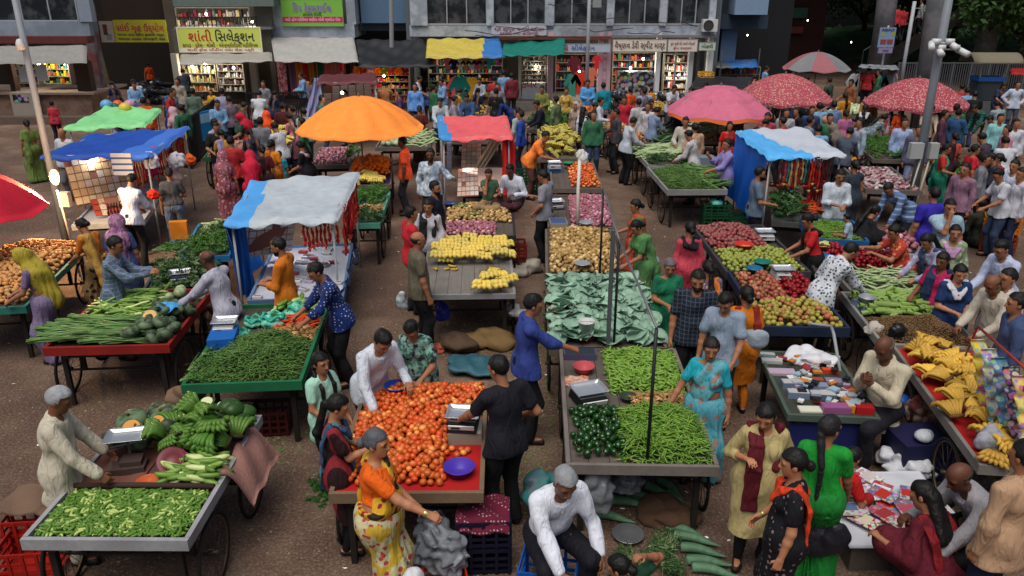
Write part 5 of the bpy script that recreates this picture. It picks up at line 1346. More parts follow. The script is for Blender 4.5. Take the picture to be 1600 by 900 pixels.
b = MB(); V, F = sheet(lambda u, v: (.3 * u - .12 * v * 0, (v - .5) * .9, -.35 * u ** 2 + .03 * np.sin(v * 14 + u * 5)), 12, 20, .005); b.add(V, F); o = b.build('sacking', [mat('#8a645c', .9, bump=.5)], None, True); o.location = tuple(c.P(.97, .66, .06)); o.rotation_euler = (0, 0, c.yaw); tag(o, 'pinkish sacking draped over the right rim of the gherkin cart', 'sack')
crate((on(48, 848, 0, .3)[0], on(48, 848, 0, .3)[1], .0), .1, '#8c1810', 'red crate standing under the front left corner of the gherkin cart', .55, .4, .32)
crate((at(28, 800, .4)[0] + .05, at(28, 800, .4)[1], 0), .1, '#8c1810', 'red crate covered by brown sacking beside the old seller', .5, .4, .42)
q = at(40, 780, .45); V, F = sheet(lambda u, v: ((u - .5) * .55, (v - .5) * .5, .02 * np.sin(u * 8 + v * 5) - .25 * np.clip(np.abs(u - .5) * 2 - .8, 0, 1)), 14, 14, .006); b = MB(); b.add(V, F); o = b.build('sacking', [mat('#6a5444', .9, bump=.5)], None, True); o.location = tuple(q); tag(o, 'brown jute sacking lying on the red crate', 'sack')

c = cart([(520, 775), (752, 775), (760, 602), (574, 602)], 'wooden pushcart of orange red tomatoes with a scale', '#7a6650', '#6d5c50')
V, F = sheet(lambda u, v: ((u - .5) * 1.4, (v - .5) * 1.05, .006 + .004 * np.sin(u * 9)), 10, 10, .003); b = MB(); b.add(V, F); o = b.build('red_cloth', [mat('#a01414', .8)]); o.location = tuple(c.P(.5, .26)); o.rotation_euler = (0, 0, c.yaw); tag(o, 'red cloth lying under the tomatoes', 'cloth')
heap(c, .02, .74, .06, .98, Tom, 'tomato', [M_tom], .064, .11, 'ripe orange red tomato heaped on the tomato cart', layers=2, flat=False, tilt=.5, ramp=.16)
heap(c, .72, .985, .60, .985, Tom, 'tomato', [M_tom], .064, .05, 'ripe orange red tomato heaped on the tomato cart', layers=2, flat=False, tilt=.5, ramp=.3)
heap(c, .70, .90, .28, .36, Tom, 'tomato', [M_tom], .07, .01, 'ripe orange red tomato heaped on the tomato cart', layers=1, flat=False)
box_obj('wooden_box', c.P(.86, .47, .008), (.36, .34, .13), '#8a8074', 'pale box under the weighing scale on the tomato cart', 'box', c.yaw, '#b0aaa0')
scale(c.P(.85, .47, .15), c.yaw - .1, 'digital scale with a square steel tray on the tomato cart', side='#181a1c', s=1.05)
bowl(c.P(.84, .15, .012), .15, '#44309a', 'purple plastic bowl on the red cloth of the tomato cart', h=.10)
o = bowl(on(620, 612, .13), .135, '#1c3a9c', 'blue plastic basin held over the tomatoes', h=.09)
root = crate((at(754, 840, .45)[0], at(754, 840, .3)[1], 0), .05, '#101224', 'dark blue crate under the tomato cart, lowest of the stack', .52, .36, .3); crate((at(754, 840, .45)[0], at(754, 840, .3)[1], .31), .05, '#141428', 'dark crate in the stack beside the black shirted man', .52, .36, .3)
b = MB(); V, F = sheet(lambda u, v: ((u - .5) * .52, (v - .5) * .42, .02 * np.sin(u * 10 + v * 7) - .14 * np.clip(.12 - v, 0, 1) * 8), 16, 16, .01); b.add(V, F); q = at(754, 840, .45); o = b.build('maroon_cloth', [mat('#58122a', .9, 'dots', '#a08890', 28.)], None, True); o.location = (q[0], at(754, 840, .3)[1], .65); tag(o, 'maroon cloth with pale specks spread over the crates', 'cloth')
lumpy('plastic_bag', at(683, 890, .0), .24, '#80868e', 'crumpled clear plastic bag standing under the tomato cart', 'bag', (1, .9, 1.5), 3, .4, .2, f=16.)
crate((at(690, 905, 0)[0] + .05, at(690, 905, 0)[1] - .15, 0), .2, '#a82c14', 'orange red crate below the plastic bag', .4, .3, .2)

c = cart([(887, 732), (1117, 732), (1055, 550), (877, 548)], 'weathered wooden pushcart of green chillies, ginger and capsicums', '#77706a', '#625a54')
heap(c, .36, .985, .03, .40, Chi + Bea[:1], 'green_chilli', [M_chi], .048, .17, 'long thin green chillies heaped at the front of the cart', 'chillies', each=False, layers=4, ramp=.2, tilt=.5, stufflabel='long thin green chillies heaped at the front right of the cart')
heap(c, .03, .42, .05, .42, Cap, 'capsicum', M_cap, .082, .07, 'glossy dark green capsicum at the front left of the chilli cart', layers=2, flat=False, tilt=.8, ramp=.25)
heap(c, .36, .98, .56, .985, Bch, 'green_pepper', [M_bch], .056, .10, 'x', 'peppers', each=False, layers=4, ramp=.15, tilt=.5, stufflabel='bright green hot peppers spread across the back of the cart')
heap(c, .50, .97, .37, .56, Gin, 'ginger_root', [M_gin], .075, .05, 'knobbly tan ginger root between the peppers and the chillies', layers=2, ramp=.25, tilt=.3)
scale(c.P(.19, .50), c.yaw + .35, 'black digital scale with a silver tray on the chilli cart', side='#16181a', s=1.15)
bowl(on(912, 582, .0), .13, '#b04a50', 'pink oval bowl behind the scale of the chilli cart', h=.10); bowl(on(981, 626, .0), .10, '#2e3c2c', 'dark green bowl between peppers and ginger', h=.07)
box_obj('blue_tin', c.P(.16, .93), (.42, .2, .09), '#4a4660', 'violet grey open cash box at the back corner of the chilli cart', 'box', c.yaw, '#243038'); V, F = sheet(lambda u, v: ((u - .5) * .34, (v - .5) * .26, .01 + .01 * np.sin(u * 14 + v * 9)), 10, 10, .003); b = MB(); b.add(V, F); o = b.build('orange_bag', [mat('#b86a48', .6, 'blotch', '#c8b0a0', 12.)], None, True); o.location = tuple(c.P(.1, .68)); tag(o, 'flat orange packet beside the scale of the chilli cart', 'packet')
MET = mat('#2a2c30', .5, metal=.4)
def rod(name, a, b_, r, m, label, cat='pole'):
    b = MB(); b.tube([a, b_], r, 8); o = b.build(name, [m], None, True); return tag(o, label, cat)
p1 = on(1011, 722); p2 = on(959, 542); p3 = on(937, 432)
for p, l in ((p1, 'black upright pole at the front of the chilli cart'), (p2, 'black upright pole at the front of the leaf cart'), (p3, 'black upright pole on the potato cart')): rod('awning_pole', (p[0], p[1], .885), (p[0], p[1], 2.36), .018, MET, l)
rod('awning_rail', (p1[0], p1[1], 2.375), (p2[0], p2[1], 2.375), .014, mat('#6a6e74', .5, metal=.5), 'grey rail joining the nearest two black poles', 'rail'); rod('awning_rail', (p2[0], p2[1], 2.38), (p3[0], p3[1], 2.38), .014, mat('#6a6e74', .5, metal=.5), 'grey rail joining the further two black poles', 'rail')
q = on(950, 543); b = MB(); b.box((q[0], q[1] + .02, 1.7), (.05, .07, 1.62)); o = b.build('wooden_prop', [mat('#4c5054', .8)]); tag(o, 'flat grey timber prop beside the black pole of the leaf cart', 'post')

c = cart([(858, 548), (1040, 548), (1000, 437), (855, 437)], 'wooden pushcart covered with big grey green leaves', '#6a5e54', '#5a5048')
heap(c, .02, .98, .06, .97, Lef, 'taro_leaf', [M_lef], .125, .07, 'large grey green taro leaf layered on the leaf cart', 'leaf', layers=3, flat=True, tilt=.35, ramp=.15, jit=.6)
bucket(c.P(.32, .12, .08), .11, .21, '#b8bcbc', 'white plastic bucket standing among the leaves'); bowl(c.P(.32, .12, .0), .12, '#b02c20', 'red basin under the white bucket', h=.07)
for u, v in ((.12, .42), (.30, .42)):
    V, F = sheet(lambda a, b_: ((a - .5) * .3, (b_ - .5) * .4, .02 * np.sin(a * 8)), 8, 8, .004); b = MB(); b.add(V, F); o = b.build('red_cloth', [mat('#b04034', .8)], None, True); o.location = tuple(c.P(u, v, .11)); tag(o, 'red cloth patch showing %s between the leaves' % ('at the left edge' if u < .2 else 'behind the bucket'), 'cloth')
c = cart([(855, 434), (968, 434), (958, 362), (853, 362)], 'pushcart heaped with yellow brown potatoes beside the leaf cart', '#6a5e54', '#5c544c')
heap(c, .04, .97, .05, .98, Pot, 'potato', [M_pot], .074, .14, 'yellow brown potato heaped in the pushcart behind the leaf cart', layers=2, flat=False, tilt=.6, ramp=.2)
bowl(on(910, 413, .16), .13, '#b8bcc0', 'steel plate lying on the potatoes', h=.03, metal=.6, rough=.3); bowl(on(916, 352, .14), .14, '#b0b4b8', 'steel bowl between the potatoes and the onions', h=.07, metal=.6, rough=.3)
c = cart([(853, 358), (958, 358), (948, 308), (862, 308)], 'pushcart of pink onions behind the potatoes', '#6a5e54', '#5c544c')
heap(c, .32, .98, .03, .97, Oni, 'onion', [M_oni], .068, .10, 'pink onion in the heap behind the potatoes', layers=2, flat=False, tilt=.6, ramp=.2)
scale(on(867, 325), .2, 'weighing scale with a white tray beside the pink onions', side='#24262a', tray='#d0d4d8', s=1.1)
box_obj('carton', on(872, 355), (.34, .4, .14), '#8a8678', 'worn carton printed in blue beside the onions', 'box', .05, '#3c4c74'); box_obj('carton', on(893, 368), (.2, .2, .1), '#a09c90', 'small pale carton against the potatoes', 'box')
q = on(903, 356); b = MB(); b.tube([q, q + V3(-.01, .1, .75), q + V3(.03, .4, 1.35)], .035, 10); o = b.build('wrapped_pipe', [mat('#c4c0b8', .5)], None, True); tag(o, 'white wrapped pipe standing in front of the onions', 'pipe'); lumpy('plastic_bag', q + V3(.08, .42, 1.22), .13, '#c8c8c4', 'white plastic bag tied on top of the wrapped pipe', 'bag', (1, .8, 1.1), 6, .25, .3)
crate((at(800, 408, .2)[0], at(800, 408, .2)[1], 0), 0, '#5c1f1a', 'dark red crate beside the banana cart, lower one', .55, .4, .3); crate((at(800, 408, .2)[0], at(800, 408, .2)[1], .31), .06, '#6a241c', 'dark red crate stacked beside the banana cart', .55, .4, .3)
lumpy('plastic_sack', at(822, 428), .3, '#8a867c', 'heap of pale plastic sacking beside the potato cart', 'sack', (1.2, .8, .6), 8, .2, .4)
c = cart([(657, 463), (803, 459), (795, 378), (672, 378)], 'grey topped pushcart of yellow bananas', '#8a8c8c', '#7c7872', rim=.03)
Ban2 = [T_bananas(4, .23, .033, i) for i in range(3)]
heap(c, .04, .98, .55, .98, Ban2, 'banana_bunch', M_ban, .20, .05, 'ripe yellow banana bunch in the long rows on the banana cart', layers=2, flat=False, tilt=.07, jit=.08, ang=3.14, ramp=.1, szj=.08)
heap(c, .56, .98, .06, .36, Ban2, 'banana_bunch', M_ban, .20, .04, 'ripe yellow banana bunch at the front corner of the banana cart', layers=2, flat=False, tilt=.2, jit=.2, ang=3.14)
for px, py, a in ((707, 416, 0), (700, 420, 1), (682, 420, 2), (712, 421, .6)):
    V, F = T_pod(.15, .018, .25, 6, 7, .4, .9); o = link('banana', npmesh('banana', V, F, True, [mat('#c8a028', .45)])); o.location = tuple(on(px, py, .03)); o.rotation_euler = (0, .2, a); tag(o, 'loose yellow banana lying on the bare part of the banana cart', 'banana', 'loose bananas')
c = cart([(690, 372), (805, 372), (800, 320), (697, 320)], 'pushcart of potatoes and purple onions behind the bananas', '#2c2824', '#5c544c')
heap(c, .03, .75, .03, .38, Oni, 'onion', [M_oni], .07, .05, 'purple onion at the front of the cart behind the bananas', layers=2, flat=False, ramp=.2); heap(c, .03, .98, .40, .97, Pot, 'potato', [M_pot], .08, .06, 'small potato behind the purple onions', layers=2, flat=False, ramp=.2)
for px, py, k, l in ((703, 322, '#2c3a6a', 'dark blue bowl on the potatoes behind the bananas'), (720, 326, '#3a5a2c', 'olive green bowl on the potatoes beside the blue one'), (741, 338, '#2c5c30', 'green bowl in the middle of the small potatoes')): bowl(on(px, py, .05), .14, k, l, h=.08)
scale(on(775, 328), .1, 'weighing scale in front of the seated seller in white', side='#202428')

c = cart([(290, 606), (476, 601), (507, 480), (366, 480)], 'green painted pushcart of beans, carrots and herbs', '#1c6a44', '#4c4a40', rim=.07)
heap(c, .14, .96, .04, .50, Bea, 'green_beans', [M_bea], .052, .24, 'x', 'beans', each=False, layers=4, ramp=.4, tilt=.5, stufflabel='slender green beans heaped at the front of the green cart')
heap(c, .55, .98, .50, .66, Gin, 'ginger_root', [M_gin], .07, .06, 'pale ginger root beside the carrots on the green cart', layers=2, ramp=.3)
heap(c, .50, .98, .66, .82, Car, 'carrot', [M_car], .06, .07, 'orange red carrot on the green cart', layers=2, ang=.1, tilt=.5, ramp=.3)
heap(c, .45, .98, .86, 1.0, Cuc, 'cucumber', [M_cuc], .10, .12, 'pale curved cucumber at the back of the green cart', layers=2, ang=1.4, tilt=.3)
for i in range(12):
    q = c.P(-.06 + .10 * (i % 3) + .02 * (i // 3), .06 + .09 * (i // 3), .02 + .03 * (i % 2)); t = T_clump(60, .26, .02, .09, 30 + i, True, 1.2)
    o = link('coriander_bunch', npmesh('coriander_bunch', t[0], t[1], False, M_clu, t[2])); o.location = tuple(q); o.rotation_euler = (0, 0, rng.normal() * .4); tag(o, 'leafy green coriander bunch lying at the left end of the green cart', 'herbs', 'coriander bunches on the green cart')
box_obj('blue_box', on(352, 545), (.34, .48, .24), '#1458a4', 'blue plastic box under the scale on the green cart', 'box', c.yaw + .1, '#5c8cb8'); scale(on(353, 515, .18) , .1, 'white scale with a steel tray on the blue box', side='#b0b4b4', s=.95)
def bag(px, py, r, dz, cc, label, inner=None, z=.88):
    root = lumpy('produce_bag', at(px, py, z + dz), r, cc, label, 'bag', (1, .9, .55), px % 9, .22, .35, pat='blotch', c2='#7ac8b0' if inner else '#b0b4b4')
    if inner:
        b = MB(); a = np.linspace(0, 2 * np.pi, 25); b.tube(np.stack([np.cos(a) * r * .75, np.sin(a) * r * .7, r * .75 + .03 * np.sin(a * 5)], 1), .022, 6); b.build('rolled_rim', [mat(cc, .4)], root, True)
        t = T_clump(70, r * .7, .012, .05, px, False, 1.); V = t[0] * [1, 1, .5]; o = link('contents', npmesh('contents', V - [r * .35, 0, 0], t[1], False, inner, t[2]), root); o.location = (0, 0, r * .8)
for px, py, r, l in ((378, 532, .15, 'net bag of small chillies beside the blue box'), (398, 510, .15, 'net bag of leaves behind the chilli bag'), (428, 508, .19, 'aqua plastic bag of pale peppers on the green cart'), (468, 492, .19, 'aqua plastic bag of green chillies at the polka dot seller')): bag(px, py, r, .0, '#2c9a84', 'aqua ' + l if 'aqua' not in l else l, M_clu)
lumpy('jute_sack', at(300, 632, .3), .26, '#6a5444', 'brown sack hanging below the coriander bunches', 'sack', (1.1, .7, .6), 4, .2, .9)

c = cart([(82, 546), (262, 546), (330, 458), (165, 458)], 'red painted pushcart of onion stalks, gourds and pumpkins', '#8c1c14', '#3a2c28', rim=.07)
heap(c, -.02, .66, .04, .45, Stk, 'onion_stalks', [M_stk], .13, .05, 'x', 'green onions', each=False, layers=3, ang=.0, tilt=.12, stufflabel='long green onion stalks laid along the front of the red cart')
heap(c, .06, .62, .45, .98, [(t[0] * .75, t[1]) for t in Gou], 'ridge_gourd', [M_cuc], .12, .10, 'slim green ridge gourd behind the onion stalks', 'gourd', layers=2, ang=.1, tilt=.4)
heap(c, .60, .99, .05, .62, [(t[0] * .75, t[1], t[2]) for t in Pum], 'pumpkin', M_pum, .165, .12, 'mottled green pumpkin on the red cart', layers=2, flat=False, tilt=.4, ramp=.35)
cut(234, 493, .12, .26, '#c8a058', '#4a5a30', 'yellow cut pumpkin half on top of the red cart'); heap(c, .66, .98, .66, .97, Cab, 'round_gourd', [M_cab], .16, .05, 'pale round gourd at the back of the red cart', 'gourd', layers=1)
V, F = sheet(lambda u, v: ((u - .5) * .3, (v - .5) * .26, .05 * np.sin(u * 7) * np.cos(v * 5)), 8, 8, .004); b = MB(); b.add(V, F); o = b.build('blue_bag', [mat('#3a90c8', .5)], None, True); o.location = tuple(on(262, 478, .28)); tag(o, 'bright blue plastic bag over the pumpkins of the red cart', 'bag')
c = cart([(-95, 486), (45, 486), (128, 386), (-5, 386)], 'pushcart of pale potatoes at the left edge', '#2c7a6c', '#4c443c')
heap(c, .02, .97, .05, .99, Pot, 'potato', [mat('#b8824a', .7, tone=2, c2='#c89a60')], .085, .18, 'pale brown potato heaped on the cart at the left edge', layers=2, flat=False, ramp=.2); box_obj('carton', on(55, 385, .1), (.3, .2, .12), '#a08880', 'small pinkish carton behind the left potatoes', 'box')
c = cart([(292, 404), (368, 404), (368, 352), (305, 352)], 'blue edged table of leafy greens and gourds', '#2470a0', '#3c4440', wheels=False, name='vegetable_table', cat='table')
heap(c, .03, .97, .05, .5, [(t[0] * .9, t[1], t[2]) for t in Clu], 'leafy_greens', M_clu, .11, .1, 'x', 'greens', each=False, layers=2, stufflabel='light green leaves spread on the blue edged table'); heap(c, .2, .97, .5, .75, [(t[0] * .9, t[1], t[2]) for t in Clu], 'spinach', M_dkc, .11, .1, 'x', 'greens', each=False, layers=2, stufflabel='dark spinach behind the light green leaves')
heap(c, .25, .97, .76, 1., [(t[0] * .7, t[1]) for t in Gou], 'bottle_gourd', [M_gou], .1, .08, 'pale green gourd at the back of the blue edged table', 'gourd', ang=.0, tilt=.2)
c = cart([(228, 470), (330, 470), (330, 418), (240, 418)], 'low table of greens behind the red cart', '#3c4a50', '#3c4440', wheels=False, name='vegetable_table', cat='table', z=.72)
heap(c, .1, .95, .1, .95, [(t[0] * 1.1, t[1], t[2]) for t in Clu], 'leafy_greens', M_dkc, .13, .12, 'x', 'greens', each=False, layers=2, stufflabel='dark leafy greens piled between the blue shirted seller and the man in white'); scale(at(282, 438, .85), .3, 'scale with a silver tray among the dark greens', side='#203468')
c = cart([(552, 352), (592, 352), (609, 303), (562, 303)], 'narrow mint green cart of herbs and ginger', '#58a088', '#5a8a78')
heap(c, .05, .95, .02, .30, Clu, 'spinach', M_dkc, .1, .06, 'x', 'greens', each=False, layers=2, stufflabel='dark green herbs at the front of the mint green cart'); heap(c, .05, .95, .32, .55, Gin, 'ginger_root', [M_gin], .08, .05, 'pale ginger root on the mint green cart', ramp=.3); heap(c, .0, .95, .58, .98, Clu, 'leafy_greens', M_clu, .1, .12, 'x', 'greens', each=False, layers=2, stufflabel='green herb leaves at the back of the mint green cart')
c = cart([(548, 293), (606, 290), (616, 250), (545, 250)], 'wooden cart of orange marigolds and bananas under the orange umbrella', '#6a5a50', '#40306a')
heap(c, .03, .95, .35, .98, Mar, 'marigold', [M_mar], .085, .12, 'orange marigold flower on the cart under the orange umbrella', 'flower', layers=2, flat=False); heap(c, .1, .8, .04, .33, Ban, 'banana_bunch', M_ban, .2, .03, 'yellow banana bunch in front of the marigolds', flat=False, ang=3.1, tilt=.2)
c = cart([(860, 297), (942, 297), (925, 257), (862, 257)], 'pushcart of red tomatoes with a raised scale', '#6c625a', '#5c544c')
heap(c, .38, .98, .05, .97, Tom, 'tomato', [M_tom], .09, .1, 'small red tomato on the cart by the man in orange', flat=False, ramp=.2); scale(on(866, 262, .12), .1, 'white scale on a blue box beside the red tomatoes', side='#8a98a8'); box_obj('blue_box', on(866, 268), (.34, .34, .12), '#3c6c9c', 'blue box carrying the scale beside the red tomatoes', 'box'); bowl(on(912, 256, .1), .14, '#20282c', 'black bowl behind the red tomatoes'); bowl(on(888, 258, .1), .14, '#2c7a4c', 'green bowl beside the hand of the man in orange'); bowl(on(901, 277, .08), .09, '#2c4ca0', 'small blue bowl on the red tomatoes')
c = cart([(838, 250), (902, 250), (895, 208), (842, 208)], 'pushcart of yellow bananas and limes behind the man in orange', '#6c625a', '#5c544c')
heap(c, .1, .98, .1, .95, Ban, 'banana_bunch', [mat('#a8983c', .5, tone=2, c2='#b8b060'), M_ban[1]], .2, .14, 'dull yellow banana bunch on the cart behind the man in orange', flat=False, tilt=.5)
crate((at(822, 285, .3)[0], at(822, 285, .3)[1], 0), 0, '#12482c', 'dark green crate behind the man in the grey t-shirt, lower one', .6, .4, .32); crate((at(822, 285, .3)[0], at(822, 285, .3)[1], .33), 0, '#14502f', 'dark green crate stacked behind the man in the grey t-shirt', .6, .4, .32)
# right side
c = cart([(1040, 302), (1125, 299), (1098, 262), (1018, 266)], 'long grey cart of beans at the front of the gourd row', '#8a8c8c', '#5c544c', rim=.08)
heap(c, .05, .8, .05, .9, Bea, 'green_beans', [M_bea], .06, .16, 'x', 'beans', each=False, layers=3, tilt=.5, stufflabel='fine green beans heaped at the front of the gourd row'); heap(c, .75, 1.0, .1, .9, Stk, 'onion_stalks', [M_stk], .14, .12, 'x', 'green onions', each=False, ang=-.5, layers=2, stufflabel='green onion stalks at the right end of the bean cart'); box_obj('grey_box', on(1100, 262, .02), (.5, .4, .3), '#6a7884', 'grey plastic box carrying a scale by the lavender shirted seller', 'box', .1, '#9aa4ac')
c = cart([(1015, 262), (1092, 260), (1072, 232), (988, 234)], 'long grey cart of pale gourds in the middle of the row', '#8a8c8c', '#5c544c', rim=.08)
heap(c, .03, .95, .3, .97, Gou, 'bottle_gourd', [M_gou], .13, .14, 'long pale green gourd stacked on the grey cart', 'gourd', layers=2, ang=.15, tilt=.25); heap(c, .0, .95, .0, .28, [(t[0] * 1.2, t[1], t[2]) for t in Clu], 'spinach', M_dkc, .14, .08, 'x', 'greens', each=False, layers=2, stufflabel='dark greens between the gourds and the beans')
rod('stick', on(1063, 262), on(1076, 225, .25), .014, MET, 'thin black stick standing in the gourd cart')
for z_, l in ((0, 'dark green crate below the bean cart, lowest on the left'), (.3, 'dark green crate below the bean cart, top with a mint bag')): crate((at(1117, 345, .15)[0], at(1117, 345, .15)[1], z_), 0, '#0e4028', l, .62, .42, .29)
crate((at(1117, 345, .15)[0] + .55, at(1117, 345, .15)[1] + .03, 0), .1, '#0e4028', 'dark green crate below the bean cart, beside the stack', .5, .42, .29); lumpy('mint_bag', (at(1117, 345, .15)[0], at(1117, 345, .15)[1], .52), .16, '#58b09c', 'mint green plastic bag in the top green crate', 'bag', seed=5)
c = cart([(1188, 520), (1310, 516), (1258, 430), (1146, 434)], 'dark blue edged pushcart of guavas and red apples', '#1c2a44', '#4c4440', rim=.09)
heap(c, .03, .97, .03, .42, App, 'guava', [M_gua], .082, .12, 'yellow green guava at the front of the fruit cart', layers=2, flat=False, ramp=.25); heap(c, .03, .55, .42, .98, App, 'apple', [M_app], .082, .12, 'pink red apple behind the guavas', layers=2, flat=False, ramp=.25); heap(c, .55, .98, .42, .98, App, 'pomegranate', [M_red], .078, .12, 'deep red pomegranate beside the pink apples', layers=2, flat=False, ramp=.25)
c = cart([(1133, 432), (1254, 428), (1195, 355), (1087, 358)], 'pushcart of dusky red apples and green guavas further back', '#3c3c40', '#4c4440', rim=.08)
heap(c, .03, .97, .02, .45, App, 'guava', [mat('#7c8c34', .4, tone=2, c2='#94984a')], .08, .10, 'green guava on the further fruit cart', layers=2, flat=False, ramp=.25); heap(c, .02, .8, .46, .98, App, 'apple', [mat('#7c3034', .45, tone=2, c2='#94605a')], .08, .12, 'dusky red apple on the further fruit cart', layers=2, flat=False, ramp=.25)
for px, py, k, l, r in ((1162, 388, '#b82c24', 'bright red bowl on the further fruit cart', .16), (1178, 426, '#1c5c80', 'blue bowl between the two fruit carts', .13), (1190, 416, '#1c6458', 'teal bowl behind the blue bowl', .14)): bowl(on(px, py, .14), r, k, l, h=.09)
scale(on(1194, 372, .06), 0, 'pale scale at the back corner of the further fruit cart', side='#a8acac'); scale(on(1222, 432, .10), 0, 'pale scale beside the woman in red and black', side='#a8acac')
c = cart([(1262, 385), (1344, 383), (1334, 352), (1262, 353)], 'blue fronted cart of green beans in the right crowd', '#1c5c90', '#3c4440', wheels=False, rim=.14)
heap(c, .03, .97, .05, .97, Bea, 'green_beans', [M_chi], .05, .12, 'x', 'beans', each=False, layers=3, tilt=.5, stufflabel='bright green beans on the blue fronted cart')
c = cart([(1205, 350), (1262, 350), (1290, 318), (1210, 318)], 'low table of herbs, cauliflower and carrots', '#4c4c4c', '#3c4440', wheels=False, z=.8, name='vegetable_table', cat='table')
heap(c, .02, .5, .05, .95, [(t[0] * 1.5, t[1], t[2]) for t in Clu], 'leafy_greens', M_dkc, .16, .2, 'x', 'greens', each=False, layers=3, stufflabel='feathery dark herbs beside the man in the pale shirt'); heap(c, .55, .98, .5, .95, Car, 'carrot', [M_car], .08, .1, 'orange carrot heaped beside the feathery herbs', ang=.2); bowl(on(1287, 334, .1), .15, '#a84a20', 'orange bowl on the carrots', h=.1)
c = cart([(1272, 440), (1338, 440), (1320, 385), (1262, 388)], 'dark table of blue and lime baskets behind the seller in floral white', '#3c3834', '#5c2c2c', wheels=False, name='fruit_table', cat='table')
bowl(on(1288, 412, .0), .2, '#1858a8', 'blue tub on the dark fruit table', h=.12); bowl(on(1281, 388, .0), .2, '#a8b470', 'lime basket of garlic on the dark fruit table', h=.1); heap(c, .5, .98, .5, .98, App, 'apple', [M_red], .08, .08, 'red apple behind the blue tub', flat=False)
c = cart([(1375, 545), (1520, 545), (1452, 462), (1325, 466)], 'grey edged pushcart of peanuts and corn in the right crowd', '#8a8884', '#4c443c', rim=.07)
heap(c, .03, .97, .03, .52, Nut, 'peanuts', [M_nut], .034, .16, 'x', 'peanuts', each=False, layers=3, tilt=.8, ramp=.45, stufflabel='brown peanuts heaped at the front of the corn cart')
heap(c, .1, .97, .52, .98, Cor, 'corn_cob', M_cor, .10, .10, 'corn cob in its pale green husk', layers=2, ang=.2, tilt=.4)
c2_ = cart([(1325, 462), (1450, 458), (1400, 398), (1290, 402)], 'pushcart of pale gourds and apples behind the corn', '#6a6662', '#4c443c')
heap(c2_, .2, .97, .02, .55, [(t[0] * .55, t[1]) for t in Gou], 'bottle_gourd', [M_gou], .12, .1, 'short pale gourd behind the corn', 'gourd', ang=.1, tilt=.5); heap(c2_, .3, .97, .56, .98, App, 'apple', [M_red], .08, .1, 'dark red apple behind the pale gourds', flat=False)
scale(on(1352, 482, .02), .3, 'blue grey scale with a steel bowl on the corn cart', side='#5c6c88', body='#8a98b0', pan=False); bowl(on(1354, 472, .14), .12, '#a8acb0', 'steel bowl on the blue grey scale', h=.09, metal=.6); lumpy('black_bag', on(1398, 532), .15, '#101216', 'black plastic bag on the rim of the corn cart', 'bag', (1, .8, 1.1), 2, .2, .3); lumpy('cloth_bag', on(1366, 518), .13, '#a8a098', 'grey white cloth bag beside the black bag', 'bag', (1, 1, .8), 7, .2, .8)
c = cart([(1535, 735), (1665, 735), (1545, 548), (1398, 548)], 'red covered pushcart of banana bunches at the right edge', '#7c7872', '#5c544c', sheetc='#a01818')
heap(c, .04, .60, .03, .97, Ban, 'banana_bunch', M_rban, .15, .05, 'spotted yellow banana bunch laid out on red cloth', layers=1, flat=False, tilt=.3, jit=.5)
# rack of sachets over the banana cart
root = empty('sachet_rack', tuple(on(1560, 640)), 0, 'hanging rack of coloured snack sachets above the red covered cart', 'rack'); root.location = (0, 0, 0)
A0, A1 = on(1535, 535, .45), on(1580, 690, .1); 
for i, (sx, cc, dd, nm) in enumerate(((1530, '#a03020', '#c8b030', 'garland'), (1546, '#3a5a88', '#b8b8a8', 'sachet_strip'), (1562, '#283440', '#4a7898', 'sachet_strip'), (1580, '#a83028', '#304060', 'sachet_strip'), (1596, '#7c2c28', '#c8b060', 'sachet_strip'))):
    p = at(sx, 530 + i * 14, 1.75); V, F = sheet(lambda u, v: ((u - .5) * .17 + v * .05, -v * .38 + .03 * np.sin(v * 30), -v * .78), 5, 24, .01)
    b = MB(); b.add(V + p, F); b.build(nm, [mat(cc, .35, 'goods', dd, 16.)], root, True)
b = MB(); b.tube([at(1528, 510, 1.8), at(1618, 590, 1.8)], .015, 6); b.tube([at(1618, 590, 1.8), on(1640, 680)], .015, 6); b.tube([at(1528, 510, 1.8), on(1500, 575)], .012, 6); b.build('rack_frame', [mat('#8c2c24', .5)], root, True)
lumpy('grey_sack', on(1545, 700, .05), .13, '#8c9098', 'pale grey sack hanging from the sachet rack', 'sack', (1, .8, 1.3), 12, .15, .7)
c = cart([(1232, 652), (1358, 650), (1312, 552), (1190, 553)], 'low stationery table with a dull green rim', '#4a5a50', '#3c4038', wheels=False, z=.72, name='stationery_table', cat='table', rim=.03, skirt='#141c54')
ps = np.random.default_rng(5)
for i in range(64):
    u, v = ps.uniform(.2, .96), ps.uniform(.12, .9); nm, cc = [('ivory', '#c8c4b4'), ('sky', '#8ca8b8'), ('white', '#d0d0d4'), ('amber', '#b8742c'), ('ruby', '#8c2c30'), ('silver', '#a0a4ac'), ('lilac', '#a494b0'), ('black', '#1c1c20')][i % 8]
    d = (ps.uniform(.05, .13), ps.uniform(.04, .1), ps.uniform(.015, .035)); b = MB(); b.box((0, 0, d[2] / 2), d); o = b.build('small_packet', [mat(cc, .35)]); o.location = tuple(c.P(u, v, .07 if i % 2 else .03)); o.rotation_euler = (0, 0, ps.uniform(-1, 1)); tag(o, 'little %s packet strewn over the stationery table' % nm, 'packet', 'little %s packets on the stationery table' % nm)
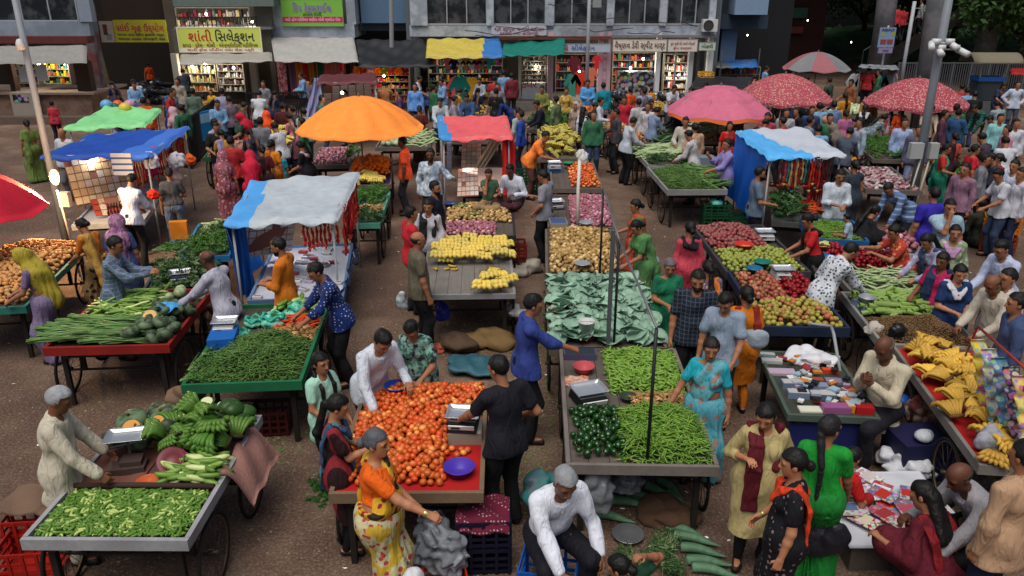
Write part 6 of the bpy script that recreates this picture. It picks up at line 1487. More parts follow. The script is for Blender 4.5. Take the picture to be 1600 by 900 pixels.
PK = [(.06, .93, .24, .08, .04, '#7aa0a0', 'pale teal'), (.1, .82, .26, .1, .04, '#a8b0b0', 'pale grey'), (.16, .64, .34, .16, .03, '#a898a8', 'mauve'), (.2, .42, .26, .13, .08, '#66768e', 'slate blue with a gold band'), (.21, .27, .26, .12, .08, '#6a7a92', 'blue grey with a gold band'), (.5, .42, .26, .12, .05, '#76869a', 'slate with a white end'), (.52, .27, .26, .13, .07, '#58667c', 'dark slate'), (.27, .08, .26, .14, .02, '#c8c8b8', 'cream'), (.56, .08, .32, .14, .08, '#88507c', 'purple'), (.73, .12, .08, .2, .09, '#c8801c', 'orange yellow'), (.88, .08, .2, .12, .09, '#a01c20', 'red'), (.83, .27, .26, .2, .05, '#c0c0c0', 'white with a red bar'), (.75, .52, .2, .14, .03, '#7c7088', 'dull violet'), (.78, .68, .2, .08, .05, '#c84020', 'orange'), (.42, .6, .16, .12, .04, '#6a3024', 'brown red'), (.55, .52, .14, .1, .04, '#8a4a30', 'copper')]
for u, v, w_, l_, h_, cc, nm in PK: box_obj('packet', c.P(u, v), (w_, l_, h_), cc, nm + ' packet laid out on the stationery table', 'packet', c.yaw + ps.normal() * .06, cc if ps.random() < .5 else '#a8a8a8', .3)
lumpy('plastic_bags', c.P(.6, .84), .24, '#c4c6cc', 'pile of white plastic bags on the stationery table', 'bag', (1.3, .8, .35), 9, .35, .35)
b = MB(); b.tube([c.P(.92, .7, .0), c.P(.93, .98, .32), c.P(.96, 1.12, .33)], .022, 7); b.tube([c.P(.96, 1.12, .33), c.P(.66, 1.14, .35)], .02, 7); o = b.build('taped_pole', [mat('#8a8c90', .5)], None, True); tag(o, 'crooked pole wrapped in grey tape behind the stationery table', 'pole')
# ground stall of magazines, bottom right
V, F = sheet(lambda u, v: ((u - .5) * 1.3, (v - .5) * 1.3, .015 + .012 * np.sin(u * 14 + v * 8) * np.sin(v * 13)), 26, 26, .004); b = MB(); b.add(V, F); o = b.build('ground_sheet', [mat('#b4b8c0', .5)], None, True); q = at(1385, 800, .25); o.location = (q[0], q[1], .30); tag(o, 'crumpled white plastic sheet carrying magazines', 'sheet')
b = MB(); b.box((0, 0, .15), (1.2, 1.2, .28)); o2 = b.build('low_platform', [mat('#5a5048', .9, 'wood')]); o2.location = (q[0], q[1], 0); tag(o2, 'low wooden platform under the white sheet', 'platform')
gm = np.random.default_rng(4); cols = ['#a04858', '#b8b0b0', '#903030', '#506890', '#c0b8a0', '#a82c20', '#7a5a60', '#d0d0d0']; cn = ['rose', 'silver grey', 'dark red', 'blue', 'cream', 'scarlet', 'dusky mauve', 'white']
for i in range(34):
    x, y = q[0] + gm.uniform(-.55, .5), q[1] + gm.uniform(-.52, .5); b = MB(); b.box((0, 0, 0), (.2, .27, .012)); b.box((0, 0, .0075), (.17, .12, .003), 1); o = b.build('magazine', [mat(cols[i % 8], .3, 'goods', cols[(i + 3) % 8], 22.), mat(cols[(i + 5) % 8], .3)]); o.location = (x, y, .34 + i * .0022); o.rotation_euler = (0, 0, gm.uniform(-.8, .8)); tag(o, cn[i % 8] + ' magazine lying on the white sheet', 'magazine', cn[i % 8] + ' magazines on the sheet')
for i, (px, py, r, l) in enumerate(((1405, 735, .2, 'crumpled white plastic at the far edge of the sheet'), (1442, 745, .16, 'white plastic bag beside the bald seller'), (1520, 842, .2, 'white plastic bag behind the bald seller'), (1465, 892, .2, 'white plastic bag at the bottom edge'))): lumpy('white_plastic', at(px, py, .1), r, '#b4b8c0', l, 'bag', (1.2, .8, .7), i + 3, .35, .35)
lumpy('patterned_bundle', at(1440, 660, .3), .2, '#8a7a70', 'patterned cloth bundle under the banana cart', 'bundle', (.9, .9, 1.2), 4, .3, .9, pat='blotch', c2='#5c2c28'); lumpy('blue_bundle', at(1405, 640, .4), .16, '#1c4a9c', 'blue bundle beside the seated packet seller', 'bundle', seed=8); box_obj('storage_chest', at(1425, 735, 0), (.6, .5, .5), '#16183c', 'dark blue chest under the banana cart', 'chest', .1); lumpy('white_bundle', at(1440, 688, .5), .13, '#a8b0b8', 'white bag on the dark blue chest', 'bag', seed=2)
crate((at(1480, 880, 0)[0] - .05, at(1480, 880, 0)[1], 0), .2, '#14387c', 'blue crate that the bald seller sits on', .5, .4, .4)
# under and around the chilli cart
crate((at(858, 905, .2)[0], at(858, 905, .2)[1], 0), -.2, '#1450a0', 'blue crate under the old man in the white shirt', .52, .44, .43)
lumpy('aqua_bundle', at(850, 800, .1), .27, '#1c6c68', 'aqua and grey cloth bundle behind the old man in white', 'bundle', (.9, .7, 1.2), 5, .3, .6, pat='blotch', c2='#50606c'); lumpy('clear_bag', at(935, 795, .35), .2, '#6a6e74', 'clear plastic bag hanging under the chilli cart', 'bag', (.8, .5, 1.4), 6, .3, .25); lumpy('clear_bag', at(985, 765, .4), .17, '#5a6068', 'twisted clear plastic hanging under the chilli cart', 'bag', (1, .5, 1.2), 7, .4, .25)
bowl(at(981, 840, .0), .16, '#90949a', 'large steel bowl on the ground beside the rolled leaves', h=.06, metal=.7, rough=.25)
lumpy('jute_sack', at(1040, 815, 0), .27, '#4a3628', 'brown jute sack on the ground among rolled leaves', 'sack', (1.2, .8, .4), 9, .25, .95)
for i, (px, py, a) in enumerate(((985, 792, -.2), (1010, 785, -.5), (1035, 780, -.9), (960, 815, -.3), (1060, 795, -1.2), (1090, 850, -.35), (1100, 868, -.3), (1110, 885, -.15), (1075, 838, -.5), (1120, 900, -.3), (1050, 772, -1.1), (975, 775, -.7))):
    t = np.linspace(0, 1, 9); V, F = tube(np.stack([(t - .5) * .48, .02 * np.sin(t * 4), .05 + .0 * t], 1), .052 * np.array([.95, 1, 1, .95, .85, .7, .5, .3, .06]), 10, False); V[:, 2] *= 1; V += .006 * np.sin(V[:, [1, 2, 0]] * 90)
    o = link('rolled_leaves', npmesh('rolled_leaves', V, F, True, [M_rol])); o.location = tuple(at(px, py, .0)); o.rotation_euler = (0, 0, a); tag(o, 'roll of grey green taro leaves on the ground by the chilli cart', 'leaf roll', 'rolled taro leaves on the ground')
q = at(1025, 880, .0); 
for i in range(14):
    t = T_clump(90, .2, .016, .09, 60 + i, True, 1.3); o = link('dill_bunch', npmesh('dill_bunch', t[0], t[1], False, M_dkc, t[2])); o.location = (q[0] + rng.normal() * .13, q[1] + rng.normal() * .11, .03 + .02 * (i % 3)); o.rotation_euler = (0, 0, rng.uniform(0, 6.28)); tag(o, 'fine dark green herb bunch on the ground beside the rolled leaves', 'herbs', 'herb bunches on the ground')
for i, (px, py, r, cc, l, sq) in enumerate(((712, 545, .34, '#4a3a2c', 'brown jute sack heaped left behind the tomato cart', (1.2, .8, .4)), (765, 540, .36, '#6a5434', 'tan jute sack behind the tomato cart', (1.1, .8, .5)), (735, 575, .36, '#2c5460', 'teal blue tarpaulin lying on the jute sacks', (1.1, .8, .25)), (685, 548, .13, '#90483c', 'reddish cloth corner beside the teal tarpaulin', (1, 1, .5)), (810, 505, .24, '#5a4a40', 'sack wrapped in clear plastic beside the blue shirted seller', (.8, .7, 1.)))): lumpy('jute_sack' if i != 2 else 'folded_tarpaulin', at(px, py, 0), r, cc, l, 'sack' if i != 2 else 'tarpaulin', sq, i + 11, .22, .9 if i != 2 else .5)
lumpy('plastic_sheet', at(806, 492, .42), .2, '#8a8c8c', 'clear plastic on top of the wrapped sack', 'plastic', (.8, .7, .4), 3, .3, .3)
lumpy('blue_bag', at(690, 500, .3), .16, '#1c2c8c', 'blue bag hanging under the banana cart', 'bag', (.7, .5, 1.3), 3, .2, .5)
crate((at(425, 650, .2)[0], at(425, 650, .2)[1], 0), .1, '#3c1414', 'dark red crate under the right end of the green cart', .45, .35, .35)
crate((at(1560, 372, .3)[0], at(1560, 372, .3)[1], .45), -.45, '#d87c10', 'bright orange crate on top, beside the man in white', .66, .46, .34); crate((at(1560, 372, .3)[0], at(1560, 372, .3)[1], .05), -.45, '#8a3c14', 'brown orange crate below the bright orange one', .66, .46, .34)
crate((at(1458, 240, .3)[0], at(1458, 240, .3)[1], .1), 0, '#c87c10', 'small orange crate by the woman in green', .5, .36, .32)
for z_ in (0, .36, .72, 1.08): crate((aty(1100, 150, 35.8)[0], 35.8, .34 + z_), 0, '#c89010', 'yellow crate in the tall stack, ' + {0: 'lowest', .36: 'second from the ground', .72: 'second from the top', 1.08: 'topmost'}[z_], .62, .42, .35)
# far carts
def far(cs, label, items, **k):
    cc = cart(cs, label, k.pop('rimc', '#6a625c'), '#544c46', **k)
    for a in items: heap(cc, *a[:4], a[4], a[5], a[6], a[7], a[8], a[9], each=a[10] if len(a) > 10 else True, flat=False, layers=1, ramp=.3, stufflabel=a[9], tilt=.4, ang=.1 if a[4] is Gou else None)
far([(325, 248), (400, 246), (405, 222), (335, 222)], 'green edged cart of onions and garlic behind the bearded seller', [(.03, .97, .05, .95, Oni, 'onion', [mat('#a07060', .5, tone=1)], .09, .08, 'pinkish onion on the green edged cart')], rimc='#2c5c3c')
far([(405, 238), (455, 236), (462, 205), (410, 205)], 'cart of yellow bananas by the woman in the orange veil', [(.03, .97, .05, .95, Ban, 'banana_bunch', M_ban, .22, .2, 'yellow banana bunch by the woman in the orange veil')])
far([(486, 262), (548, 258), (565, 232), (500, 232)], 'cart of pink onions left of the marigolds', [(.03, .8, .05, .95, Oni, 'onion', [M_oni], .09, .08, 'pink onion left of the marigolds'), (.8, 1, .1, .9, Clu, 'leafy_greens', M_clu, .12, .08, 'pale greens at the end of the pink onion cart', False)])
far([(590, 232), (672, 232), (678, 208), (600, 208)], 'table of white gourds and cabbages behind the man in orange red', [(.02, .45, .05, .95, Cab, 'cabbage', [M_cab], .15, .08, 'pale round cabbage behind the man in orange red'), (.48, .98, .05, .95, Gou, 'bottle_gourd', [M_gou], .16, .12, 'pale gourd behind the man in the white floral shirt')], wheels=False)
far([(690, 222), (790, 222), (790, 196), (700, 196)], 'vegetable table seen under the red canopy', [(.02, .6, .05, .95, Cab, 'cabbage', [M_cab], .16, .06, 'white vegetable under the red canopy'), (.6, .98, .1, .9, Clu, 'spinach', M_dkc, .14, .1, 'dark greens under the red canopy', False)], wheels=False)
far([(700, 180), (760, 180), (762, 166), (708, 166)], 'table of yellow fruit behind the red canopy', [(.02, .98, .05, .95, Lem, 'lemon', [mat('#b09030', .4, tone=1)], .09, .08, 'yellow fruit behind the red canopy')], wheels=False)
far([(848, 178), (905, 178), (902, 163), (850, 163)], 'table of pale green vegetables in front of the shops', [(.02, .98, .05, .95, Cab, 'cabbage', [mat('#a0ac68', .5, tone=1)], .15, .06, 'pale green vegetable in front of the shops')], wheels=False)
far([(905, 176), (948, 176), (944, 160), (905, 160)], 'table of red tomatoes in front of the shops', [(.02, .98, .05, .95, Tom, 'tomato', [M_tom], .1, .06, 'red tomato on the table in front of the shops')], wheels=False)
far([(820, 205), (900, 205), (890, 184), (828, 184)], 'cart of leafy bundles behind the yellow bananas', [(.02, .98, .05, .95, Clu, 'leafy_greens', M_clu, .15, .12, 'mixed leafy bundles behind the yellow bananas', False)])
far([(945, 212), (985, 210), (975, 188), (940, 190)], 'cart of tan potatoes by the man with the backpack', [(.02, .98, .05, .95, Pot, 'potato', [mat('#b08a58', .7, tone=1)], .09, .1, 'tan potato by the man with the backpack')])
far([(985, 225), (1050, 225), (1045, 205), (992, 205)], 'cart of long green gourds behind the pale gourds', [(.4, .98, .05, .95, Gou, 'bottle_gourd', [mat('#4c7048', .5, tone=1)], .16, .12, 'long dark green gourd behind the pale gourds'), (.02, .4, .05, .95, Pot, 'potato', [mat('#b07848', .7, tone=1)], .1, .08, 'reddish potato beside the dark green gourds')])
far([(1085, 222), (1135, 222), (1128, 192), (1085, 192)], 'cart of white radishes under the pink umbrella', [(.02, .98, .3, .95, Gou, 'bottle_gourd', [mat('#b0b890', .5, tone=1)], .15, .22, 'whitish gourd under the pink umbrella'), (.02, .6, .02, .28, Pot, 'potato', [mat('#a88040', .7, tone=1)], .1, .05, 'tan potato under the pink umbrella')])
far([(1010, 176), (1040, 176), (1040, 162), (1010, 162)], 'table of golden fruit left of the pink umbrella', [(.02, .98, .05, .95, App, 'apple', [mat('#b08c38', .5, tone=1)], .11, .1, 'golden fruit left of the pink umbrella')], wheels=False)
far([(1280, 182), (1350, 182), (1345, 166), (1285, 166)], 'table of vegetables between the patterned umbrellas', [(.02, .98, .05, .95, Cab, 'cabbage', [M_cab], .16, .06, 'pale vegetable between the patterned umbrellas')], wheels=False)
far([(1350, 252), (1410, 250), (1400, 220), (1350, 222)], 'low cart of green herbs by the man in pale blue', [(.02, .98, .05, .95, Clu, 'leafy_greens', M_clu, .15, .1, 'green herbs by the man in pale blue', False)], wheels=False)
far([(1345, 300), (1420, 298), (1400, 262), (1330, 264)], 'table spread with white and pink packets near the camera pole', [(.05, .95, .05, .95, [T_ball(.06, (1.3, 1, .4), 6, 4, .1)], 'packet', [mat('#a8a4a4', .5, tone=2, c2='#a06068')], .12, .03, 'pale packet on the table near the camera pole')], wheels=False)
far([(1375, 400), (1430, 398), (1425, 368), (1375, 370)], 'white edged tray of large pink onions', [(.02, .98, .05, .95, [(t[0] * 1.4, t[1]) for t in Oni], 'onion', [M_oni], .11, .1, 'large pink onion on the white edged tray')], wheels=False, rimc='#a0a8b0')
for px, py, cc, n in ((1462, 258, M_cab, 8), (1510, 262, M_clu, 0), (1485, 330, M_clu, 0), (1515, 310, M_cab, 5)):
    q = at(px, py)
    if n:
        for i in range(n): o = link('cabbage', npmesh('cabbage', Cab[0][0] * 1.3, Cab[0][1], True, [M_cab])); o.location = (q[0] + rng.normal() * .22, q[1] + rng.normal() * .3, .09); tag(o, 'pale cabbage on the ground %s' % ('behind the woman in green' if px < 1500 else 'by the woman in red'), 'cabbage', 'cabbages on the ground %d' % px)
    else:
        t = merge([(T_clump(60, .4, .05, .2, k)[0] @ rz(k * 90).T, T_clump(60, .4, .05, .2, k)[1], T_clump(60, .4, .05, .2, k)[2]) for k in range(4)]); o = link('herb_pile', npmesh('herb_pile', t[0], t[1], False, M_clu, t[2])); o.location = tuple(q); tag(o, 'green herb pile on the ground %s' % ('beside the women in red' if py < 300 else 'behind the purple t-shirt'), 'herbs', None, 'stuff')
# ---------------------------------------------------------------- canopied stalls
def hsheet(name, pts, c, label, parent=None, thick=.01, cat='tarpaulin', wav=.05, c2=None, n=22, pat=None):
    P = [np.asarray(p, float) for p in pts]
    nn = nrm(np.cross(P[1] - P[0], P[3] - P[0]))
    def fn(u, v):
        q = [(1 - u) * (1 - v) * P[0][i] + u * (1 - v) * P[1][i] + u * v * P[2][i] + (1 - u) * v * P[3][i] for i in range(3)]
        w = wav * np.sin(u * 16 + v * 3) * (.3 + v) + wav * .5 * np.sin(u * 31 - v * 4)
        return tuple(q[i] + nn[i] * w for i in range(3))
    V, F = sheet(fn, n, n, 0); b = MB(); b.add(V, F); o = b.build(name, [mat(c, .6, pat, c2, bump=.2)], parent, True)
    if label: tag(o, label, cat)
    return o
def post(p, z0, z1, r, parent, c='#9aa0a4'):
    b = MB(); b.tube([(p[0], p[1], z0), (p[0], p[1], z1)], r, 8); return b.build('post', [mat(c, .5)], parent, True)
def stall(label, cs, z, cc, tl, c2=None, split=None, table=None, tc='#a8b0c0', seed=0, **k):
    root = empty('canopy_stall', (0, 0, 0), 0, label, 'stall'); P = [at(x, y, z) for x, y in cs]
    tarp('canopy', P, cc, None, root, .10, c2, split=split, seed=seed, wr=.03, **k)
    cen = sum(P) / 4
    for p in P: q = p + (cen - p) * .08; post(q, 0, z - .02, .02, root)
    for i in range(4):
        a = P[i] + (cen - P[i]) * .08; b_ = P[(i + 1) % 4] + (cen - P[(i + 1) % 4]) * .08; b = MB(); b.tube([a - [0, 0, .05], b_ - [0, 0, .05]], .016, 6); b.build('frame_rail', [mat('#9aa0a4', .5)], root)
    return root, P
def cards(px4, zs, root, c='#b8b0a0', name='display_board', rows=5, cols=6, seed=0, pal=('#c8b890', '#d0ccc4', '#a88a6a', '#b8b0a8')):
    "sloping board carrying rows of little cards"
    P = [at(x, y, z) for (x, y), z in zip(px4, zs)]; g = np.random.default_rng(seed)
    b = MB(); V, F = sheet(lambda u, v: tuple((1 - u) * (1 - v) * P[0][i] + u * (1 - v) * P[1][i] + u * v * P[2][i] + (1 - u) * v * P[3][i] for i in range(3)), 2, 2); n = nrm(np.cross(P[1] - P[0], P[3] - P[0])); b.add(V, F)
    b.add(V - n * .02, [F[0][:, ::-1]]); bd = b.build(name, [mat('#8c5a48', .8)], root)
    b = MB()
    for i in range(cols):
        for j in range(rows):
            if g.random() < .06: continue
            u0, u1 = (i + .06) / cols, (i + .94) / cols; v0, v1 = (j + .06) / rows, (j + .92) / rows
            q = [np.array([(1 - u) * (1 - v) * P[0][t] + u * (1 - v) * P[1][t] + u * v * P[2][t] + (1 - u) * v * P[3][t] for t in range(3)]) for u, v in ((u0, v0), (u1, v0), (u1, v1), (u0, v1))]
            V = np.array([a + n * s for s in (.004, .022) for a in q]); F_ = np.array([[0, 3, 2, 1], [4, 5, 6, 7], [0, 1, 5, 4], [1, 2, 6, 5], [2, 3, 7, 6], [3, 0, 4, 7]]); b.add(V, F_, int(g.integers(len(pal))))
    o = b.build('jewellery_cards', [mat(x, .35, 'dots', '#8c5a44', 26., var=.1) for x in pal], bd); o['kind'] = 'stuff'; return bd
def strings(root, a, b_, n, L, cols, seed=0, name='hanging_garland', top=0., jit=.3):
    g = np.random.default_rng(seed); a = np.asarray(a); b_ = np.asarray(b_)
    for i in range(n):
        p = a + (b_ - a) * (i + .5) / n; l = L * g.uniform(1 - jit, 1); m = MB(); t = np.linspace(0, 1, 9)
        m.tube(np.stack([p[0] + .01 * np.sin(t * 9 + i), p[1] + .01 * np.cos(t * 7), p[2] - t * l], 1), .022 * (1 + .5 * np.sin(t * 30)), 5); k = int(g.integers(len(cols)))
        m.tube([(p[0], p[1], p[2] - l), (p[0], p[1], p[2] - l - .07)], [.04, .012], 6, 1); m.build(name, [mat(cols[k], .5), mat(cols[(k + 1) % len(cols)], .5)], root, True)
# grey blue canopy stall
r_, P = stall('jewellery stall with a pale grey and sky blue plastic canopy', [(352, 346), (524, 338), (560, 268), (392, 280)], 1.95, '#a8b2ba', '', '#4c98d8', split=.22, seed=2)
T0 = cart([(384, 478), (528, 462), (556, 384), (432, 388)], 'table of white trinkets under the grey blue canopy', '#5878a0', '#8a8c94', z=.78, wheels=False, name='trinket_table', cat='table', sheetc='#a4a8b4')
hsheet('blue_side_cloth', [at(352, 352, 1.9), at(392, 284, 1.9), at(420, 372, .9), at(388, 458, .35)], '#1458b0', 'bright blue plastic hanging down the left side of the grey blue canopy')
hsheet('blue_side_cloth', [at(350, 344, 1.9), at(384, 350, 1.88), at(402, 462, .4), at(374, 462, .35)], '#1458b0', 'narrow bright blue plastic hanging at the front left corner of the grey blue canopy', wav=.03)
hsheet('blue_checked_cloth', [on(532, 462), on(558, 384), at(556, 398, .45), at(524, 492, .3)], '#5c88c0', 'blue checked cloth hanging off the trinket table', pat='check', c2='#a8b8d0')
cards([(372, 405), (455, 392), (462, 345), (378, 352)], (1.0, 1.0, 1.6, 1.6), r_, rows=5, cols=7, seed=1, pal=('#c8bcb0', '#d0c8c0', '#d8d4d0', '#c0b4a8'))
for i in range(46):
    u, v = rng.uniform(.05, .95), rng.uniform(.05, .95); k = ['#b0b0b4', '#c0bcc0', '#9a3038', '#a8a0b8', '#d0d0d0'][i % 5]; nm = ['silver grey', 'pearl', 'dark red', 'lilac', 'white'][i % 5]
    b = MB(); b.box((0, 0, .02), (.14, .10, .035)); b.box((0, 0, .04), (.1, .03, .01), 1); o = b.build('trinket_box', [mat(k, .4), mat('#7a6a60', .4)]); o.location = tuple(T0.P(u, v, .012)); o.rotation_euler = (0, 0, rng.normal() * .2); tag(o, nm + ' trinket box on the table under the grey blue canopy', 'box', nm + ' trinket boxes')
strings(r_, at(470, 345, 1.88), at(528, 336, 1.88), 9, .5, ['#a01818', '#c02a20', '#8a1414'], 3); strings(r_, at(534, 330, 1.88), at(556, 276, 1.88), 14, .75, ['#a01818', '#b82020', '#701010', '#c04030'], 4)
# blue canopy stall at left
r_, P = stall('jewellery stall with a crumpled deep blue canopy', [(64, 242), (232, 240), (294, 197), (142, 208)], 2.1, '#1c48a0', '', '#3c6cc0', split=-.3, seed=5)
T1 = cart([(130, 352), (222, 350), (262, 292), (160, 296)], 'table of hair clips under the deep blue canopy', '#a8a8a8', '#8a8480', z=.78, wheels=False, name='trinket_table', cat='table', sheetc='#a09890')
cards([(120, 322), (205, 306), (185, 238), (98, 250)], (.95, .95, 1.8, 1.8), r_, rows=6, cols=8, seed=5, pal=('#d8c090', '#dccca8', '#d8ccb8', '#c8a878')); cards([(150, 338), (222, 330), (214, 300), (140, 312)], (.85, .85, 1.2, 1.2), r_, rows=3, cols=7, seed=6, pal=('#c8a880', '#b04030', '#d0c0a8'))
strings(r_, at(205, 240, 2.0), at(290, 200, 2.0), 26, .85, ['#8c1414', '#b02018', '#701010', '#b8a060', '#c83018'], 8)
strings(r_, at(165, 318, 1.15), at(208, 312, 1.15), 9, .42, ['#4a1c14', '#30140c'], 9, 'hair_extension')
b = MB(); p = at(191, 257, 1.9); b.box(p, (.42, .02, .48)); o = b.build('earring_card', [mat('#c0c0c0', .5, 'hstripes', '#30507c', 8.)], r_)
for px, py, z, cc, l, r in ((237, 262, 1.75, '#c0c4cc', 'white soft toy hanging under the deep blue canopy', .16), (237, 272, 1.55, '#b81c58', 'pink soft toy below the white one', .13), (243, 245, 1.85, '#b81c10', 'red tassel ball hanging under the deep blue canopy', .13), (240, 312, 1.2, '#c82c14', 'bright red tassel hanging behind the man in white', .12), (278, 262, 1.5, '#b0acb4', 'white and pink soft toy at the right of the canopy', .2), (277, 280, 1.2, '#b8b4bc', 'lower white soft toy at the right of the canopy', .17), (297, 258, 1.45, '#c8541c', 'orange tassel at the corner of the deep blue canopy', .14)):
    lumpy('hanging_toy', at(px, py, z), r, cc, l, 'toy', (1, .8, 1.2), px % 7, .3, .8)
r_, P = stall('stall with a light green cloth canopy behind the blue one', [(101, 199), (226, 192), (250, 169), (166, 164)], 2.1, '#80cc88', '', seed=8)
for i, (px, cc, nm) in enumerate(((166, '#5c9ac8', 'sky blue'), (178, '#1c6a5c', 'teal'), (184, '#c85a20', 'orange'), (195, '#c8b040', 'yellow'), (202, '#b888a0', 'pink'))):
    V, F = T_ball(.17, (1, 1, .9), 12, 9, .02); o = link('balloon', npmesh('balloon', V, F, True, [mat(cc, .35)])); o.location = tuple(at(px, 164 + 5 * (i % 2), 2.1 - .12 * (i % 3))); tag(o, nm + ' balloon behind the light green canopy', 'balloon')
# red canopy stall
r_, P = stall('stall with a coral red canopy and a blue corner', [(688, 214), (800, 211), (792, 180), (684, 180)], 2.1, '#d85c60', '', '#3c88c8', split=.16, seed=1)
hsheet('red_side_cloth', [at(786, 214, 2.05), at(802, 210, 2.05), at(802, 300, .7), at(786, 305, .7)], '#b81410', 'red cloth hanging at the right of the coral canopy'); hsheet('white_plastic_sheet', [at(768, 214, 2.0), at(786, 214, 2.0), at(758, 262, 1.2), at(742, 262, 1.2)], '#b8b09c', 'crumpled pale plastic sheet hanging under the coral canopy')
T2 = cart([(718, 302), (792, 302), (788, 262), (724, 262)], 'table of cream trinket cards under the coral canopy', '#3c3430', '#8a8480', z=.7, wheels=False, name='trinket_table', cat='table', sheetc='#b0a898')
cards([(714, 308), (748, 306), (746, 262), (716, 264)], (.7, .7, 1.15, 1.15), r_, rows=6, cols=5, seed=9, pal=('#c0b4a8', '#c8c0b8', '#b8a898')); cards([(720, 262), (752, 262), (752, 224), (722, 224)], (1.2, 1.2, 1.8, 1.8), r_, rows=6, cols=4, seed=10, pal=('#a8a8a0', '#8a8c84'))
cards([(698, 270), (706, 270), (706, 222), (698, 222)], (1.2, 1.2, 2., 2.), r_, 'x', 'sachet_strip', 7, 1, 3, ('#9098b8', '#b0b0b8'))
# blue and white canopy, right
r_, P = stall('stall with a sky blue and white canopy in the right crowd', [(1202, 242), (1322, 238), (1254, 198), (1152, 201)], 2.05, '#50a4e0', '', '#b0b8c4', split=-.42, seed=3)
hsheet('blue_side_cloth', [at(1152, 204, 2.0), at(1202, 244, 2.0), at(1174, 345, .25), at(1134, 302, .5)], '#0f5cc0', 'bright blue plastic hanging on the left side of the sky blue canopy', wav=.03)
strings(r_, at(1218, 246, 1.98), at(1300, 243, 1.98), 18, .75, ['#8c1414', '#28706c', '#b83020', '#a89050', '#4a1c20'], 12); strings(r_, at(1268, 250, 1.9), at(1292, 262, 1.6), 8, 1.1, ['#7c1010', '#981818'], 13); cards([(1274, 300), (1280, 300), (1282, 246), (1276, 246)], (1., 1., 2., 2.), r_, 'x', 'sachet_strip', 7, 1, 3, ('#7c9098', '#9aa8ac'))
def stall_bulb(px, py, z, e, l, dy=0.):
    V, F = T_ball(.045); o = link('bulb', npmesh('bulb', V, F, True, [mat('#fff4e0', .5, emit=14, var=0)])); o.location = tuple(at(px, py, z) + V3(0, dy, 0)); tag(o, l, 'lamp'); d = D.lights.new('bulb_light', 'POINT'); d.energy = e; d.color = (1, .93, .84); d.shadow_soft_size = .08; x = D.objects.new('lamplight', d); COL.objects.link(x); x.parent = o; x.location = (0, 0, -.08)
stall_bulb(450, 318, 1.72, 20, 'bulb under the grey blue canopy', -.35); stall_bulb(180, 226, 1.85, 14, 'bulb under the deep blue canopy', -1.2); stall_bulb(738, 204, 1.9, 30, 'bulb under the coral canopy', -.8)
for x_, y_, Y_, l in ((1177, 41, 41., 'small white lamp under the tower overhang'), (1168, 55, 41., 'second white lamp lower under the tower overhang'), (1262, 32, 50., 'white lamp before the red shopfront'), (1330, 66, 48., 'small white lamp beside the bridge stairs')): o = glow(aty(x_, y_, Y_), 3, (1, 1, 1), .03, l)
# lit stall behind the orange umbrella
r_, P = stall('stall with a brightly lit white display behind the orange umbrella', [(496, 128), (590, 126), (586, 114), (500, 116)], 2.3, '#5a2c30', '', seed=4)
cards([(505, 165), (582, 160), (580, 130), (506, 135)], (1.2, 1.2, 2.1, 2.1), r_, 'x', 'display_board', 3, 6, 11, ('#e0dcd8', '#d8d4d0')); ld = D.lights.new('stall_lamp', 'POINT'); ld.energy = 60; ld.color = (1, .95, .9); ld.shadow_soft_size = .1; V, F = T_ball(.05); lb = link('bulb', npmesh('bulb', V, F, True, [mat('#fff4e0', .5, emit=14, var=0)])); lb.location = tuple(at(545, 138, 2.2) + V3(0, -1.1, 0)); tag(lb, 'white bulb lighting the display behind the orange umbrella', 'lamp'); lo = D.objects.new('lamplight', ld); COL.objects.link(lo); lo.parent = lb
hsheet('lavender_cloth', [at(490, 122, 2.2), at(512, 120, 2.2), at(502, 180, .9), at(478, 182, .9)], '#7c80a8', 'lavender cloth hanging left of the lit display', cat='cloth')
# black canopy, kiosk, small stalls at the back right
tarp('black_canopy', [aty(1078, 135, 33.), aty(1172, 137, 33.), aty(1180, 120, 36.), aty(1090, 118, 36.)], '#16191d', 'flat black canopy behind the pink umbrella'); tarp('blue_canopy', [aty(1120, 103, 37.5), aty(1184, 102, 37.5), aty(1182, 92, 40.), aty(1118, 93, 40.)], '#1c5aa0', 'blue and grey stall canopy beside the tower corner', c2='#4a5054', split=.4)
for a in ((1082, 33.), (1170, 33.), (1124, 37.5), (1182, 37.5)):
    p = aty(a[0], 130, a[1]); o = post(p, 0, p[2] if a[1] < 35 else 2.6, .03, None, '#2a2c30'); o.name = 'canopy_post'; tag(o, 'thin dark post holding the %s canopy, %s' % ('black' if a[1] < 35 else 'blue grey', 'left one' if a[0] in (1082, 1124) else 'right one'), 'post')
shelves(1120, 104, 1184, 150, 39.5, 4, 'racks of small bright goods beside the tower corner', PAL1, 14, 21)
tarp('grey_canopy', [aty(1342, 104, 36.), aty(1404, 108, 36.), aty(1400, 102, 39.), aty(1346, 100, 39.)], '#7c8488', 'thin grey canopy over hanging clothes at the back right', droop=.04)
for i, (x, c_, l) in enumerate(((1338, '#b0b4bc', 'white'), (1352, '#20284c', 'navy'), (1376, '#1884a8', 'turquoise'), (1365, '#3c3844', 'charcoal'), (1392, '#70787c', 'grey'))): hang(x, 115, 36.8, c_, l + ' garment under the thin grey canopy', 1.3, 1.4)
for a in (1345, 1400): p = aty(a, 105, 36.2); o = post(p, 0, p[2], .03, None, '#6a6e70'); o.name = 'canopy_post'; tag(o, '%s post of the thin grey canopy' % ('left' if a < 1400 else 'right'), 'post')
q = aty(1532, 175, 33.); root = empty('food_kiosk', (q[0], 33., 0), -.05, 'small kiosk cart with a curved beige roof and glass sides', 'kiosk')
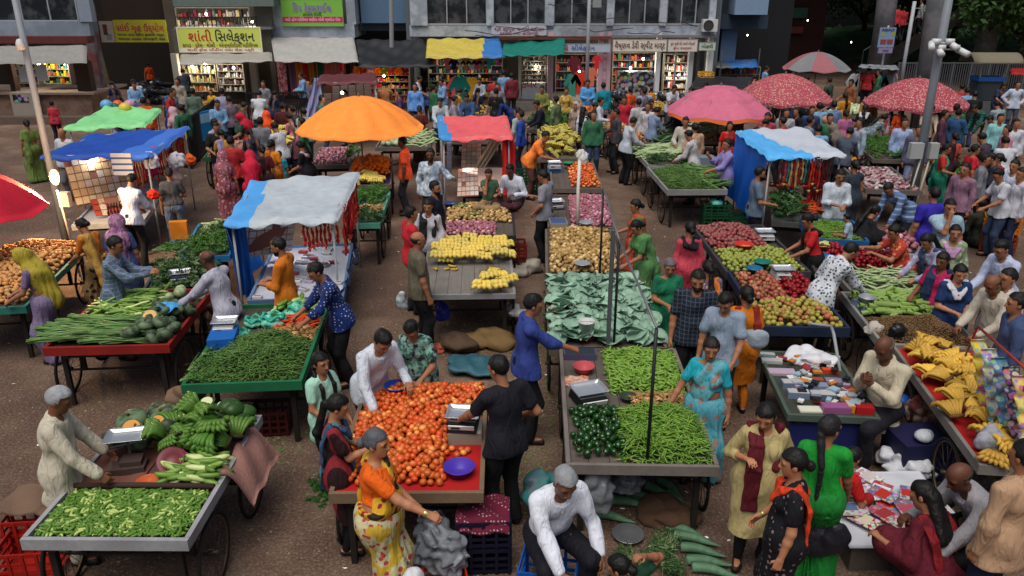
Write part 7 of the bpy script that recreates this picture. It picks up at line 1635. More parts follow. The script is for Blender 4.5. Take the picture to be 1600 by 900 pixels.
b = MB(); V, F = sheet(lambda u, v: ((u - .5) * 1.9, (v - .5) * 1.3, 2.45 + .35 * np.sin(np.pi * np.clip(v, 0, 1)) ** .7), 6, 14, .03); b.add(V, F); b.build('curved_roof', [mat('#6c6656', .7)], root, True)
b = MB(); b.box((0, 0, .5), (1.0, .7, .9)); b.build('counter', [mat('#54585c', .6)], root); b = MB(); b.box((0, 0, 1.35), (.95, .65, .75)); b.build('glass_case', [mat('#2c3840', .15, spec=.6)], root); b = MB(); b.box((0, -.02, 1.8), (1.05, .75, .16)); b.build('blue_band', [mat('#1c4c90', .6)], root)
for sx in (-.45, .45):
    for sy in (-.3, .3): b = MB(); b.tube([(sx, sy, .9), (sx, sy, 2.5)], .025, 6); b.build('post', [mat('#8a9094', .5)], root)
tarp('red_canopy', [aty(1582, 113, 36.), aty(1625, 114, 36.), aty(1620, 107, 38.), aty(1580, 106, 38.)], '#8c1c1c', 'small red canopy at the right edge of the back row')
# umbrellas
umbrella(560, 150, 1.60, 2.80, '#f08c38', 'large plain orange umbrella over the marigold cart', n=12, rise=.50, sag=.05)
umbrella(1127, 133, 1.58, 2.52, '#b8607a', 'tiered dusty pink umbrella with an orange border', n=8, rise=.48, tiers=3, edge='#f07c40', drop=.1)
umbrella(1228, 115, 1.58, 2.55, '#98404e', 'red floral umbrella behind the pink one', 'floral', '#b48c7c', 10, 16., rise=.5, drop=.08); umbrella(1437, 122, 1.58, 2.55, '#923a4a', 'red floral umbrella crossed by the camera pole', 'floral', '#b48c7c', 10, 16., rise=.48, drop=.08)
umbrella(1279, 81, 1.45, 2.55, '#707276', 'grey and pink striped umbrella at the back', n=8, rise=.48, alt='#8c585e')
umbrella(-86, 262, 1.42, 2.55, '#b0142c', 'plain crimson umbrella cut by the left edge', n=8, rise=.52)
# poles
q = at(107, 398); root = empty('lamp_post', tuple(q), 0, 'tall pale street pole with a camera near the left edge', 'street pole')
b = MB(); b.tube([(0, 0, 0), (0, 0, 6.6)], [.07, .055], 12); b.build('pole', [mat('#8a929c', .5)], root, True)
b = MB(); b.tube([(0, 0, 6.0), (-1.2, 0, 6.35)], .03, 8); b.tube([(0, 0, 5.6), (-.5, 0, 6.12)], .02, 8); b.tube([(0, 0, 6.25), (-1.0, 0, 6.5)], .02, 8); b.build('bracket_arm', [mat('#8a929c', .5)], root)
b = MB(); b.lathe([(.001, 0), (.07, .01), (.08, .12), (.05, .2), (.001, .22)], 14, (.0, -.14, 4.2)); b.lathe([(.001, -.01), (.055, 0)], 12, (0, -.14, 4.19), 1); b.build('dome_camera', [mat('#c0c4c8', .4), mat('#101214', .1)], root, True)
q2 = at(85, 277, 2.0); b = MB(); b.tube([(q2[0] + .1, q2[1], .0), (q2[0], q2[1], 1.75)], .018, 8); o = b.build('lamp_stick', [mat('#8a8076', .6)], None, True); tag(o, 'thin stick holding the glowing warm lamp', 'pole')
V, F = T_ball(.07, (1, 1, 1.9)); o = link('lit_lamp', npmesh('lit_lamp', V, F, True, [mat('#ffc070', .5, emit=7, var=0)])); o.location = tuple(at(85, 277, 2.0)); o.scale = (1.2, 1.2, 1.1); tag(o, 'glowing warm lamp beside the deep blue canopy', 'lamp')
ld = D.lights.new('warm_lamp', 'POINT'); ld.energy = 260; ld.color = (1, .62, .3); ld.shadow_soft_size = .08; lo = D.objects.new('lamplight', ld); COL.objects.link(lo); lo.parent = o; lo.location = (.0, -.12, .0)
box_obj('meter_box', at(104, 322, 1.3), (.2, .14, .28), '#a8988c', 'small pale box on the street pole under the lamp', 'box')
q = at(1419, 345); root = empty('camera_pole', tuple(q), 0, 'grey pole with four white security cameras at the right', 'street pole')
b = MB(); b.tube([(0, 0, 0), (0, 0, 7.)], [.11, .08], 14); b.build('pole', [mat('#7c848c', .5)], root, True)
for i, (dx, a) in enumerate(((-.38, -.5), (-.12, -.2), (.22, .3), (.5, .6))):
    b = MB(); z = 4.05 - .13 * (i % 2); b.tube([(0, -.08, z + .1), (dx * .7, -.2, z + .1)], .02, 6); b.tube([(dx * .7, -.1, z + .1), (dx * .95, -.36, z)], .07, 10); b.box((dx * .5, -.16, z + .14), (.16, .12, .12)); b.build('security_camera', [mat('#c4c8ca', .35)], root, True)
for dx, w_ in ((-.3, .3), (.28, .2)): b = MB(); b.box((dx * .7, -.16, 1.75), (w_, .16, .36)); b.build('junction_box', [mat('#9aa0a0', .6)], root)
for dx in (-.05, .16): b = MB(); b.tube([(dx - .2, -.2, 0.02), (dx, -.16, 1.6)], .022, 8); b.build('conduit', [mat('#a8a89c', .5)], root, True)
def pole(px, py, Yd, z1, r, label, head=None, c='#9aa0a6'):
    p = aty(px, py, Yd); root = empty('street_pole', (p[0], Yd, 0), 0, label, 'street pole'); b = MB(); b.tube([(0, 0, 0), (0, 0, z1)], r, 10); b.build('pole', [mat(c, .5)], root, True)
    if head: b = MB(); b.box((head[0], -.05, head[1]), (.34, .2, .28)); b.tube([(0, 0, head[1]), (head[0], 0, head[1])], .02, 6); b.build('floodlight', [mat('#8a9090', .4)], root)
pole(919, 60, 34., 7., .075, 'slim pale pole in front of the shop block', (.3, 4.6)); pole(1416, 80, 38., 4.6, .08, 'slim pole with a floodlight before the footbridge', (.6, 4.3))
q = aty(1386, 62, 37.); o = sign('hanging_poster', 1373, 43, 1398, 74, 37., '#7c90b0', 'faded blue poster with red shapes hung at the concrete pillar', [('ABAD', .5, .12, .18, .8, '#2c3c6a'), ('#', .3, .72, .25, .36, '#8a4038'), ('#', .72, .72, .25, .36, '#8a4038'), ('#', .2, .35, .18, .2, '#90a030'), ('#', .85, .3, .18, .2, '#90a030')]); pole(1382, 80, 37.3, 3.6, .04, 'thin pole under the faded blue poster'); sign('hanging_poster', 1372, 75, 1394, 83, 36.98, '#8880a0', 'small lilac board under the blue poster', [('૨૦૨૩', .5, .5, .6, .4, '#3c4060')])
# motorbikes by the alley and the sweet shop
def bike():
    root = empty('motorbike', (0, 0, 0)); ty, ri, sp = wheel_parts(.29, 10)
    for y in (-.62, .62):
        w_ = link('wheel', ty, root); w_.location = (0, y, .31); link('rim', ri, w_); link('spokes', sp, w_)
    b = MB(); b.tube([(0, -.6, .35), (0, -.2, .55), (0, .3, .75)], [.05, .1, .09], 8); b.box((0, -.0, .42), (.22, .4, .3)); b.build('frame', [mat('#1c1c20', .4, metal=.4)], root, True)
    b = MB(); b.tube([(0, .0, .82), (0, .22, .88), (0, .42, .84)], [.09, .14, .08], 10); b.build('fuel_tank', [mat('#202838', .25)], root, True)
    b = MB(); b.tube([(0, -.62, .82), (0, -.3, .80), (0, .02, .80)], [.08, .12, .09], 8); b.build('saddle', [mat('#101012', .7)], root, True)
    b = MB(); b.tube([(0, .62, .31), (0, .42, .95)], .03, 6); b.tube([(-.32, .3, 1.02), (0, .42, .98), (.32, .3, 1.02)], .018, 6); b.build('handlebar', [mat('#5c5c60', .4, metal=.6)], root)
    b = MB(); b.tube([(0, .46, .86), (0, .58, .86)], .08, 10); b.build('headlight', [mat('#a8acb0', .2)], root)
    return root
k0 = bike(); BK = [((238, 118), 36.5, 70, 'black motorbike standing in the alley, nearest the child in orange'), ((222, 104), 38.5, 60, 'motorbike ridden by the man in pale blue in the alley'), ((250, 112), 39.5, 80, 'motorbike furthest back in the alley'), ((962, 150), 35., 20, 'dark motorbike parked before the sweet shop, left end'), ((975, 148), 35.2, 10, 'motorbike parked second from the left before the sweet shop'), ((1035, 150), 34.8, 15, 'motorbike parked at the glass door'), ((1052, 150), 34.6, -10, 'motorbike parked below the glass door, beside the yellow crates'), ((1068, 152), 34.4, 10, 'motorbike nearest the yellow crates')]
for i, ((x, y), Yd, a, l) in enumerate(BK):
    o = k0 if i == 0 else dup(k0); p = aty(x, y, Yd); o.location = (p[0], Yd, 0.33 if False else 0); o.rotation_euler = (0, 0, R(a)); tag(o, l, 'motorbike', 'parked motorbikes')
# ---------------------------------------------------------------- the crowd
def m(px, py, yaw, top, bot, label, pose='stand', ht=1.7, **k): return person(px, py, ht, yaw, label, pose, 'm', top, bot=bot, **k)
def sa(px, py, yaw, bl, sari, label, pose='stand', ht=1.56, **k):
    k.setdefault('ex', ('pallu',)); k.setdefault('hair', 'bun'); return person(px, py, ht, yaw, label, pose, 'f', bl, bot=sari, sc=k.pop('sc', sari), kind=k.pop('kind', 'blouse'), bkind='skirt', **k)
def ku(px, py, yaw, top, bot, sc, label, pose='stand', ht=1.58, **k):
    k.setdefault('ex', ('scarf',)); k.setdefault('hair', 'tail'); return person(px, py, ht, yaw, label, pose, 'f', top, bot=bot, sc=sc, **k)
def ch(px, py, yaw, top, bot, label, pose='stand', ht=1.2, **k): return person(px, py, ht, yaw, label, pose, 'c', top, bot=bot, kind='tee', **k)
GREY = '#6c6c70'
# foreground
m(97, 606, -75, '#b4ae9c', '#a8a294', 'old man with white hair and a cream kurta at the gherkin cart', ('stand', dict(lean=6, rh=(.26, .38, .96), lh=(-.2, .34, .94), pitch=22)), 1.78, fat=1.1, hc='#8c9094', hem=-.28, skin='d', ex=('moustache',), faceh='#fff')
ch(500, 552, -125, '#98c8b4', '#1c3454', 'girl with two braids in a mint green t-shirt', ('stand', dict(rh=(.12, .25, 1.0), lh=(-.18, .2, .9), yaw=0)), 1.48, hair='braids', skin='m', bpat='dots', b2='#4c6c98', hem=-.22)
ku(532, 618, -80, '#240c12', '#0e0e14', '#304868', 'woman in a dark maroon striped tunic with her hair tied back', ('stand', dict(rh=(.04, .34, 1.16), lh=(-.08, .30, 1.1), pitch=20)), 1.64, tpat='stripes', t2='#7c2028', t3='#3c7078', tsc=7., skin='l', hair='tail')
sa(588, 672, -95, '#d85c0c', '#b4b088', 'grey haired woman in an orange blouse and a yellow floral sari', ('stand', dict(rh=(.22, .52, 1.08), lh=(-.08, .26, 1.02), pitch=6, yaw=-8)), 1.74, sc='#c89c28', spat='floral', s2='#8c1c28', s3='#2c2020', ssc=13., bpat='floral', b2='#a83c40', b3='#b89a30', bsc=15., hc='#4c4e54', fat=1.5, skin='l', ex=('pallu', 'bangle'))
m(603, 523, -140, '#c0c8d4', '#16161c', 'man in a white shirt with rolled cuffs bending over the tomatoes', ('stand', dict(lean=26, rh=(.24, .50, .92), lh=(-.18, .46, 1.06), pitch=26)), 1.70, tpat='dots', t2='#8c98a8', tsc=45., skin='m', ex=('watch',))
ku(638, 508, 165, '#2c5c50', '#1c2420', '#2c5c50', 'woman in a teal floral top picking tomatoes', ('stand', dict(lean=12, rh=(.10, .36, .98), lh=(-.16, .38, 1.04), pitch=36)), 1.56, tpat='blotch', t2='#7ca498', t3='#301c28', tsc=14., ex=(), hair='short', skin='m')
m(775, 556, 35, '#12141e', '#0c0c10', 'man in a black t-shirt behind the tomato scale, back turned', ('stand', dict(lean=6, rh=(.32, .16, 1.02), lh=(-.22, .42, 1.02), pitch=16, yaw=15)), 1.72, kind='tee', skin='m')
m(837, 460, -80, '#2c3c80', '#0e0e14', 'man in a royal blue shirt handing something over the chilli cart', ('stand', dict(lean=4, rh=(.10, .48, 1.12), lh=(-.26, .08, .86), pitch=14)), 1.72, sleeve='half', skin='m', ex=('moustache',))
m(1092, 424, 170, '#161c28', '#0c0c12', 'stout bearded man in a dark navy checked shirt', ('stand', dict(rh=(.26, .1, .84), lh=(-.28, .08, .86), pitch=18)), 1.72, tpat='check', t2='#3c4858', tsc=18., sleeve='short', fat=1.25, skin='m', ex=('beard',))
m(1132, 462, 150, '#8090a4', '#1c1c24', 'young man in a pale grey polo shirt looking down', ('stand', dict(rh=(.24, .12, .86), lh=(-.2, .25, .95), pitch=34)), 1.64, kind='tee', skin='m')
ku(1168, 447, 5, '#c06c10', '#c06c10', '#7c2018', 'woman in a mustard orange dress carrying a big grey bag, back turned', 'stand', 1.58, hair='bun', h=.009)
lumpy('shopping_bag', at(1160, 505, 1.23) - V3(0, .28, .24), .20, '#8c98a4', 'big grey shopping bag on the back of the woman in mustard orange', 'bag', (1, .45, 1.), 3, .1, .7)
sa(1113, 530, 155, '#1c98a8', '#4c94a4', 'woman in a turquoise floral sari resting a hand on the chilli cart', ('stand', dict(rh=(.34, .22, .96), lh=(-.26, .04, .82), yaw=15, pitch=12)), 1.58, sc='#5ca0ac', spat='floral', s2='#8c7068', ssc=9., bpat='floral', b2='#8c7068', bsc=9., fat=1.1, hc='#14100e')
ku(1197, 636, 170, '#a8996a', '#101014', '#54101c', 'woman in a straw yellow tunic with a dark red scarf, hand on her chest', ('stand', dict(rh=(.16, .16, 1.22), lh=(-.2, .12, .95), pitch=26, yaw=-20)), 1.70, hair='bun', ex=('shawl',), fat=1.25, sleeve='half', skin='l')
ku(1240, 703, 75, '#0e0e14', '#0e0e14', '#c83c18', 'woman in a black dotted dress with an orange red scarf', ('stand', dict(rh=(.2, .2, .95), lh=(-.26, .06, .82), pitch=10)), 1.70, hair='bun', fat=1.15, tpat='dots', t2='#7c6c70', tsc=16., ex=('scarf', 'bangle'), skin='l')
ku(1300, 650, -25, '#14862c', '#14702a', '#14862c', 'woman in bright green with long greying hair, back turned', ('stand', dict(rh=(.24, .2, .9), lh=(-.26, .02, .82), yaw=-35)), 1.70, hair='braid', hc='#1c1a1c', ex=(), fat=1.15, bkind='skirt', kind='tee', hem=-.1)
lumpy('handbag', at(1275, 838, 0.526) - V3(0, .1, .1), .19, '#1c1c24', 'black handbag hanging beside the woman in green', 'bag', (1, .5, 1.3), 3, .1, .4)
m(1378, 530, 118, '#b4ac96', '#16161e', 'grey haired man in a cream shirt seated at the stationery table', ('sit', dict(rh=(.02, .34, .92), lh=(-.08, .34, .9), pitch=28)), 1.84, fat=1.1, hair='bald', hc='#4c4a48', hem=-.22, skin='k', ex=('moustache',))
b_, _h = m(888, 740, -160, '#ccd2de', '#10101a', 'old man in a white shirt sitting on the blue crate', ('sit', dict(lean=26, rh=(.10, .62, .44), lh=(-.26, .42, .52), pitch=14)), 1.92, fat=1.1, hc='#7c8084', skin='d', ex=('moustache',)); 
sa(962, 868, 60, '#1c4430', '#1c2420', 'black haired woman squatting at the bottom edge with a bangle on her raised arm', ('squat', dict(rh=(.12, .10, 1.0), lh=(-.2, .4, .5), pitch=10, el='out')), 1.56, hair='bun', ex=('bangle',))
ku(1437, 752, 25, '#541020', '#0e0e16', '#701018', 'woman in a maroon tunic squatting by the magazines, back turned', ('squat', dict(rh=(.2, .4, .5), lh=(-.3, .35, .5), yaw=20)), 1.78, hair='long', ex=('scarf',), fat=1.2, sleeve='half', z0=.06)
m(1493, 728, 100, '#908e94', '#0e0e14', 'bald man in a pale grey shirt leaning over the magazines', ('sit', dict(lean=38, rh=(.2, .6, .62), lh=(-.16, .62, .5), pitch=10)), 1.88, fat=1.1, hair='bald', hc='#2c2420', skin='k')
m(1606, 690, 25, '#a8886c', '#16203c', 'man in a tan shirt and navy jeans cut by the right edge', 'stand', 1.84, fat=1.3, hem=-.18)
ku(1340, 700, -60, '#a81414', '#8c1414', '#a81414', 'woman in bright red squatting behind the woman in green', 'squat', 1.5, kind='tee', hair='bun')
m(650, 888, -30, '#8c6458', '#2c2c30', 'person with a white cap at the bottom edge below the plastic bag', 'squat', 1.62, hc='#c8c8cc')
# left and middle
m(485, 413, 115, '#142a66', '#0c0c12', 'man in a navy shirt with white polka dots', ('stand', dict(lean=20, rh=(.16, .5, .98), lh=(-.14, .50, .98), pitch=22)), 1.70, tpat='dots', t2='#b0b8cc', tsc=22., sleeve='half', skin='m')
m(430, 372, 88, '#c06a18', '#241c1c', 'bearded man in an orange shirt by the trinket table', 'fold', 1.70, ex=('beard',), sleeve='half', skin='m')
m(318, 392, 75, '#a4a4b4', '#14141c', 'balding man in a lavender white shirt reaching for the blue bag', ('stand', dict(lean=14, rh=(.1, .5, 1.02), lh=(-.2, .55, 1.0), pitch=14)), 1.68, hair='bald', hc='#2c2420', skin='k')
m(182, 370, -80, '#506074', '#101018', 'man in a slate blue checked shirt holding out a bunch of greens', ('stand', dict(lean=10, rh=(.12, .52, 1.22), lh=(-.10, .50, 1.20), pitch=14)), 1.70, tpat='check', t2='#74849a', tsc=16., skin='m', ex=('moustache',))
t_ = T_clump(60, .5, .035, .12, 5); o = link('greens_bunch', npmesh('greens_bunch', t_[0], t_[1], False, M_clu, t_[2])); p_ = at(238, 392, 1.43); o.location = tuple(p_); tag(o, 'bunch of long leafy greens held out by the man in slate blue', 'herbs')
ku(181, 336, 5, '#3c4670', '#3c4670', '#7a4a7c', 'woman in a blue dress with a purple headscarf, back turned', 'stand', 1.58, ex=('veil',), spat='blotch', s2='#a87c90', fat=1.15)
sa(122, 342, 70, '#b8681c', '#6c5430', 'woman in an ochre blouse choosing potatoes at the left', 'work', 1.56, bpat='floral', b2='#0c0c0c', sc='#a07c38')
sa(24, 392, 100, '#6c5c80', '#746888', 'woman with a long yellow veil over a lavender skirt at the left edge', 'work', 1.58, ex=('veil',), sc='#a09030')
m(208, 272, -15, '#b0b6c8', '#0e0e14', 'man in a white shirt at the trinket stall, back turned', 'work', 1.70)
ku(262, 262, 25, '#48484c', '#5c6c88', '#48484c', 'woman in a grey crop top and pale jeans carrying an orange bag', 'hold', 1.58, ex=(), kind='tee', bkind='trousers', hair='bun', hem=.05)
box_obj('shopping_bag', at(282, 372, 0.526), (.34, .16, .36), '#c8781c', 'orange and white shopping bag carried by the woman in pale jeans', 'bag', .2, '#c0b8b0')
sa(347, 236, 5, '#7c4856', '#7c4856', 'woman wrapped in a dusky mauve patterned sari, back turned', 'stand', 1.56, ex=('veil',), spat='floral', s2='#a88088', bpat='floral', b2='#a88088', h=.013)
sa(390, 237, 15, '#b41436', '#b41436', 'woman wrapped in a crimson pink veil, back turned', 'work', 1.54, ex=('veil',), h=.013)
for a in ((408, 226, 30, '#5c1c24', '#2c1418', 'woman in maroon behind the crimson veil'), (424, 218, -20, '#c87818', '#a85c14', 'woman in amber behind the grey canopy')): sa(*a)
ch(436, 236, 10, '#1c88a0', '#1c2c3c', 'child in a turquoise top behind the grey canopy')
ku(465, 222, 80, '#101018', '#14141c', '#b098a4', 'woman in black with a pale pink scarf left of the marigolds', 'work', ex=('shawl',))
m(627, 214, 88, '#cc4418', '#1c1e24', 'man in an orange red t-shirt beside the marigold cart', 'hold', 1.68, kind='tee', skin='k', h=.013)
m(672, 232, 178, '#b8c6d0', '#1c1c24', 'man in a white and grey floral shirt holding the canopy post', ('stand', dict(lh=(-.44, .2, 1.2), rh=(.25, .03, .82))), 1.74, tpat='blotch', t2='#7c90a4', tsc=11., skin='k', ex=('beard',), h=.012)
m(680, 283, -110, '#0e1226', '#0c0c14', 'bearded man in dark navy walking right past the onion cart', 'stand', 1.66, ex=('beard',), skin='m')
ku(668, 312, 175, '#a8a8b4', '#3c4a60', '#101014', 'woman in a white top with a black shawl beside the bananas', 'hold', 1.58, ex=('shawl',), sleeve='long')
m(642, 323, -65, '#ac1824', '#14141c', 'young man in a red shirt left of the white topped woman', 'stand', 1.66, kind='tee')
m(653, 362, -70, '#5a5444', '#0e0e12', 'balding man in an olive grey t-shirt holding a white bag', ('stand', dict(rh=(.26, .08, .84))), 1.70, kind='tee', hair='bald', hc='#2c2826', fat=1.15, skin='m')
lumpy('white_bag', at(631, 482, 0.643), .14, '#a0aab0', 'white plastic bag of vegetables in the hand of the olive shirted man', 'bag', (.7, .6, 1.2), 4, .15, .3)
ch(763, 265, 175, '#3c5c48', '#8c7454', 'boy in a green vest sitting on the cart with a hand at his mouth', ('cross', dict(rh=(.04, .2, .64), lh=(-.2, .3, .4))), 1.45, z0=.9, sleeve='cap')
m(795, 258, 150, '#bcc2d0', '#3c1c24', 'young man in white sitting on the cart beside the boy', ('cross', dict(lean=18)), 1.62, z0=.9, skin='k')
m(845, 266, 65, '#7c7c86', '#101016', 'man in a grey t-shirt standing by the raised scale', 'phone', 1.70, kind='tee', fat=1.1)
m(856, 206, -110, '#d87830', '#4c3430', 'man in an orange t-shirt leaning over the red tomatoes', ('stand', dict(lean=34, rh=(.1, .6, 1.0), lh=(-.2, .45, .95), pitch=12)), 1.70, kind='tee', fat=1.15, h=.013)
sa(992, 312, 95, '#3c6c34', '#a04430', 'woman in a green blouse and red patterned sari by the potatoes', 'hold', 1.54, spat='floral', s2='#5c7c3c', h=.011)
sa(990, 346, 105, '#3c6c3c', '#4c7c48', 'woman in a plain green sari carrying a brown bag by the potatoes', 'work', 1.54)
lumpy('brown_bag', at(1012, 432, 0.643), .17, '#6c3c20', 'brown patterned bag carried by the woman in plain green', 'bag', (.8, .5, 1.2), 4, .1, .6, pat='stripes', c2='#2c1810'); lumpy('pale_bag', at(1026, 425, 0.702), .12, '#7c8ca0', 'pale checked bag beside the brown bag', 'bag', (.5, .6, 1.5), 5, .1, .5)
ku(1079, 346, 10, '#b03c4c', '#1c1c4c', '#101018', 'woman in a coral red tunic with black sleeves, back turned', 'stand', 1.56, hair='bun', ex=('shawl',), sleeve='half')
sa(1048, 406, 178, '#126044', '#126848', 'older woman with grey hair in a dark green sari', 'fold', 1.52, hc='#5c5c60', fat=1.1)
ku(1107, 407, 10, '#6c5c70', '#2c2430', '#c86c20', 'black haired woman beside the stout bearded man, back turned', 'stand', 1.5, ex=('scarf',), tpat='floral', t2='#b0a0a8')
m(1137, 217, 95, '#8078b0', '#2c2c3c', 'stout man in a lavender shirt next to the blue side cloth', ('stand', dict(rh=(.15, .35, 1.35), lh=(-.15, .4, 1.1))), 1.70, fat=1.35, sleeve='half', h=.0145)
m(1190, 261, -95, '#56667a', '#14141c', 'bearded man in a slate t-shirt under the sky blue canopy', 'hold', 1.70, kind='tee', ex=('beard',))
m(1315, 266, 178, '#b0bcc6', '#4c505c', 'man in a pale blue white shirt looking at his hands', 'fold', 1.70, sleeve='half', ex=('moustache',))
ku(1337, 250, 15, '#2c3440', '#2c3440', '#2c3440', 'woman in a dark sleeveless dress with bare shoulders, back turned', 'stand', 1.6, ex=(), hair='bun', sleeve='cap')
ch(1331, 233, 20, '#c08820', '#3c3020', 'child in yellow just behind the bare shouldered woman')
m(1385, 288, 115, '#506c94', '#20242c', 'man in a blue striped shirt bending low near the metal basket', 'bend', 1.66, tpat='hstripes', t2='#8ca0c0', tsc=9.)
ch(1322, 334, 60, '#8ca0b0', '#8ca0b0', 'toddler in pale blue beside the bean cart', 'cross', 1.0, z0=.8)
ku(1372, 322, -70, '#0c0c12', '#34343c', '#0c0c12', 'woman in black crouching beside the pink onions', ('squat', dict(lean=30)), 1.6, ex=(), z0=.5, hair='tail')
m(1462, 292, 8, '#2c2498', '#14141c', 'young man in a violet blue t-shirt, back turned', 'stand', 1.72, kind='tee', h=.0105)
m(1487, 312, 172, '#8ca6b8', '#3c4050', 'man in a pale blue t-shirt covering his mouth', ('stand', dict(rh=(.02, .18, 1.48), lh=(-.22, .1, .9), pitch=12)), 1.70, kind='tee')
ku(1258, 335, 85, '#ac1c20', '#0c0c10', '#0c0c10', 'woman in a red t-shirt and long black apron by the fruit carts', 'work', 1.56, kind='tee', bkind='skirt', hair='bun', ex=('shawl',))
m(1338, 382, -75, '#bcc2ca', '#0e1018', 'young seller in a white shirt with dark squiggles', 'pick', 1.70, tpat='floral', t2='#3c4858', tsc=20.)
ku(1395, 352, 92, '#9c342c', '#1c3434', '#9c342c', 'woman in a red floral top reaching across the apples', ('sit', dict(lean=20, rh=(.1, .65, .9), lh=(-.1, .55, .85))), 1.6, z0=.25, tpat='floral', t2='#c87c40', hair='bun', ex=())
ku(1445, 367, 105, '#8c8ca8', '#4c4c68', '#3c4460', 'woman in a pale lavender tunic picking corn', ('stand', dict(lean=22, rh=(.1, .6, .95), lh=(-.14, .5, 1.0), pitch=22)), 1.58, tpat='floral', t2='#b0b0c4', sleeve='long', ex=('shawl',))
ku(1495, 352, 160, '#7c8a70', '#5c6450', '#a47ca4', 'woman in a sage floral tunic with a lilac scarf', 'stand', 1.6, tpat='floral', t2='#a8b098', sleeve='long')
ku(1474, 395, 125, '#a81c54', '#381c30', '#1c2c4c', 'woman in magenta with a navy shawl', 'hold', 1.56, ex=('shawl',), skin='d')
ku(1504, 415, 172, '#18305c', '#18305c', '#b8bcc8', 'woman in navy with a white printed scarf', 'fold', 1.56, spat='dots', s2='#a83040', skin='l')
m(1562, 377, 105, '#a4aec8', '#1c2030', 'man in a pale lilac shirt beside the bright orange crate', 'work', 1.72)
m(1578, 420, 100, '#b4aeb0', '#2c2c34', 'man in off white at the right edge, behind the bald man', 'stand', 1.68, ex=('moustache',))
m(1548, 432, 105, '#aca698', '#2c2c34', 'bald man in a beige shirt buying peanuts', 'work', 1.66, hair='bald', hc='#1c1816', skin='d')
m(1592, 458, 75, '#38486c', '#14141c', 'man in a blue denim shirt at the right edge', 'stand', 1.70)
# right, further back
sa(1482, 225, -115, '#a82c24', '#127058', 'woman in a green sari hugging a bunch of herbs', 'hold', 1.56, sc='#148068', h=.0145)
t_ = T_clump(90, .3, .04, .12, 9, True, 1.5); o = link('herb_bunch', npmesh('herb_bunch', t_[0], t_[1], False, M_clu, t_[2])); o.location = tuple(at(1486, 266, 1.23) - V3(.1, .35, 0)); tag(o, 'green herbs hugged by the woman in the green sari', 'herbs'); lumpy('black_bag', at(1458, 290, 0.702), .22, '#10121c', 'black bag hanging from the woman in the green sari', 'bag', (.7, .5, 1.3), 4, .1, .5)
for a in ((1493, 207, 10, '#b84c3c', '#301418', 'woman in coral behind the green sari'), (1526, 226, -105, '#b41c2c', '#b01c20', 'woman in a bright red sari facing right'), (1562, 240, 60, '#3c4c34', '#7c1612', 'woman in a dark red sari with an olive blouse')): sa(*a, h=.0145)
for a in ((1587, 250, 120, '#a8b4c8', '#4c6490', 'youth in a white t-shirt and blue jeans at the right'), (1598, 262, 95, '#b0b0bc', '#1c2440', 'man in white at the right edge beside the youth'), (1415, 185, 175, '#8ca0c4', '#2c4880', 'man in a pale blue shirt and jeans left of the camera pole'), (1438, 196, 160, '#4c4c60', '#6c7490', 'person half hidden by the camera pole'), (1565, 178, 170, '#78b0b4', '#2c3c5c', 'man in a light turquoise shirt at the right'), (1590, 186, 175, '#b4b8c4', '#14141c', 'man in white to the right of the turquoise shirt'), (1304, 158, 5, '#5c7898', '#3c5470', 'man in a long grey blue kurta, back turned'), (1361, 146, 178, '#a8804c', '#4c3c30', 'man in a tan shirt between the floral umbrellas'), (1270, 166, 175, '#2c3860', '#20242c', 'man in navy under the left floral umbrella'), (1281, 160, 5, '#6c98b4', '#3c5060', 'man in light blue under the left floral umbrella'), (1246, 168, 100, '#101018', '#101018', 'person in black under the left floral umbrella'), (1230, 170, 170, '#98989c', '#34343c', 'person in white under the left floral umbrella')): m(*a)
m(1592, 127, 172, '#a8b4c8', '#3c4450', 'man in a white shirt with hands on his hips at the back right', 'hips'); m(1520, 165, 95, '#1c5048', '#101014', 'man in a dark green striped shirt bending over', 'bend', 1.72, tpat='hstripes', t2='#2c6c60', h=.0145); m(1545, 182, 110, '#8c8a80', '#2c2c2c', 'man in beige stooping beside the turquoise shirt', 'bend'); m(1532, 310, 15, '#2c3028', '#14161a', 'person in olive sitting on the ground, back turned', 'cross', 1.7, h=.013)
ku(1385, 180, -70, '#5c6c74', '#4c5c64', '#5c6c74', 'woman in a grey floral dress bending to the right', 'bend', 1.62, ex=(), tpat='floral', t2='#8c989c', hair='tail'); ku(1353, 163, -25, '#101014', '#2c2438', '#b0b0b4', 'woman in black with a long white scarf', 'stand', ex=('shawl',)); ku(1322, 172, 5, '#a05c84', '#8c4c70', '#a05c84', 'woman in a pink dress, back turned', 'stand', ex=(), hair='bun', bkind='skirt'); ku(1321, 145, 10, '#b87c1c', '#5c3c1c', '#b87c1c', 'woman in mustard behind the man in grey blue', ex=()); ku(1394, 164, -10, '#a8a4ac', '#a84048', '#a83c44', 'woman in a white floral dress under the right umbrella', tpat='floral', t2='#a04048'); ku(1408, 166, 10, '#b43c14', '#a83410', '#b43c14', 'woman in burnt orange under the right umbrella', bkind='skirt')
ku(1288, 183, 60, '#a83028', '#3c2c2c', '#a87c60', 'woman with a tan headscarf beside the blue and white canopy', 'work', ex=('veil',)); m(1372, 215, 100, '#a02c40', '#4c2c34', 'person in dark pink squatting by the herbs', 'squat', 1.6); ku(1300, 195, 30, '#2c2c30', '#2c2c30', '#6c6258', 'woman in a dark dress crouching behind the white canopy', 'work', ex=('veil',)); m(1532, 208, 30, '#3c3440', '#1c1c24', 'person in dark clothes stooping over herbs at the right', 'work'); ch(1507, 300, 200, '#3c4c3c', '#20242c', 'child in grey green by the cabbages', 'squat', 1.2)
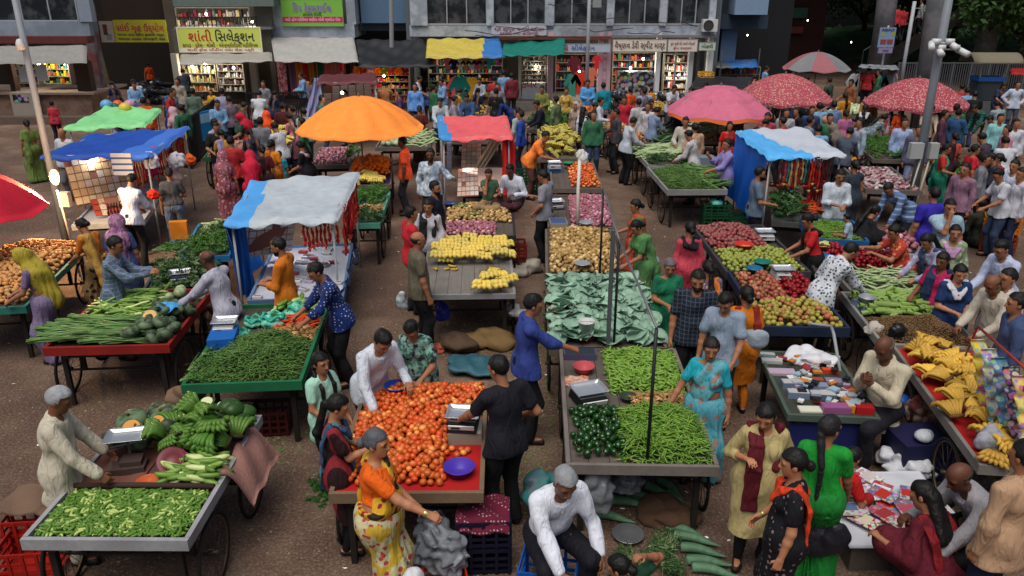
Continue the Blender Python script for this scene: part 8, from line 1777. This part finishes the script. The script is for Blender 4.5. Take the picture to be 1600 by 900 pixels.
# centre back
for a in ((919, 125, 178, '#4c90c8', '#1c2430', 'man in a sky blue shirt before the blue lettered shop', 'fold'), (943, 129, 10, '#128090', '#2c4468', 'man in a teal t-shirt and jeans, back turned', 'stand'), (940, 152, -100, '#b0b8c4', '#0e0e14', 'man in a white shirt holding papers', 'hold'), (976, 150, 170, '#a81c34', '#2c2c34', 'man in a crimson shirt', 'hold'), (998, 154, 20, '#a8a8ac', '#2c2c34', 'man in off white beside the crimson shirt', 'stand'), (1008, 136, 10, '#8c98b8', '#2c3440', 'youth in pale lilac near the motorbikes', 'stand'), (1018, 156, 178, '#101428', '#14141c', 'man in a black t-shirt with folded hands', 'fold'), (1013, 160, 150, '#b0b0b4', '#2c2c34', 'man in white half hidden behind the black t-shirt', 'stand'), (1050, 160, 95, '#26282e', '#101014', 'man in a dark grey shirt picking vegetables', 'work'), (993, 184, -75, '#a8b2be', '#0c0c12', 'man in a pale shirt with a backpack', 'work'), (1072, 183, 165, '#a8a49c', '#1c1c20', 'man in cream under the pink umbrella', 'hold'), (1086, 192, 20, '#b09078', '#2c241c', 'man in pale peach beside the cream shirt', 'stand'), (1073, 204, 60, '#b0acb0', '#30303a', 'older man in a white vest by the gourds', 'work'), (836, 158, 100, '#10142a', '#101018', 'man in midnight blue bending by the shops', 'work'), (813, 173, 80, '#1c3c90', '#14182c', 'man in a cobalt blue shirt behind the red side cloth', 'stand'), (787, 110, 10, '#6c94bc', '#14141c', 'man in a light blue shirt at the shop steps', 'stand'), (799, 114, 15, '#6c2430', '#2c2c30', 'man in maroon beside the shop steps', 'stand'), (748, 122, 150, '#98a0b0', '#0e0e14', 'man in a pale shirt sitting by the red bucket', 'sit'), (771, 153, 95, '#1c2c68', '#1c1c30', 'man in dark blue stooping behind the coral canopy', 'bend'), (648, 130, 175, '#5c8ccc', '#1c2434', 'man in a bright blue checked shirt near the alley', 'stand'), (688, 154, -170, '#a8b0b8', '#1c1c24', 'youth in white in front of the yellow fruit', 'work'), (847, 134, 170, '#6c7038', '#3c3c28', 'man in olive sitting at the pale green vegetables', 'fold'), (808, 168, 60, '#94a4a0', '#3c444c', 'man in grey green left of the cobalt shirt', 'stand')): m(*a)
for a in ((690, 117, 100, '#b8707c', '#b86c7c', 'woman in a pink sari walking by the awnings'), (655, 165, 10, '#5c1c20', '#4c2420', 'woman in a dark red veil by the vegetable table'), (985, 136, 20, '#c84c1c', '#c84818', 'woman in an orange sari near the motorbikes'), (1141, 190, 178, '#b41c14', '#8c1c18', 'woman in a red sari below the pink umbrella'), (885, 137, 178, '#b89c4c', '#a88c44', 'woman in pale yellow seated by the pillar')): sa(*a)
ku(912, 167, -30, '#141a30', '#10141c', '#b0b0b8', 'woman with long black hair in navy with a white scarf', 'stand', hair='long'); ku(922, 175, 10, '#7c9484', '#7c9484', '#7c9484', 'woman in a pale sage dress beside the long haired woman', bkind='skirt', ex=()); ku(888, 178, 60, '#1c4c30', '#1c2c24', '#6ca080', 'woman in dark green squatting by the leafy bundles', 'squat', z0=.3); ch(668, 137, 10, '#3c5c90', '#1c2434', 'small boy in blue beside the bright blue shirt'); ch(1018, 137, 10, '#c07c14', '#3c3c40', 'child in amber near the motorbikes')
ku(900, 160, 150, '#8c7c70', '#5c4c48', '#a89c94', 'woman in fawn behind the tomato table', ex=('veil',))
# left back
m(335, 186, -100, '#8c94ac', '#2c3040', 'bearded seller in a pale blue shirt by the black railing', ('stand', dict(rh=(.12, .5, 1.05), lh=(-.1, .45, 1.05))), 1.7, ex=('beard',), h=.0145)
sa(371, 178, 95, '#1c3c30', '#a01c28', 'woman with a dark red veil opposite the bearded seller', 'work', ex=('veil',), sc='#a8142c'); sa(416, 174, 5, '#c87c14', '#c07818', 'woman in amber with a flame orange veil by the bananas', ex=('veil',), sc='#d84c14'); m(441, 160, 5, '#48181a', '#1c1c24', 'man in dark maroon behind the yellow bananas'); m(474, 168, 30, '#84a09c', '#2c3c44', 'person in pale aqua left of the orange umbrella'); m(455, 165, 80, '#302c3c', '#1c1c24', 'dark dressed person beside the pale aqua one')
sa(262, 138, 30, '#1c2c70', '#1c2864', 'woman in a deep blue sari near the alley', sc='#145878'); sa(268, 168, 60, '#b08c98', '#5c4c54', 'woman with a pale pink veil above the blue canopy', ex=('veil',), sc='#b494a0'); ch(231, 98, 5, '#d04c10', '#202018', 'child in an orange shirt walking up the alley', 'walk', 1.4); ch(80, 158, 5, '#a8283c', '#241c24', 'child in red standing at the plinth', 'stand', 1.3); sa(40, 187, 40, '#6c7c3c', '#5c7038', 'woman in a pale green sari at the left, behind the lamp pole'); m(95, 200, 170, '#b0b4bc', '#5c5c60', 'balding man in a white vest behind the blue canopy', hair='bald', hc='#3c3a38'); m(223, 152, 10, '#c04c14', '#2c2c28', 'person in orange behind the light green canopy')
for a in ((297, 146, 10, '#c05c14', '#5c3c20', 'child in orange at the banner shop'), (316, 148, 20, '#b88420', '#5c4c20', 'child in ochre at the banner shop'), (329, 140, 170, '#c89410', '#4c3c20', 'child in yellow at the banner shop')): ch(*a, ht=1.3)
m(346, 138, 10, '#8c8ca8', '#3c3c4c', 'man in lavender at the banner shop'); m(300, 138, 10, '#54685c', '#3c4840', 'person in grey green at the banner shop'); ku(490, 122, 20, '#5c5470', '#3c3850', '#5c5470', 'woman in dim violet below the saris'); m(218, 66, 90, '#8c9cb4', '#1c1c24', 'rider in pale blue sitting on a motorbike in the alley', 'sit', 1.7, ex=('cap',), sc='#b0b0b0', z0=.35)
for a in ((1396, 14, 10, '#b88414', 'yellow'), (1405, 16, 20, '#c03448', 'pink'), (1413, 18, 10, '#a82c34', 'dark red'), (1441, 6, 60, '#8c8c90', 'grey')):
    p_ = aty(a[0], a[1], 46.); person(a[0], a[1], 1.6, a[2], 'person in %s climbing the footbridge stairs' % a[4], 'walk', 'm', a[3], xy=(p_[0], 46.), z0=p_[2] - 1.6)
for i in range(14):
    px = [1205, 1215, 1222, 1240, 1252, 1262, 1296, 1330, 1458, 1478, 1500, 1556, 1575, 1240][i]; py = [118, 122, 125, 120, 124, 119, 121, 124, 166, 172, 170, 158, 196, 112][i]
    c_, n_ = [('#3c4450', 'slate'), ('#8c8c90', 'ash'), ('#20242c', 'charcoal'), ('#6c3c44', 'plum'), ('#5c6c84', 'steel blue'), ('#8c7c5c', 'sand'), ('#30483c', 'pine green'), ('#7c4c30', 'copper'), ('#b0a08c', 'bone'), ('#4c2c3c', 'wine'), ('#284870', 'denim'), ('#7c8c94', 'mist grey'), ('#a87088', 'rose'), ('#485c68', 'teal grey')][i]
    m(px, py, (i * 67) % 360, c_, '#1c1e26', 'person in %s clothes in the far crowd at the right' % n_, ['stand', 'hold', 'work'][i % 3])

for i, (px, py, w_, c_, n_) in enumerate(((285, 108, 20, '#2c3848', 'dark slate'), (276, 122, 170, '#8c8478', 'stone'), (356, 150, 60, '#70606c', 'mauve grey'), (384, 160, -60, '#2c4438', 'forest green'), (512, 118, 30, '#5c2c2c', 'russet'), (535, 112, 170, '#34404c', 'gunmetal'), (600, 128, 10, '#98643c', 'caramel'), (622, 140, 100, '#44305c', 'aubergine'), (712, 150, -90, '#7c7c84', 'smoke grey'), (728, 148, 160, '#304c70', 'dusk blue'), (868, 150, 60, '#5c6c4c', 'moss'), (962, 170, 100, '#3c3840', 'soot'), (1030, 168, -60, '#6c7c98', 'dusty blue'), (1150, 170, 20, '#4c3c38', 'umber'), (1200, 176, 150, '#8c3c40', 'brick'), (1330, 200, -40, '#404858', 'storm grey'), (1345, 185, 100, '#8c9cac', 'pale steel'), (1460, 150, 10, '#3c5c50', 'bottle green'), (1545, 240, 70, '#2c2c3c', 'ink'), (1510, 255, 120, '#7c5c70', 'heather'))):
    m(px, py, w_, c_, '#1a1c22', 'person in %s clothes in the back rows of the market' % n_, ['work', 'stand', 'hold'][i % 3])

# more people in the packed back rows, kept clear of carts and of one another
PLACES = [('near the alley entrance', 160, 300, 105, 165, 8), ('in front of the grey awning', 400, 555, 112, 150, 8), ('in front of the yellow awning', 640, 800, 118, 165, 9), ('before the sweet shop', 850, 1110, 128, 178, 8), ('behind the floral umbrellas', 1180, 1400, 100, 150, 9), ('near the kiosk at the right', 1440, 1600, 130, 215, 9), ('in the thick of the right hand crowd', 1400, 1590, 235, 300, 2), ('by the black iron railing', 330, 480, 150, 215, 9), ('between the pink umbrella and the white canopy', 1180, 1330, 165, 205, 7)]
PCOL = [('grey', '#6c7078'), ('white', '#b4b8c0'), ('navy', '#1c2848'), ('red', '#9c2428'), ('green', '#2c6044'), ('mustard', '#b0842c'), ('sky blue', '#6c94b8'), ('black', '#141418'), ('pink', '#b46c84'), ('brown', '#5c4030'), ('lilac', '#8c80a8'), ('orange', '#c05c20'), ('beige', '#a89c84'), ('teal', '#1c6468'), ('maroon', '#581c28'), ('olive', '#585c34'), ('cream', '#bcb49c'), ('purple', '#503068')]
cr = np.random.default_rng(77); taken = [np.array(o.location[:2]) for o in D.objects if o.name.startswith('person') and o.parent is None]
for nm, x0, x1, y0, y1, n in PLACES:
    k = 0; tries = 0
    while k < n and tries < 300:
        tries += 1; px, py = cr.uniform(x0, x1), cr.uniform(y0, y1); q = at(px, py, 1.95)[:2]
        if q[1] > 36.3 or any(np.linalg.norm(q - t) < .55 for t in taken): continue
        bad = False
        for fr in FRAMES:
            a, b_ = q[0] - fr.c[0], q[1] - fr.c[1]
            if abs(a) < fr.w / 2 + .3 and abs(b_) < fr.l / 2 + .3: bad = True
        if bad: continue
        taken.append(q); cn_, cc_ = PCOL[k % 18]; yw = float(cr.integers(0, 360)) // 30 * 30
        if k % 3 == 2: (sa if k % 2 else ku)(int(px), int(py), yw, cc_, *((PCOL[(k + 5) % 18][1],) if k % 2 else ('#2c2c34', PCOL[(k + 7) % 18][1])), 'woman in a %s top standing %s' % (cn_, nm), ['stand', 'hold', 'work'][k % 3])
        else: m(int(px), int(py), yw, cc_, ['#16181e', '#2c3a54', '#3c3630'][k % 3], 'man in a %s shirt standing %s' % (cn_, nm), ['stand', 'work', 'fold', 'hold'][k % 4], kind='tee' if k % 2 else 'shirt')
        k += 1
